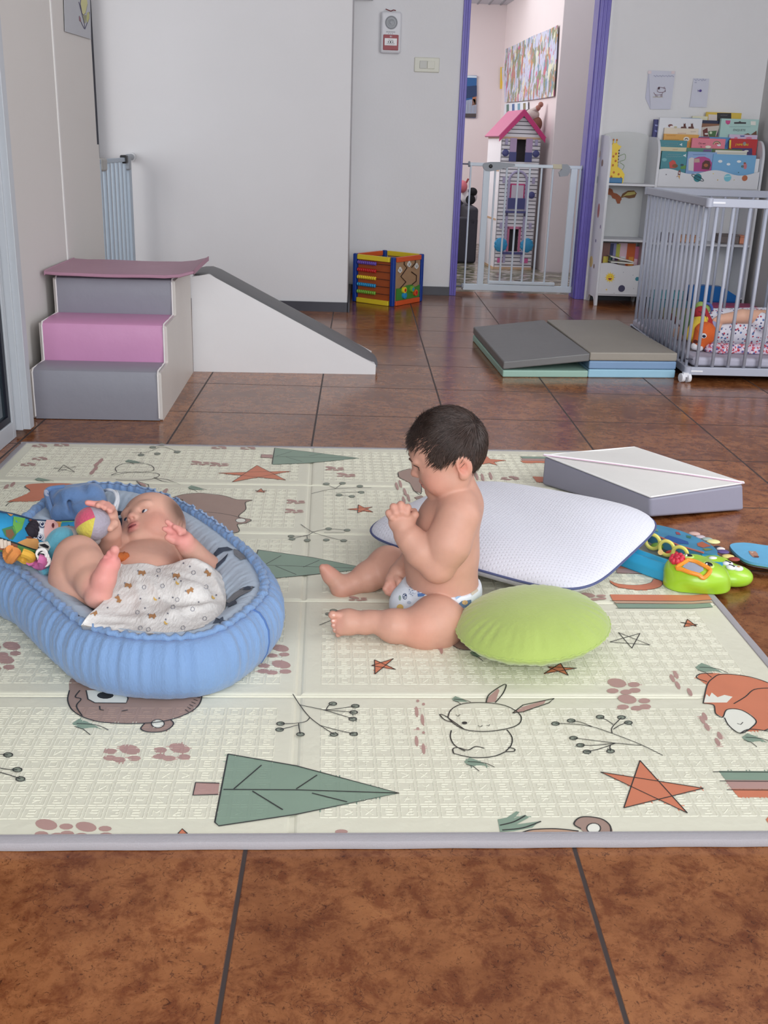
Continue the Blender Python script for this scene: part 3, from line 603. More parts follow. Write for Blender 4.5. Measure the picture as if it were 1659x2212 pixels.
# --- back right
OFF = (830, 900)
star([(420, 152), (525, 188), (420, 205), (488, 210), (380, 178)]); 
for k, c in enumerate(('green', 'pink', 'coral')): fill(c, [(588, 172+k*9), (720, 174+k*9), (720, 182+k*9), (600, 181+k*9)])
line([(588, 172), (720, 174)], .0016)
RC = [(60, 240), (110, 225), (150, 240), (160, 330), (130, 320), (110, 285), (65, 262)]; fill('tan', RC); line(RC+RC[:1], smooth=True); fill('tan', [(130, 348), (160, 340), (175, 350), (140, 356)]); 
for u, v in ((55, 300), (70, 290), (90, 325), (85, 360), (105, 350), (425, 262), (400, 258), (460, 256)): oval('pink', u, v, 6, 18, 8, rot=-.3)
paw(560, 262, .5, .4); fill('coral', [(640, 258), (720, 262), (720, 285), (660, 282)])
MOON = [(975, 708), (1010, 722), (1090, 728), (1150, 718), (1165, 702), (1195, 710), (1200, 726), (1170, 742), (1100, 748), (1020, 738), (985, 722)]; fill('coral', MOON, True); line(MOON+MOON[:1], smooth=True)
for c, a, b in (('green', 590, 622), ('tan', 622, 640), ('coral', 640, 656), ('pink', 656, 674)): fill(c, [(985+(a-590)*.3, a), (1290, a+12), (1290, b+12), (985+(a-590)*.3, b)]); line([(985, b), (1290, b+12)], .0016)
for c, a, b, s_ in (('coral', 768, 796, 975), ('sand', 796, 808, 990), ('green', 808, 828, 1000)): fill(c, [(s_, a), (1330, a+3), (1408, a-2), (1420, b-6), (1330, b), (s_+12, b-2)]); line([(s_, b-1), (1330, b), (1420, b-6)], .0016)
paw(880, 770, .7, .6, -1)
# --- raised letter cells
GL = dict(A='072,35', B='06743,4210', C='8602', D='0675210', E='8602,34', F='860,34', G='860254', H='06,28,35', I='17', J='8213', K='06,38,32', L='602', M='06482', N='0628', O='06820', P='06853', Q='06820,42', R='06853,42', S='863520', T='68,71', U='6028', V='618', W='60428', X='62,80', Y='64,84,41', Z='6802')
GL.update({'0': '06820', '1': '371', '2': '685302', '3': '68520,45', '4': '635,82', '5': '863520', '6': '860253', '7': '681', '8': '06820,35', '9': '536820'})
SEQ = ['0123456789', 'MNOPQRSTUVWXYZ', 'ABCDEFGHIJKL']
boxes = [(c, p, min(q[0] for q in p), max(q[0] for q in p), min(q[1] for q in p), max(q[1] for q in p)) for c, p in FILL][::-1]
RV = {}; 
def ridge(a, b, wd=.0020, h=.00065):
    if (b-a).length > .0125:
        m_ = (a+b)/2; ridge(a, m_, wd, h); ridge(m_, b, wd, h); return
    d = b-a; L_ = d.length; d /= L_; nn = V((-d.y, d.x, 0))*wd/2; mx, my = (a.x+b.x)/2, (a.y+b.y)/2; col = None
    for c, p, x0, x1, y0, y1 in boxes:
        if x0 <= mx <= x1 and y0 <= my <= y1 and inside(mx, my, p): col = c; break
    if col == 'black': return
    vs, fs = RV.setdefault(col, ([], [])); o = len(vs); z0 = V((0, 0, ZM)); z1 = V((0, 0, ZM+h))
    vs += [a-nn+z0, a+nn+z0, b-nn+z0, b+nn+z0, a+d*wd/2+z1, b-d*wd/2+z1]
    fs += [(o, o+2, o+5, o+4), (o+3, o+1, o+4, o+5), (o+1, o, o+4), (o+2, o+3, o+5)]
PI_ = .0287
for i in range(5):
    for side in (0, 1):
        u0, u1 = ((-UW+.03, -.032) if side == 0 else (.036, UW-.03)); v0, v1 = VS[i]+.038, VS[i+1]-.04
        nc = int((u1-u0)/PI_); nr = int((v1-v0)/PI_); pv = (v1-v0)/nr
        for c in range(nc):
            sq = SEQ[(c*2+i) % 3]
            for r_ in range(nr):
                cu = (u1-PI_*(c+.5)) if side == 0 else (u0+PI_*(c+.5)); cv = v1-pv*(r_+.5)
                pp = on_mat(cu, cv, 0); px = (pp-CP); 
                hw_, hv = PI_*.41, pv*.41
                k = [on_mat(cu+a*hw_, cv+b*hv, 0) for a, b in ((-1, -1), (1, -1), (1, 1), (-1, 1))]
                for j in range(4): ridge(k[j], k[(j+1) % 4])
                for st in GL[sq[(r_+c) % len(sq)]].split(','):
                    q = [on_mat(cu-(int(t) % 3-1)*PI_*.19, cv+(int(t)//3-1)*pv*.21, 0) for t in st]
                    for j in range(len(q)-1): ridge(q[j], q[j+1])
for c, (vs, fs) in RV.items(): base.add(vs, fs, CREAM if c is None else MATP[c])
base.build('foam_sheet', mat_thing, smooth=False)
# grey fabric binding round the edge
GB = M('grey_binding', (164, 160, 164), .8, bump=.15, bscale=500)
for nm, a, b in (('front', (-UW-.012, VS[0]), (UW+.012, VS[0])), ('back', (-UW-.012, VS[-1]), (UW+.012, VS[-1])), ('left', (-UW, VS[0]), (-UW, VS[-1])), ('right', (UW, VS[0]), (UW, VS[-1]))):
    mb = MB(); A, B = on_mat(*a, 0), on_mat(*b, 0); d = (B-A).normalized(); out = V((d.y, -d.x, 0)) if nm in ('front', 'right') else V((-d.y, d.x, 0))
    if nm == 'right': out = V((d.y, -d.x, 0))
    pr = [(-.005, .0136), (-.004, .0146), (.006, .0148), (.012, .0125), (.0145, .007), (.013, .001), (.006, .0005), (-.005, .0005)]
    N = 40; vs = []
    for i in range(N+1):
        c = A+(B-A)*(i/N); wob = .0006*math.sin(i*1.7)
        vs += [c+out*(p[0]+(wob if p[0] > 0 else 0))+V((0, 0, p[1])) for p in pr]
    n_ = len(pr); fs = [(i*n_+k, i*n_+(k+1) % n_, (i+1)*n_+(k+1) % n_, (i+1)*n_+k) for i in range(N) for k in range(n_)]+[tuple(range(n_))[::-1], tuple(N*n_+k for k in range(n_))]
    if nm in ('back', 'left'): fs = [f[::-1] for f in fs]
    mb.add(vs, fs, GB)
    if nm == 'front': mb.tube([A+out*.001+V((0, 0, .0148))+(B-A)*(i/300) for i in range(301)], .0006, P((140, 138, 142), .8), 4)
    mb.build('binding', mat_thing)
# ================================================================ foam soft-play set
VG = M('grey_vinyl', (142, 142, 152), .45, var=.05, vscale=5, bump=.1, bscale=25)
VP = M('pink_vinyl', (206, 146, 186), .42, var=.05, vscale=5, bump=.1, bscale=25)
VPT = M('mauve_vinyl', (172, 128, 148), .45, var=.05, vscale=5, bump=.1, bscale=25)
VB = M('ivory_vinyl', (208, 202, 196), .42, var=.04, vscale=5, bump=.12, bscale=18)
VW = M('white_vinyl', (224, 223, 224), .42, var=.04, vscale=3, bump=.12, bscale=14)
t = thing('foam_stairs', (-.73, .25, 0), 'grey and pink soft foam staircase against the left wall', 'soft play stairs')
EX, EY = V((1, .03, 0)).normalized(), V((-.022, 1, 0)).normalized(); O = V((-.511, -.141, 0))
def LP(x, y, z): return O+EX*x+EY*y+V((0, 0, z))
Y1, Y2, Y3, YE = 0, .155, .376, .785; Z1, Z2_, Z3 = .169, .298, .423; Wd = .430
prof = [(Y1, 0), (Y1, Z1), (Y2, Z1), (Y2, Z2_), (Y3, Z2_), (Y3, Z3), (YE, Z3), (YE, 0)]
MB().prism([LP(-.012, a, b) for a, b in [(y+.006 if i < 6 else y, z-.005 if z else 0) for i, (y, z) in enumerate(prof)]], EX*.012, VB).build('side_panel', t, bevel=.008, bseg=3)
MB().prism([LP(-Wd, a, b) for a, b in [(y+.006 if i < 6 else y, z-.005 if z else 0) for i, (y, z) in enumerate(prof)]], EX*.012, VB).build('side_panel', t, bevel=.008, bseg=3)
def step(y0, y1, z0, z1, mat):
    pr = [(y0+.001, z0), (y0-.003, z0+(z1-z0)*.5), (y0+.001, z1-.016), (y0+.005, z1-.005), (y0+.016, z1), ((y0+y1)/2, z1+.003), (y1, z1-.001), (y1, z0)]
    N = 10; vs = []
    for i in range(N+1):
        x = -.010-(Wd-.022)*i/N; bl = .004*math.sin(math.pi*i/N)
        vs += [LP(x, a-(bl if k in (1,) else 0), b+(bl*.5 if k == 5 else 0)) for k, (a, b) in enumerate(pr)]
    n_ = len(pr); fs = [(i*n_+k, i*n_+(k+1) % n_, (i+1)*n_+(k+1) % n_, (i+1)*n_+k) for i in range(N) for k in range(n_)]+[tuple(range(n_))[::-1], tuple(N*n_+k for k in range(n_))]
    return MB().add(vs, [f[::-1] for f in fs], mat)
s1 = step(Y1, Y2, 0.002, Z1, VG).build('step_tread', t); s2 = step(Y2, Y3, Z1-.002, Z2_, VP).build('step_tread', t); s3 = step(Y3, YE, Z2_-.002, Z3, VG).build('step_tread', t)
s1['label'] = 'lowest grey step'; s2['label'] = 'pink middle step'; s3['label'] = 'top grey step'
pw = P((232, 228, 226), .5)
for x in (-.011, -Wd+.011):
    MB().tube([LP(x, a-.002, b) for a, b in ((Y1, .01), (Y1, Z1-.01), (Y1+.012, Z1), (Y2-.002, Z1), (Y2, Z2_-.01), (Y2+.012, Z2_), (Y3-.002, Z2_), (Y3, Z3-.01), (Y3+.012, Z3), (YE, Z3))], .0028, pw, 6).build('piping', t)
pd = MB(); N = 10; vs = []
for i in range(N+1):
    x = -Wd-.014+(Wd+.09)*i/N
    for k, y in enumerate((.33, .36, .45, .6, .74, .77)):
        z = .430+.0012*math.sin(i*1.1+k)
        if x > .005: z += (x-.005)*.30
        if x < -Wd: z += (-Wd-x)*.25
        vs.append(LP(x, y, z))
M6 = 6; q = len(vs); vs += [v+V((0, 0, .012)) for v in vs]
fs = []
for i in range(N):
    for k in range(M6-1): a = i*M6+k; fs += [(a, a+1, a+M6+1, a+M6), (q+a, q+a+M6, q+a+M6+1, q+a+1)]
    fs += [(i*M6, (i+1)*M6, q+(i+1)*M6, q+i*M6), (i*M6+5, q+i*M6+5, q+(i+1)*M6+5, (i+1)*M6+5)]
fs += [tuple([k for k in range(M6)]+[q+k for k in range(M6)][::-1]), tuple([N*M6+k for k in range(M6)][::-1]+[q+N*M6+k for k in range(M6)])]
pd.add(vs, fs, VPT); pt = pd.build('top_pad', t, bevel=.003); pt['label'] = 'mauve top pad with lifted flaps'
# ramp
t = thing('foam_ramp', (-.2, .85, 0), 'white sided soft foam slide with grey sloping top beside the foam staircase', 'soft play slide')
RX = V((1, .05, 0)).normalized(); RY = V((-.05, 1, 0)).normalized(); RO = V((-.529, .662, 0)); RW = .30
def RP_(x, y, z): return RO+RX*x+RY*y+V((0, 0, z))
pr = [(0, 0), (0, .379), (.07, .392), (.745, .040), (.745, 0)]
MB().prism([RP_(x, 0, z) for x, z in pr], RY*RW, VW).build('body', t, bevel=.006, bseg=3)
sl = MB(); pr2 = [(.006, .377), (.066, .394), (.12, .362), (.4, .218), (.68, .074), (.747, .030)]; vs = []
NN = [( -.12, 1), (.2, 1), (.46, .88), (.46, .88), (.5, .86), (.97, .25)]
for j in range(7):
    y = .002+(RW-.004)*j/6; b = .010*math.sin(math.pi*(j+.6)/7.2)+.003
    for (x, z), nn in zip(pr2, NN): vs.append(RP_(x+nn[0]*b, y, z+nn[1]*b))
for j in (0, 6):
    for (x, z) in pr2: vs.append(RP_(x-.004, .002+(RW-.004)*j/6, z-.008))
n_ = 6; fs = [(j*n_+k, j*n_+k+1, (j+1)*n_+k+1, (j+1)*n_+k) for j in range(6) for k in range(5)]
fs += [(42+k, 42+k+1, k+1, k) for k in range(5)]+[(36+k, 36+k+1, 48+k+1, 48+k) for k in range(5)]+[(0, 36+0, 48, 42), ]
sl.add(vs, fs, M('slate_vinyl', (98, 98, 100), .45, var=.06, vscale=5, bump=.1, bscale=25)); sl.build('slide_surface', t, sub=1)
# ================================================================ bead maze cube in the corner
CB, CR, CY, CO, CG, CL = P((20, 62, 150), .4), P((196, 38, 40), .35), P((234, 208, 52), .4), P((222, 92, 42), .4), P((70, 140, 52), .4), P((40, 146, 200), .35)
CV = P((112, 84, 180), .35); CGN = P((122, 176, 62), .35); WOOD = M('plywood', (176, 142, 108), .55, var=.12, vscale=9, stretch=(1, 1, 6)); RUST = M('rust_board', (172, 84, 40), .55, var=.1, vscale=8)
t = thing('activity_cube', (.31, 2.79, 0), 'colourful wooden activity cube with abacus beads standing by the wall', 'toy')
A, B, Cc = V((.336, 2.60, 0)), V((.109, 2.775, 0)), V((.520, 2.858, 0)); Dd = B+Cc-A; HC = .282
cx = (Cc-A).normalized(); bx = (B-A).normalized(); La, Lc = (B-A).length, (Cc-A).length; up = V((0, 0, 1))
for p_ in (A, B, Cc, Dd):
    ctr = (A+B+Cc+Dd)/4; q = p_+(ctr-p_)*.04
    MB().box(q+V((0, 0, HC/2)), (.026, .026, HC), CB, (cx, bx, up)).build('post', t, bevel=.006, bseg=3)
def edge(p, q, d, mt, pat):
    a = p+(q-p)*.09; b = p+(q-p)*.91; X = (q-p).normalized(); Yn = V((-X.y, X.x, 0))
    for z in (.015, HC-.016): MB().box((a+b)/2+V((0, 0, z)), ((b-a).length, .018, .028), mt, (X, Yn, up)).build('rail', t, bevel=.003)
    MB().box((a+b)/2+V((0, 0, HC/2))+Yn*d, ((b-a).length, .006, HC-.05), pat, (X, Yn, up)).build('panel', t)
edge(A, B, -.012, CY, RUST); edge(A, Cc, .002, CO, WOOD); edge(B, Dd, 0, CO, WOOD); edge(Cc, Dd, 0, CY, WOOD)
ctr = (A+B+Cc+Dd)/4; nrm = (V((bx.y, -bx.x, 0))); nrm = nrm if nrm.dot(A-ctr) > 0 else -nrm
for k, col in enumerate((CV, CR, CY, CL, CGN)):
    z = .235-k*.0425; off = nrm*.002
    MB().cyl(A+(B-A)*.08+V((0, 0, z))+off, A+(B-A)*.92+V((0, 0, z))+off, .0016, P((46, 34, 34), .4), 8).build('wire', t)
    for j in range(10):
        c = A+(B-A)*(.885-j*.0485)+V((0, 0, z))+off
        MB().ell(c, (.0115, .0115, .0066), col, (V((bx.y, -bx.x, 0)), up, bx), 14, 8).build('bead', t)
n2 = V((cx.y, -cx.x, 0)); n2 = n2 if n2.dot(A-ctr) > 0 else -n2
def CF(u, z, o=.004): return A+(Cc-A)*u+V((0, 0, z))+n2*o
gr = MB().prism([CF(.10, .032), CF(.90, .032), CF(.90, .105), CF(.74, .094), CF(.62, .112), CF(.45, .112), CF(.28, .100), CF(.10, .102)], n2*.003, CG); gr.build('hill', t)
for pts in ([(.34, .255), (.34, .235), (.44, .214), (.24, .168), (.42, .132), (.22, .098)], [(.72, .255), (.72, .235), (.60, .212)], [(.60, .186), (.78, .160), (.78, .128), (.58, .104)]):
    MB().tube([CF(u, z, .0045) for u, z in pts], .0030, P((54, 30, 22), .6), 6).build('groove', t)
for u, z in ((.20, .205), (.50, .232), (.76, .215)):
    mb = MB()
    for a, b, r_ in ((-.035, 0, .010), (.035, 0, .010), (0, .008, .012), (0, -.006, .010)): mb.lathe(CF(u+a, z+b, .004), [(r_, 0), (r_, .0035)], P((230, 230, 226), .5), ax=n2, seg=14)
    mb.build('cloud', t)
for u, z, col, i in ((.33, .088, CY, CR), (.34, .056, CL, CL), (.60, .086, CGN, CL), (.72, .062, CO, CR)):
    dr = MB().lathe(CF(u, z, .004), [(.0185, 0), (.0185, .016), (.016, .018), (.011, .018)], col, ax=n2, seg=22).build('drum', t)
    MB().lathe(CF(u, z, .021), [(.010, 0), (.010, .0016)], i, ax=n2, seg=16).build('drum_face', dr)
# ================================================================ safety gates
GM = M('gate_white', (214, 226, 236), .35); GS = P((150, 156, 164), .4); GK = P((22, 22, 26), .4)
t = thing('safety_gate', (1.16, 3.26, 0), 'pale blue white metal safety gate closed across the purple doorway', 'safety gate'); YG = 3.25
def gx(px, py=545): return aY(px, py, YG).x
MB().b2((.808, YG-.012, .026), (1.512, YG+.012, .066), GM).build('bottom_rail', t, bevel=.004)
MB().b2((.80, YG-.010, .786), (1.525, YG+.010, .806), GM).build('top_rail', t, bevel=.004)
for x, w2 in ((.818, .010), (.918, .040), (1.464, .042), (1.503, .011)):
    MB().b2((x-w2/2, YG-.009, .06), (x+w2/2, YG+.009, .80), GM).build('upright', t, bevel=.003)
MB().b2((.968, YG-.011, .070), (1.40, YG+.011, .088), GM).build('leaf_rail', t, bevel=.003)
for px in (1058.7, 1083, 1107.6, 1131.4, 1156.4, 1180.3):
    x = gx(px); MB().cyl((x, YG, .075), (x, YG, .79), .0062, GM, 10).build('bar', t)
h = MB(); hp = [aY(a, b, YG-.016) for a, b in ((1043, 356), (1046, 352), (1060, 350), (1080, 350), (1112, 354), (1113, 358), (1095, 362), (1078, 367), (1060, 370), (1050, 369), (1045, 364))]
hd = h.prism(hp, (0, .034, 0), GS).build('handle', t, bevel=.005, bseg=3); MB().lathe(aY(1060, 359, YG-.017), [(.011, 0), (.011, .006), (.008, .008)], GK, ax=(0, -1, 0)).build('lock_button', hd)
hp = [aY(a, b, YG-.015) for a, b in ((1214, 355), (1226, 355), (1232, 361), (1232, 372), (1226, 380), (1210, 382), (1208, 372), (1214, 366))]
MB().prism(hp, (0, .032, 0), GS).build('latch', t, bevel=.004, bseg=3)
MB().b2((1.328, YG-.013, .784), (1.40, YG+.013, .812), P((212, 204, 176), .5)).build('sleeve', t, bevel=.003)
for x0, x1, z in ((.757, .806, .796), (1.528, 1.515, .796), (.757, .806, .050), (1.528, 1.515, .052)):
    e = .757 if x0 < 1 else 1.519
    MB().cyl((e, YG, z), (x0 if x0 > 1 else x1, YG, z), .0045, P((80, 82, 100), .3, metal=.6), 10).lathe((x1, YG, z), [(.016, -.006), (.018, 0), (.016, .006)], GS, ax=(1, 0, 0), seg=18).build('wall_screw', t)
t = thing('safety_gate', (-1.1, 1.8, 0), 'pale metal safety gate seen edge on behind the foam staircase at the far left', 'safety gate'); XG = -1.09
GM2 = M('gate_grey', (168, 182, 196), .4)
MB().b2((XG-.010, 1.16, .77), (XG+.010, 2.27, .79), GM2).build('top_rail', t, bevel=.003); MB().b2((XG-.012, 1.16, .03), (XG+.012, 2.30, .07), GM2).build('bottom_rail', t, bevel=.003)
for y, w2 in ((1.20, .03), (1.62, .03), (2.26, .06)): MB().b2((XG-.009, y-w2/2, .05), (XG+.009, y+w2/2, .78), GM2).build('upright', t, bevel=.003)
for y in (1.30, 1.41, 1.52, 1.71, 1.80, 1.89, 1.98, 2.07, 2.16): MB().cyl((XG, y, .05), (XG, y, .78), .009, GM2, 10).build('bar', t)
MB().box((XG, 2.22, .765), (.04, .05, .075), GS).build('latch', t, bevel=.01, bseg=3); MB().box((XG, 2.16, .782), (.034, .05, .04), GK).build('latch_clip', t, bevel=.006)
MB().box((XG, 1.66, .765), (.036, .10, .06), P((166, 164, 160), .4)).build('latch', t, bevel=.012, bseg=3)
MB().cyl((XG, 2.25, .790), (XG, 2.335, .790), .016, GS, 16).lathe((XG, 2.335, .790), [(.024, 0), (.024, .012), (.020, .023)], P((206, 206, 208), .4), ax=(0, 1, 0), seg=18).build('wall_screw', t)
# ================================================================ folding floor mat (four panels)
t = thing('folding_mat', (1.1, 1.2, 0), 'folded foam floor mat in grey, beige, green and blue beside the playpen', 'foam mat')
f0, f1, f2 = V((.744, .711, 0)), V((1.110, .748, 0)), V((1.490, .785, 0)); fb = V((-.040, .84, 0)); fd = V((-.052, .86, 0))
def slabq(p, q, dz, h, mat, name, lab, e=.006, z=(0, 0, 0, 0)):
    c = [p, q, q+fd, p+fb]; mb = MB(); vs = [v+V((0, 0, zz)) for v, zz in zip(c, z)]+[v+V((0, 0, zz+h)) for v, zz in zip(c, z)]
    mb.add(vs, [(3, 2, 1, 0), (4, 5, 6, 7), (0, 1, 5, 4), (1, 2, 6, 5), (2, 3, 7, 6), (3, 0, 4, 7)], mat); o = mb.build(name, t, bevel=e, bseg=3); o['label'] = lab
slabq(f0, f1, 0, .030, M('sage_vinyl', (150, 184, 170), .45, var=.05, vscale=6), 'mat_panel', 'sage green lower panel')
slabq(f0, f1, 0, .034, M('charcoal_vinyl', (112, 112, 112), .45, var=.06, vscale=6, bump=.15, bscale=18), 'mat_panel', 'grey top panel tilted up', z=(.032, .070, .070, .034))
slabq(f1, f2, 0, .036, M('sky_vinyl', (150, 194, 216), .45, var=.05, vscale=6), 'mat_panel', 'pale blue bottom panel')
slabq(f1, f2, 0, .034, M('blue_vinyl', (122, 154, 190), .45, var=.05, vscale=6), 'mat_panel', 'blue middle panel', z=(.037,)*4)
slabq(f1, f2, 0, .036, M('beige_vinyl', (150, 144, 134), .5, var=.06, vscale=6, bump=.2, bscale=14), 'mat_panel', 'beige top panel', z=(.072,)*4)
# ================================================================ playpen
PG = M('playpen_grey', (172, 177, 192), .4); WP = P((226, 228, 234), .35)
t = thing('playpen', (2.0, 1.25, 0), 'grey wooden slatted playpen on white castors at the right edge', 'playpen')
a0, a1 = V((1.522, .725, 0)), V((1.556, 1.80, 0)); b0, b1 = V((2.46, .745, 0)), V((2.48, 1.82, 0)); zb, zt = .046, .722
def panel(p, q, n_, skip=()):
    X = (q-p).normalized(); Yn = V((-X.y, X.x, 0)); L_ = (q-p).length
    MB().box((p+q)/2+V((0, 0, zt)), (L_-.012, .020, .034), PG, (X, Yn, up)).build('top_rail', t, bevel=.004); MB().box((p+q)/2+V((0, 0, zb)), (L_-.012, .020, .034), PG, (X, Yn, up)).build('bottom_rail', t, bevel=.004)
    for i in range(n_):
        c = p+(q-p)*((i+.5)/n_); MB().cyl(c+V((0, 0, zb)), c+V((0, 0, zt)), .0072, PG, 12).build('bar', t, smooth=True)
panel(a0, a1, 15); panel(a0, b0, 14); panel(a1, b1, 13); panel(b0, b1, 14)
for c in (a0, a1, b0, b1):
    for z in (zb, zt): MB().lathe(c+V((0, 0, z)), [(.014, -.018), (.016, -.016), (.016, .016), (.014, .018)], PG, seg=16).box(c+V((.03, 0, z+.001)), (.06, .023, .007), WP).build('corner_joint', t)
    ca = MB()
    for s in (-1, 1): ca.lathe(c+V((-.012+s*.013, -.012, .0185)), [(.012, -.008), (.0185, -.007), (.0185, .007), (.012, .008)], WP, ax=V((1, .25, 0)), seg=22)
    ca.box(c+V((-.012, -.012, .032)), (.022, .020, .018), WP); ca.build('castor', t)
MB().b2((2.235, 1.792, .712), (2.305, 1.800, .728), WP).build('joint_plate', t)
MB().tube(arc(a0+V((.0, 0, .095)), (1, 0, 0), (0, 1, 0), .014, 0, 6.2, 14), .0012, P((40, 44, 60), .5), 5).build('cord_loop', t)
MB().b2((1.54, .75, .052), (2.46, 1.79, .058), P((60, 56, 62), .6)).build('base_board', t)
t2 = tag(MB().b2((1.546, .757, .058), (2.455, 1.785, .098), M('pale_mattress', (176, 174, 190), .7, var=.06, vscale=8, bump=.3, bscale=14)).build('playpen_mattress', bevel=.014, bseg=4), 'thin pale lilac mattress covering the playpen floor', 'mattress')
# ================================================================ white bookcase
BW = M('white_board', (218, 220, 226), .4); BG = M('white_board_inner', (206, 208, 208), .5)
t = thing('bookcase', (2.05, 3.0, 0), 'white double children bookcase with planet decals against the right wall', 'bookcase')
YF, YB = 2.885, 3.148
def side(x, x1, hf, hb, foot=True):
    pr = [(YF, 0), (YF+.035, 0), (YF+.05, .03), (YF+.075, .045), (YB-.075, .045), (YB-.05, .03), (YB-.035, 0), (YB, 0), (YB, hb)]
    pr += [(YF+.10-.10*math.sin(a), hf-.12+.12*math.cos(a)) for a in [math.pi/2*i/8 for i in range(9)]]
    return MB().prism([(x, y, z) for y, z in pr], (x1-x, 0, 0), BW).build('side_panel', t, bevel=.002)
sp = side(1.592, 1.606, .985, .99); side(1.880, 1.894, .985, .99); side(2.500, 2.514, .985, .99)
MB().prism([(1.606, YB-.012, .06), (1.880, YB-.012, .06), (1.880, YB-.012, .985)]+[(1.743+.137*math.cos(a), YB-.012, .985+.028*math.sin(a)) for a in [math.pi*i/10 for i in range(1, 10)]]+[(1.606, YB-.012, .985)], (0, .008, 0), BG).build('back_panel', t)
MB().b2((1.894, YB-.012, .70), (2.5, YB-.004, .99), BG).b2((1.894, YB-.012, .06), (2.38, YB-.006, .70), P((226, 228, 236), .5)).build('back_panel', t)
for x0, x1, z in ((1.606, 1.880, .708), (1.606, 1.880, .386), (1.606, 1.880, .062), (1.894, 2.5, .700), (1.894, 2.5, .375), (1.894, 2.5, .062)):
    MB().b2((x0, YF+.004, z), (x1, YB-.012, z+.012), BW).build('shelf', t, bevel=.001)
def wavy(x0, x1, z0, z1, amp, waves):
    pts = [(x0, YF-.008, z0), (x1, YF-.008, z0)]+[(x1+(x0-x1)*i/40, YF-.008, z1+amp*math.sin(waves*2*math.pi*(1-i/40)+.6)) for i in range(41)]
    return MB().prism(pts, (0, .012, 0), BW).build('front_board', t, bevel=.001)
fb1 = wavy(1.894, 2.493, .712, .800, .013, 2.05); fb2 = wavy(1.604, 1.882, .074, .252, .008, 1.1)
def dec(par, px, py, r, col, name, Y=None, ring=None, sq=1):
    c = aY(px, py, (Y or YF)-.009); mb = MB().prism([c+V((r*math.cos(a), 0, r*sq*math.sin(a))) for a in [2*math.pi*i/22 for i in range(22)]], (0, -.001, 0), P(col, .5))
    return mb, c
def decs(par, u, v, r, col, name, f=None, ring=None, extra=None, sq=1):
    mb, c = dec(par, *f(u, v), r, col, name, sq=sq)
    if ring: mb.tube([c+V((1.75*r*math.cos(a)*math.cos(-.4)-.38*r*math.sin(a)*math.sin(-.4), -.002, 1.75*r*math.cos(a)*math.sin(-.4)+.38*r*math.sin(a)*math.cos(-.4))) for a in [2*math.pi*i/24 for i in range(24)]], .0018, P(ring, .5), 5, closed=True)
    if extra: extra(mb, c)
    return mb.build(name, par)
f7 = lambda u, v: (1400+u/6.405, 240+v/6.406)
decs(fb1, 685, 922, .0235, (32, 128, 138), 'planet_decal', f7, ring=(40, 60, 70), extra=lambda mb, c: mb.prism([c+V((-.02, -.001, .003)), c+V((.02, -.001, -.006)), c+V((.021, -.001, .0)), c+V((-.018, -.001, .010))], (0, -.0006, 0), P((26, 96, 112), .5)))
decs(fb1, 1100, 922, .0215, (120, 196, 214), 'planet_decal', f7, extra=lambda mb, c: mb.prism([c+V((-.02, -.001, .002)), c+V((.018, -.001, .008)), c+V((.019, -.001, .013)), c+V((-.019, -.001, .008))], (0, -.0006, 0), P((176, 222, 232), .5)))
decs(fb1, 1337, 928, .0165, (184, 106, 70), 'planet_decal', f7)
for u, v, cl in ((250, 878, (120, 120, 130)), (902, 865, (226, 212, 150)), (962, 953, (206, 180, 110)), (1250, 850, (70, 120, 140)), (1190, 952, (210, 200, 160))): decs(fb1, u, v, .0035, cl, 'star_decal', f7)
rk = MB(); cc = aY(*f7(437, 880), YF-.009)
rk.prism([cc+V((-.012, 0, .0)), cc+V((.003, 0, -.004)), cc+V((.004, 0, .018)), cc+V((-.003, 0, .028)), cc+V((-.010, 0, .02))], (0, -.001, 0), P((120, 72, 70), .5)); rk.prism([cc+V((-.008, -.001, .006)), cc+V((.001, -.001, .004)), cc+V((.0, -.001, .014)), cc+V((-.007, -.001, .014))], (0, -.001, 0), P((214, 210, 214), .5))
rk.prism([cc+V((-.010, 0, -.004)), cc+V((.002, 0, -.006)), cc+V((.002, 0, -.026))], (0, -.001, 0), P((206, 160, 80), .5)).prism([cc+V((-.018, 0, -.014)), cc+V((-.012, 0, -.004)), cc+V((-.012, 0, -.012))], (0, -.001, 0), P((140, 60, 56), .5)); rk.build('rocket_decal', fb1)
f6 = lambda u, v: (1260+u/4.158, 400+v/4.157)
def sunny(mb, c):
    for k in range(12):
        a = k*math.pi/6; d_ = V((math.cos(a), 0, math.sin(a))); nn = V((-d_.z, 0, d_.x)); mb.prism([c+d_*.025+nn*.003, c+d_*.025-nn*.003, c+d_*.034], (0, -.001, 0), P((238, 206, 70), .5))
    for s in (-1, 1): mb.ell(c+V((s*.007, -.001, .006)), (.0018, .001, .0022), P((60, 40, 20), .5))
    mb.prism([c+V((.011*math.cos(a), -.001, -.004+(.012*math.sin(a) if math.sin(a) < 0 else 0))) for a in [math.pi*(1+i/10) for i in range(11)]], (0, -.0008, 0), P((150, 50, 40), .5))
decs(fb2, 240, 828, .0235, (240, 206, 60), 'sun_decal', f6, extra=sunny); decs(fb2, 344, 928, .0205, (62, 60, 92), 'planet_decal', f6); decs(fb2, 484, 842, .012, (50, 130, 148), 'planet_decal', f6)
for u, v in ((208, 938), (360, 782), (446, 808), (276, 970), (452, 928)): decs(fb2, u, v, .0045 if u == 208 else .002, (232, 200, 110) if u == 208 else (120, 124, 140), 'star_decal', f6)
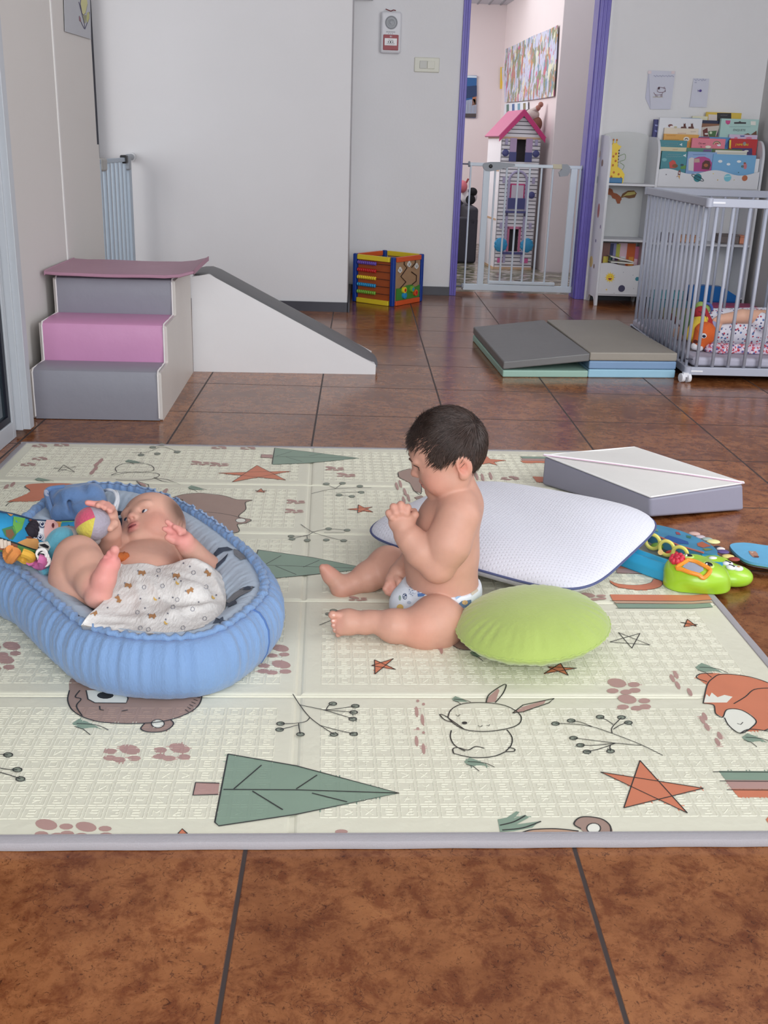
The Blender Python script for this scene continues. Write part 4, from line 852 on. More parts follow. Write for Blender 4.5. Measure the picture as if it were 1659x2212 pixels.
# decals on the outer left side and the squirrel at the back
XS = 1.5915
for px, py, ry, rz, col in ((1294, 333, .014, .026, (206, 160, 120)), (1301, 352, .010, .02, (130, 104, 90)), (1290, 388, .010, .022, (150, 168, 172)), (1293, 455, .012, .042, (168, 100, 92)), (1277, 565, .02, .034, (226, 200, 120)), (1283, 575, .006, .014, (120, 90, 70)), (1287, 520, .006, .01, (120, 120, 150)), (1297, 490, .005, .012, (140, 130, 160))):
    c = aX(px, py, XS); MB().prism([c+V((0, ry*2.2*math.cos(a), rz*math.sin(a))) for a in [2*math.pi*i/16 for i in range(16)]], (-.001, 0, 0), P(col, .5)).build('wall_decal', sp)
f5 = lambda u, v, o=.016: aY(1260+u/4.158, 120+v/4.16, YB-o)
sq = MB().prism([f5(*q) for q in ((218, 1208), (236, 1190), (262, 1205), (270, 1232), (300, 1240), (330, 1262), (345, 1290), (332, 1312), (330, 1330), (305, 1330), (290, 1290), (262, 1282), (250, 1256), (218, 1248))], (0, -.001, 0), P((164, 88, 50), .6))
sq.prism([f5(*q) for q in ((332, 1282), (352, 1242), (400, 1214), (456, 1212), (480, 1238), (462, 1276), (410, 1284), (370, 1272))], (0, -.001, 0), P((126, 84, 46), .6)).prism([f5(*q, .018) for q in ((350, 1270), (400, 1228), (462, 1222), (470, 1244), (420, 1256), (384, 1258))], (0, -.001, 0), P((204, 190, 110), .6)); sq.build('squirrel_decal', t)
# ---------------------------------------------------------------- books
def book(px0, py0, px1, py1, Y, col, label, th=.012, pages=False, z0=.716, deco=None, lean=.0):
    a, b = aY(px0, py0, Y), aY(px1, py1, Y); z1 = (aY((px0+px1)/2, py0, Y)).z
    o = MB().b2((a.x, Y, z0), (b.x, Y+.003, z1), P(col, .35)).b2((a.x, Y+th-.003, z0), (b.x, Y+th, z1), P(col, .35)).b2((a.x, Y, z0), (a.x+.003, Y+th, z1), P(col, .35)).build('book', bevel=.0012)
    tag(o, label, 'book', 'picture books in the white bookcase')
    MB().b2((a.x+.003, Y+.003, z0+.002), (b.x-.003, Y+th-.003, z1-.003), P((226, 222, 210), .7)).build('pages', o)
    if deco: deco(o, Y-.0007)
    return o
F7 = lambda u, v, Y: aY(1400+u/6.405, 240+v/6.406, Y)
def shp(o, Y, name, *items):
    for k, (col, pts) in enumerate(items):
        if isinstance(pts, tuple) and len(pts) == 4 and not isinstance(pts[0], tuple):
            u, v, r1, r2 = pts; pts = [(u+r1*math.cos(2*math.pi*i/14), v+r2*math.sin(2*math.pi*i/14)) for i in range(14)]
        MB().prism([F7(*q, Y-.0002*k) for q in pts], (0, -.0004, 0), P(col, .45)).build(name, o)
def words_(o, Y, txt, u, v, size, col): MB().text(txt, size, F7(u, v, Y-.0009), (1, 0, .012), (0, 0, 1), P(col, .45), .0003).build('title', o)
def scrib(o, Y, u0, u1, v, col, n_=10):
    MB().tube([F7(u0+(u1-u0)*i/n_, v+(7 if i % 2 else -7), Y-.001) for i in range(n_+1)], .0006, P(col, .5), 4).build('title', o)
book(1526, 243, 1600, 262, 3.118, (222, 190, 76), 'yellow and black book sticking up highest at the back', .016, deco=lambda o, Y: (shp(o, Y, 'cover_art', ((40, 40, 44), [(955, 25), (1150, 28), (1150, 200), (955, 200)]), ((222, 212, 206), [(835, 45), (955, 50), (950, 132), (832, 126)])), scrib(o, Y, 1005, 1095, 58, (190, 190, 196))))
book(1495, 251, 1528, 262, 3.105, (226, 224, 196), 'pale cream book edge just left of the yellow and black book', .008)
book(1511, 260, 1560, 266, 3.092, (32, 40, 74), 'navy book below the yellow and black book', .010)
book(1413, 258, 1428, 296, 3.085, (32, 34, 110), 'dark blue book standing at the far left of the back row', .02, deco=lambda o, Y: shp(o, Y, 'cover_art', ((150, 156, 206), [(95, 185), (140, 190), (130, 210), (98, 205)]), ((120, 126, 190), [(92, 260), (130, 268), (122, 296), (90, 280)])))
book(1472, 255, 1513, 262, 3.080, (126, 168, 206), 'light blue book peeping over the white animal book', .008)
book(1510, 267, 1560, 297, 3.072, (140, 96, 70), 'brown and green illustrated book in the middle of the back row', .010, deco=lambda o, Y: shp(o, Y, 'cover_art', ((206, 196, 186), [(715, 235), (760, 220), (990, 200), (940, 350), (715, 350)]), ((70, 112, 66), [(830, 280), (950, 270), (930, 350), (840, 350)]), ((110, 44, 40), [(755, 265), (820, 230), (832, 350), (765, 350)]), ((232, 232, 226), (805, 315, 24, 12)), ((210, 226, 190), (868, 300, 18, 18)), ((70, 60, 90), [(940, 340), (985, 240), (1015, 250), (1000, 350)])))
book(1425, 255, 1512, 304, 3.055, (228, 230, 236), 'white book with small brown dogs on its cover, back row left', .022, deco=lambda o, Y: shp(o, Y, 'cover_art', *[((96, 50, 42), [(u-40, 235), (u-30, 215), (u, 215), (u+2, 165), (u+12, 180), (u+28, 165), (u+30, 200), (u+44, 240), (u+20, 245), (u-20, 242)]) for u in (490, 592)], ((120, 70, 70), (310, 202, 34, 22)), ((236, 228, 226), (330, 218, 30, 16)), ((196, 184, 140), (380, 222, 22, 12))))
book(1558, 257, 1635, 296, 3.05, (176, 212, 206), 'mint green book titled ENQUETE at the right of the back row', .022, deco=lambda o, Y: (shp(o, Y, 'cover_art', ((200, 76, 136), [(1072, 128), (1140, 130), (1132, 172), (1104, 188), (1074, 166)]), ((60, 58, 62), [(1190, 152), (1250, 150), (1270, 138), (1290, 152), (1355, 154), (1355, 176), (1190, 176)]), ((234, 234, 226), [(1420, 140), (1490, 142), (1490, 195), (1420, 192)]), ((110, 72, 54), [(1320, 326), (1380, 306), (1420, 326), (1500, 270), (1503, 330)])), words_(o, Y, 'ENQUETE', 1262, 264, .017, (70, 84, 90)), scrib(o, Y, 1120, 1420, 216, (150, 180, 184), 24)))
book(1435, 277, 1508, 291, 3.035, (226, 214, 196), 'beige book with red lettering above the orange rainbow book', .008, deco=lambda o, Y: (scrib(o, Y, 410, 525, 308, (206, 110, 70), 14), scrib(o, Y, 590, 660, 285, (170, 160, 150), 8)))
book(1434, 290, 1507, 322, 3.02, (222, 164, 76), 'orange book with a small white rainbow badge', .012, deco=lambda o, Y: (shp(o, Y, 'cover_art', ((232, 226, 218), (530, 388, 42, 32)), ((90, 70, 70), (530, 392, 24, 20)), ((232, 226, 218), (530, 400, 18, 14)), ((232, 140, 70), [(545, 440), (600, 420), (640, 500), (545, 500)]), ((196, 150, 70), [(560, 430), (590, 428), (600, 500), (560, 500)])), scrib(o, Y, 255, 380, 338, (190, 124, 50), 12), scrib(o, Y, 245, 430, 395, (120, 90, 50), 14)))
book(1575, 291, 1635, 305, 3.028, (214, 196, 222), 'lilac book with pink flowers behind the red magazine', .008, deco=lambda o, Y: shp(o, Y, 'cover_art', ((226, 130, 160), (1215, 372, 24, 14)), ((226, 130, 160), (1395, 374, 44, 16)), ((90, 110, 170), [(1270, 338), (1340, 338), (1330, 356), (1280, 356)])))
book(1509, 296, 1575, 324, 3.018, (92, 152, 206), 'blue book behind the pink rainbow book', .010, deco=lambda o, Y: shp(o, Y, 'cover_art', ((160, 60, 90), [(700, 360), (850, 362), (850, 380), (700, 378)]), ((70, 110, 170), [(1060, 480), (1110, 400), (1120, 420), (1080, 520)])))
book(1426, 303, 1483, 322, 2.998, (62, 140, 152), 'teal sound book in the middle row, above the matching one', .014, deco=lambda o, Y: (scrib(o, Y, 230, 415, 445, (206, 226, 228), 18), scrib(o, Y, 240, 430, 475, (206, 226, 228), 16), shp(o, Y, 'cover_art', ((226, 236, 238), [(438, 458), (455, 455), (470, 440), (470, 486), (455, 472), (438, 470)]))))
book(1495, 299, 1564, 330, 2.994, (230, 130, 148), 'pink book titled OU EST LA with a rainbow', .014, deco=lambda o, Y: (words_(o, Y, 'Où est', 745, 448, .0155, (70, 20, 44)), words_(o, Y, 'la', 735, 492, .0150, (70, 20, 44)), MB().tube([F7(950+50*math.cos(a), 462-44*math.sin(a), Y-.001) for a in [math.pi*i/10 for i in range(11)]], .0022, P((120, 150, 120), .5), 6).tube([F7(950+36*math.cos(a), 462-30*math.sin(a), Y-.001) for a in [math.pi*i/10 for i in range(11)]], .0022, P((236, 200, 170), .5), 6).tube([F7(950+23*math.cos(a), 462-19*math.sin(a), Y-.001) for a in [math.pi*i/10 for i in range(11)]], .002, P((190, 90, 90), .5), 6).build('rainbow', o), shp(o, Y, 'cloud', ((236, 236, 240), (980, 470, 26, 16)), ((236, 232, 214), (830, 495, 40, 18)))))
book(1577, 300, 1632, 338, 2.99, (192, 52, 56), 'red magazine with yellow lettering at the right of the middle row', .010, deco=lambda o, Y: (words_(o, Y, "J'AIME LIRE", 1300, 466, .0165, (240, 214, 50)), shp(o, Y, 'cover_art', ((74, 60, 110), [(1160, 510), (1440, 515), (1440, 610), (1160, 600)]), ((140, 140, 150), (1334, 452, 22, 28)), ((236, 236, 230), (1360, 552, 32, 12)), ((238, 210, 60), [(1125, 400), (1150, 400), (1142, 520), (1122, 510)]))))
book(1427, 318, 1484, 330, 2.985, (226, 214, 178), 'cream book edge between the two teal sound books', .008, deco=lambda o, Y: scrib(o, Y, 340, 410, 530, (206, 110, 70), 8))
book(1484, 320, 1541, 334, 2.975, (84, 140, 120), 'green and purple book below the pink rainbow book', .008, deco=lambda o, Y: shp(o, Y, 'cover_art', ((110, 84, 140), [(770, 530), (870, 530), (880, 560), (760, 562)])))
book(1540, 322, 1602, 334, 2.97, (96, 116, 70), 'olive green book below the blue one, above the pale board books', .008)
book(1545, 325, 1612, 342, 2.955, (226, 224, 212), 'stack edge of a white board book behind the light blue book', .012, deco=lambda o, Y: shp(o, Y, 'cover_art', ((176, 172, 156), [(940, 574), (1360, 578), (1360, 584), (940, 580)])))
book(1430, 327, 1491, 378, 2.93, (62, 140, 152), 'teal sound book with red bird in the front row', .016, deco=lambda o, Y: (scrib(o, Y, 275, 460, 600, (206, 226, 228), 18), scrib(o, Y, 250, 480, 630, (206, 226, 228), 18), shp(o, Y, 'cover_art', ((226, 236, 238), [(488, 608), (505, 606), (522, 590), (522, 640), (505, 624), (488, 622)]), ((120, 184, 190), (225, 672, 34, 24)), ((206, 76, 66), [(290, 710), (340, 675), (372, 690), (400, 760), (380, 790), (300, 790)]), ((130, 80, 40), (372, 758, 40, 26)), ((40, 70, 84), (470, 745, 24, 16)), ((96, 148, 66), [(450, 770), (520, 748), (560, 760), (560, 800), (450, 800)]))))
book(1486, 328, 1543, 378, 2.922, (140, 170, 214), 'lilac and magenta book with a brown bear in the front row', .016, deco=lambda o, Y: (scrib(o, Y, 620, 800, 600, (96, 120, 180), 18), shp(o, Y, 'cover_art', ((178, 66, 134), [(630, 835), (628, 660), (700, 632), (780, 630), (850, 660), (884, 720), (880, 835)]), ((208, 206, 206), [(560, 660), (600, 640), (636, 650), (628, 830), (556, 820)]), ((190, 160, 150), [(640, 660), (710, 655), (714, 710), (640, 712)]), ((84, 44, 38), [(740, 800), (750, 720), (790, 680), (850, 690), (868, 750), (840, 810)]), ((170, 96, 56), (800, 750, 30, 24)))))
book(1541, 334, 1628, 380, 2.914, (120, 176, 218), 'large light blue book with white clouds at the right of the front row', .016, deco=lambda o, Y: shp(o, Y, 'cover_art', ((232, 238, 242), (998, 695, 30, 20)), ((232, 238, 242), (1112, 735, 26, 18)), ((232, 238, 242), (1257, 698, 30, 18)), ((200, 120, 130), (1342, 760, 24, 44)), ((150, 90, 70), (1338, 720, 18, 12)), ((90, 120, 120), (1306, 766, 20, 18))))
book(1627, 343, 1637, 374, 2.92, (230, 232, 236), 'blank white book at the right end of the front row', .012)
# books lying on the lower shelf of the left compartment
def flatbook(pts, z, h, col, label, Y0=2.93):
    o = MB().prism([V((x, y, z)) for x, y in pts], (0, 0, h), P(col, .5)).build('book', bevel=.001); tag(o, label, 'book', 'books and magazines on the low shelf'); return o
ZL = .0745
for i, (px, w_, h_, col, lab) in enumerate(((1303, .010, .292, (120, 70, 60), 'red brown book leaning at the left of the low shelf'), (1311, .010, .285, (40, 46, 96), 'dark blue book on the low shelf beside the red brown one'), (1318, .012, .29, (150, 150, 196), 'lilac book on the low shelf behind the open white book'), (1327, .012, .285, (188, 190, 60), 'yellow green magazine standing on the low shelf'), (1343, .012, .290, (236, 200, 214), 'pink magazine with a white shape standing on the low shelf'), (1362, .012, .288, (220, 110, 60), 'orange and pink magazine at the right of the low shelf'), (1372, .010, .270, (214, 120, 160), 'bright pink book at the right end of the low shelf'))):
    x = aY(px, 560, 3.03).x; o = MB().box((x+.008, 3.03+.01*i, ZL+h_/2), (.055, w_, h_), P(col, .4), (V((1, .12*(i % 3-1), 0)).normalized(), V((-.12*(i % 3-1), 1, 0)).normalized(), up)).build('book', bevel=.001)
    tag(o, lab, 'book', 'books and magazines on the low shelf'); MB().box((x+.012, 3.024+.01*i, ZL+h_*.62), (.03, w_+.002, h_*.2), P(((236, 214, 90), (90, 150, 120), (236, 236, 240), (110, 60, 120), (240, 240, 244), (240, 160, 60), (250, 220, 230))[i], .5)).build('cover_art', o)
for k, (z, dz, lab) in enumerate(((.262, .030, 'open white board book lying across the low shelf front'), (.254, .004, 'lower white board book on the low shelf front'))):
    a = aY(1316+k*2, 573, 2.93); b = aY(1366, 575, 2.93)
    o = MB().add([(a.x, 2.915, z+dz), (b.x, 2.905, z), (b.x, 3.0, z), (a.x, 3.0, z+dz), (a.x, 2.915, z+dz+.007), (b.x, 2.905, z+.007), (b.x, 3.0, z+.007), (a.x, 3.0, z+dz+.007)], [(3, 2, 1, 0), (4, 5, 6, 7), (0, 1, 5, 4), (1, 2, 6, 5), (2, 3, 7, 6), (3, 0, 4, 7)], P((232, 230, 222), .6)).build('book', bevel=.001); tag(o, lab, 'book', 'books and magazines on the low shelf')
# ---------------------------------------------------------------- toys on the shelves
GY, GO = P((240, 206, 40), .4), P((200, 110, 40), .4)
t = thing('giraffe_toy', (1.652, 2.98, .72), 'yellow spotted giraffe toy on the upper left shelf', 'toy'); gz = .7205
cxg = 1.648
MB().prism([(cxg-.028, 2.972, gz), (cxg+.062, 2.972, gz), (cxg+.066, 2.972, gz+.05), (cxg+.045, 2.972, gz+.078), (cxg+.020, 2.972, gz+.092), (cxg+.014, 2.972, gz+.19), (cxg-.022, 2.972, gz+.19), (cxg-.026, 2.972, gz+.06)], (0, .022, 0), GY).build('body', t, bevel=.005, bseg=3)
MB().prism([(cxg-.036, 2.970, gz+.178), (cxg-.008, 2.970, gz+.172), (cxg+.020, 2.970, gz+.190), (cxg+.030, 2.970, gz+.208), (cxg+.012, 2.970, gz+.214), (cxg+.0, 2.970, gz+.226), (cxg-.022, 2.970, gz+.222), (cxg-.036, 2.970, gz+.20)], (0, .026, 0), GY).build('head', t, bevel=.006, bseg=3)
for dx in (-.018, .002): MB().cyl((cxg+dx, 2.983, gz+.218), (cxg+dx, 2.983, gz+.242), .003, GY, 8).ell((cxg+dx, 2.983, gz+.243), .0055, GO).build('horn', t)
for dx, dz in ((-.01, .10), (.004, .125), (-.012, .15), (.002, .165), (.0, .06), (.03, .05), (-.012, .035), (.02, .02), (.045, .03)): MB().ell((cxg+dx, 2.9715, gz+dz), (.006, .0012, .007), GO, nu=10, nv=6).build('spot', t)
for k in range(6): MB().box((cxg+.018, 2.983, gz+.10+k*.017), (.010, .016, .010), P((70, 40, 30), .5)).build('mane', t)
MB().tube(spline([(cxg+.02, 2.98, gz+.15), (cxg+.055, 2.975, gz+.165), (cxg+.06, 2.975, gz+.135), (cxg+.03, 2.98, gz+.12), (cxg+.058, 2.975, gz+.10), (cxg+.05, 2.975, gz+.075)], 6), .0022, P((150, 170, 140), .5), 6).build('cord', t)
MB().b2((cxg-.03, 2.962, gz), (cxg+.055, 3.0, gz+.03), P((50, 120, 170), .4)).build('base', t, bevel=.004)
for px0, px1, py0, col, lab in ((1430, 1455, 504, (132, 118, 128), 'mauve box on the lower right shelf behind the bars'), (1458, 1508, 508, (206, 150, 110), 'row of orange brown blocks on the lower right shelf'), (1551, 1595, 506, (122, 112, 110), 'dark taupe fabric box on the lower right shelf'), (1596, 1612, 509, (226, 150, 120), 'orange candle holder on the lower right shelf')):
    a, b = aY(px0, 535, 2.97), aY(px1, 535, 2.97); zt_ = aY(px0, py0, 2.97).z
    o = MB().b2((a.x, 2.97, .388), (b.x, 3.07, zt_), P(col, .7)).build('storage_box', bevel=.006, bseg=3); tag(o, lab, 'box')
    MB().b2((a.x-.001, 2.969, zt_-.012), (b.x+.001, 3.071, zt_-.006), P(tuple(int(c*.85) for c in col), .7)).build('lid', o)
# things at the foot of the bookcase, seen through the playpen
o = MB().prism([(2.14, 2.80, .0), (2.44, 2.80, .0), (2.44, 2.80, .09), (2.34, 2.80, .145), (2.24, 2.80, .150), (2.14, 2.80, .145)], (0, .07, 0), P((20, 110, 190), .4)).build('toy_crate', bevel=.008, bseg=3); tag(o, 'bright blue plastic crate on the floor in front of the bookcase', 'crate'); MB().b2((2.15, 2.796, .055), (2.43, 2.801, .062), P((14, 90, 165), .4)).build('rib', o)
o = MB().b2((1.925, 2.79, .062), (2.12, 2.87, .112), P((70, 160, 176), .5)).build('toy_crate', bevel=.006); MB().b2((1.92, 2.78, .0), (2.13, 2.875, .06), P((60, 130, 150), .5)).build('base', o); tag(o, 'teal storage tray on the floor behind the playpen bars', 'crate')
o = MB().b2((1.90, 1.95, 0), (2.52, 2.55, .05), M('olive_mat', (122, 126, 72), .6, var=.1)).build('floor_mat', bevel=.01); tag(o, 'olive green foam mat on the floor behind the playpen', 'mat')
o = MB().b2((2.16, 2.60, 0), (2.5, 2.75, .06), P((176, 76, 116), .5)).build('play_block', bevel=.006); tag(o, 'magenta block behind the olive mat', 'toy')
o = MB().b2((2.30, 2.05, .05), (2.50, 2.22, .075), P((96, 110, 176), .5)).build('play_block', bevel=.006); tag(o, 'flat blue block lying on the olive mat', 'toy')
# ================================================================ doll house and the hall
PKR, PKL, PLB, PLG, LILAC = P((190, 44, 110), .4), P((190, 110, 140), .5), P((70, 72, 124), .5), P((176, 150, 182), .5), P((168, 160, 190), .5)
t = thing('dollhouse', (1.345, 5.0, 0), 'tall pink roofed wooden dollhouse standing in the hall behind the gate', 'dollhouse')
x0, x1, y0, y1, zr = 1.190, 1.492, 4.75, 5.22, .985; cxh = (x0+x1)/2
sid = bpy.data.materials.new('striped_siding'); sid.use_nodes = True; nt = sid.node_tree
tc = nt.nodes.new('ShaderNodeTexCoord'); sx = nt.nodes.new('ShaderNodeSeparateXYZ'); nt.links.new(tc.outputs['Object'], sx.inputs[0])
fr = mathn(nt, 'FRACT', mathn(nt, 'DIVIDE', sx.outputs['Z'], .0285)); lt = mathn(nt, 'LESS_THAN', fr, .2)
mx = nt.nodes.new('ShaderNodeMixRGB'); mx.inputs[1].default_value = (*lin((226, 222, 226)), 1); mx.inputs[2].default_value = (*lin((58, 54, 64)), 1); nt.links.new(lt, mx.inputs[0]); nt.links.new(mx.outputs[0], nt.nodes['Principled BSDF'].inputs['Base Color'])
def wall_with_holes():
    holes = [(cxh-.036, cxh+.036, .80, .975), (cxh-.045, cxh+.035, .46, .60), (cxh-.045, cxh+.028, .135, .305)]
    mb = MB(); z = 0
    zs = [0]+[v for h in holes[::-1] for v in h[2:]]+[zr]
    for i in range(len(zs)-1):
        h = [q for q in holes if abs(q[2]-zs[i]) < 1e-6]
        if h: mb.b2((x0, y0, zs[i]), (h[0][0], y0+.01, zs[i+1]), sid).b2((h[0][1], y0, zs[i]), (x1, y0+.01, zs[i+1]), sid)
        else: mb.b2((x0, y0, zs[i]), (x1, y0+.01, zs[i+1]), sid)
    mb.prism([(x0, y0, zr), (x1, y0, zr), (cxh, y0, zr+.165)], (0, .01, 0), sid)
    return mb.build('facade', t)
wall_with_holes()
MB().b2((x0-.004, y0, 0), (x0+.006, y1, zr), P((236, 232, 236), .5)).b2((x1-.006, y0, 0), (x1, y1, zr), P((226, 222, 226), .5)).b2((x0, y1-.01, 0), (x1, y1, zr), P((150, 140, 150), .5)).build('side_wall', t)
for z in (.0, .365, .725, .96): MB().b2((x0-.006, y0-.003, z), (x1, y1, z+.016), P((206, 172, 140), .5)).build('storey', t) if z in (.0, .96) else MB().b2((x0-.006, y0+.011, z), (x1-.008, y1, z+.014), P((206, 172, 140), .5)).build('storey', t)
for s in (-1, 1):
    d_ = V((s*(.151+.02), 0, -(.165+.02))); n_ = V((d_.z*-s, 0, s*d_.x)).normalized(); n_ = n_ if n_.z > 0 else -n_
    a = V((cxh, y0-.025, zr+.175)); MB().prism([a, a+d_*1.03, a+d_*1.03+n_*.012, a+n_*.012], (0, y1-y0+.04, 0), PKL).build('roof', t)
    MB().prism([a+V((0, -.006, .012)), a+d_*1.03+V((0, -.006, .012)), a+d_*1.03+V((0, -.006, -.03)), a+V((0, -.006, -.036))], (0, .012, 0), PKR).build('gable_trim', t)
for z0, z1, zc in ((.80, .975, .87), (.46, .60, 0), (.135, .305, 0)):
    for s in (-1, 1):
        if zc:
            sh = MB().b2((cxh+s*.036, y0-.008, z0), (cxh+s*.086, y0-.001, z1-.008), PLG).build('shutter', t); MB().b2((cxh+s*.034, y0-.010, z0), (cxh+s*.088, y0-.0005, zc-.002), PLB).build('shutter_base', sh)
MB().b2((cxh-.062, y0-.004, .535), (cxh+.052, y0-.001, .640), PKR).b2((cxh-.052, y0-.008, .535), (cxh+.042, y0-.003, .630), P((196, 186, 198), .5)).build('window_frame', t)
MB().b2((cxh-.075, y0-.018, .455), (cxh+.058, y0-.001, .535), PLB).build('balcony', t); MB().b2((cxh-.088, y0-.022, .425), (cxh+.072, y0-.001, .44), PLB).b2((cxh-.084, y0-.012, .40), (cxh-.07, y0-.001, .425), PLB).b2((cxh+.056, y0-.012, .40), (cxh+.07, y0-.001, .425), PLB).build('balcony_ledge', t)
MB().tube(arc((cxh-.005, y0-.005, .655), (1, 0, 0), (0, 0, 1), .07, 0, math.pi, 14, .075), .009, LILAC, 8).build('arch', t)
for s in (-1, 1): MB().b2((cxh-.005+s*.07-.009, y0-.012, .05), (cxh-.005+s*.07+.009, y0-.001, .655), LILAC).build('column', t)
MB().b2((cxh-.062, y0-.006, .135), (cxh-.045, y0-.001, .32), PKL).b2((cxh+.028, y0-.006, .135), (cxh+.046, y0-.001, .32), PKL).b2((cxh-.062, y0-.006, .305), (cxh+.046, y0-.001, .324), PKL).build('door_frame', t); MB().b2((cxh-.09, y0-.02, .115), (cxh+.07, y0-.001, .132), PLB).build('doorstep', t)
for s, bx_ in ((-1, -.108), (1, .098)):
    mb = MB(); 
    for k in range(9): a = k*.7; mb.ell((cxh+bx_+.028*math.cos(a), y0-.010, .185+.032*math.sin(a)), (.026, .008, .024), P((52, 148, 196), .5), nu=10, nv=6)
    mb.ell((cxh+bx_, y0-.012, .185), (.042, .01, .045), P((52, 148, 196), .5)); mb.build('bush', t); MB().b2((cxh+bx_-.018, y0-.012, .05), (cxh+bx_+.018, y0-.001, .085), P((206, 96, 150), .5)).build('flower_pot', t)
for x, z in ((-.118, .86), (.118, .86), (.108, .56)): MB().ell((cxh+x, y0-.008, z), (.026, .008, .026), PLB, nu=14, nv=8).build('hanging_basket', t)
for z in (.94, .665, .33):
    for s in (-1, 1): MB().b2((cxh+s*.115-.010, y0-.012, z-.022), (cxh+s*.115+.010, y0-.001, z+.022), LILAC).build('lantern', t)
t.rotation_euler = (0, 0, .094); t.location = (1.345-.0242, 5.0+.0134, 0)
# plush toy slumped on the roof ridge against the wall
t = thing('plush_animal', (1.47, 4.98, 1.05), 'brown and cream plush toy slumped behind the dollhouse roof', 'plush toy'); c0 = V((1.455, 4.98, 1.10))
s = SDF((1.36, 4.88, .98), (1.56, 5.08, 1.30), .005); s.ell((1.475, 4.97, 1.075), (.045, .05, .055)).mesh('head', M('brown_plush', (128, 84, 70), .9, bump=.3, bscale=80), t)
s = SDF((1.36, 4.88, 1.0), (1.58, 5.08, 1.30), .005); s.ell((1.44, 4.98, 1.14), (.055, .05, .045)).cone((1.42, 4.98, 1.15), (1.385, 4.96, 1.12), .022, .016).mesh('body', M('cream_plush', (190, 176, 170), .9, bump=.3, bscale=80), t)
for a, b in (((1.44, 4.96, 1.17), (1.475, 4.94, 1.19)), ((1.46, 4.97, 1.16), (1.495, 4.95, 1.215))): MB().tube([a, b], [.018, .016], M('cream_plush', (0, 0, 0)), 10).build('limb', t); MB().ell(b, (.02, .02, .02), P((160, 110, 96), .9)).build('paw', t)
# painted banner, card strip, poster
banner = bpy.data.materials.new('painted_paper'); banner.use_nodes = True; nt = banner.node_tree; bs = nt.nodes['Principled BSDF']; tc = nt.nodes.new('ShaderNodeTexCoord')
mp = nt.nodes.new('ShaderNodeMapping'); mp.inputs['Scale'].default_value = (1, 1.6, .9); nt.links.new(tc.outputs['Object'], mp.inputs[0]); last = None
for k, (c, th, off) in enumerate((((190, 192, 214), 0, 0), ((134, 138, 110), .53, 3), ((176, 128, 116), .60, 9), ((214, 212, 186), .61, 15), ((190, 92, 134), .63, 21), ((120, 148, 166), .62, 30), ((200, 140, 96), .635, 37))):
    if k == 0: last = (*lin(c), 1); continue
    nz = nt.nodes.new('ShaderNodeTexNoise'); nz.inputs['Scale'].default_value = 5+k; nz.inputs['Detail'].default_value = 4; ad = nt.nodes.new('ShaderNodeVectorMath'); ad.inputs[1].default_value = (off, off, off); nt.links.new(mp.outputs[0], ad.inputs[0]); nt.links.new(ad.outputs[0], nz.inputs['Vector'])
    m_ = nt.nodes.new('ShaderNodeMixRGB'); nt.links.new(mathn(nt, 'GREATER_THAN', nz.outputs[0], th), m_.inputs[0])
    if k == 1: m_.inputs[1].default_value = last
    else: nt.links.new(last, m_.inputs[1])
    m_.inputs[2].default_value = (*lin(c), 1); last = m_.outputs[0]
nt.links.new(last, bs.inputs['Base Color']); bs.inputs['Roughness'].default_value = .7
off = -HBn if HBn.x > 0 else HBn
H0 = HB0+off*.012
bp_ = [rp(a, b, H0, HBn) for a, b in ((1092, 106), (1115, 96), (1150, 78), (1185, 64), (1205, 54), (1202, 120), (1196, 208), (1160, 214), (1120, 219), (1090, 221), (1088, 170))]
tag(MB().prism(bp_, -off*.003, banner).build('painted_banner'), 'long child painting in many colours taped to the hall wall', 'painting')
o = MB().prism([rp(a, b, H0, HBn) for a, b in ((1090, 224), (1140, 219), (1140, 236), (1120, 245), (1088, 250))], -off*.003, P((214, 218, 226), .7)).build('card_strip')
for k in range(4): MB().prism([rp(a, b, H0+off*.002, HBn) for a, b in ((1094+k*12, 226-k), (1099+k*12, 225-k), (1099+k*12, 242-k), (1094+k*12, 243-k))], -off*.001, P(((90, 120, 110), (70, 100, 150), (110, 150, 170), (130, 120, 90))[k], .6)).build('card_art', o)
tag(o, 'strip of small pale cards on the hall wall under the long painting', 'cards')
o = MB().prism([aY(a, b, 6.885) for a, b in ((1006, 163), (1030, 163), (1027, 255), (1003, 254))], (0, .004, 0), P((30, 90, 150), .5)).build('poster'); tag(o, 'blue poster on the far hall wall beside the purple jamb', 'poster')
PF = lambda u, v: aY(960+u/4.608, v/4.608, 6.883)
for col, pts in (((24, 52, 96), [(215, 860), (322, 850), (322, 960), (215, 980)]), ((150, 160, 180), [(212, 1000), (320, 980), (316, 1130), (208, 1130)]), ((170, 110, 80), [(280, 960), (318, 950), (316, 1040), (276, 1050)]), ((70, 60, 60), [(208, 1130), (316, 1130), (314, 1170), (206, 1170)]), ((206, 220, 232), [(220, 752), (322, 755), (322, 775), (220, 772)])): MB().prism([PF(*q) for q in pts], (0, -.001, 0), P(col, .5)).build('poster_art', o)
for k in range(9): MB().b2(PF(215+k*11, 1120)+V((0, -.002, 0)), PF(221+k*11, 1040-(k*37) % 60)+V((0, 0, 0)), P(((210, 214, 222), (120, 100, 100), (190, 150, 120))[k % 3], .5)).build('poster_figure', o)
o = MB().prism([aY(a, b, 6.88) for a, b in ((1081, 145), (1089, 145), (1089, 192), (1080, 192))], (0, .004, 0), P((226, 190, 70), .5)).build('paper_tag'); MB().prism([aY(a, b, 6.878) for a, b in ((1084, 146), (1089, 146), (1089, 176), (1085, 176))], (0, .002, 0), P((200, 206, 226), .6)).build('paper_top', o); tag(o, 'yellow and white paper tag hanging in the hall corner beside the painting', 'paper')
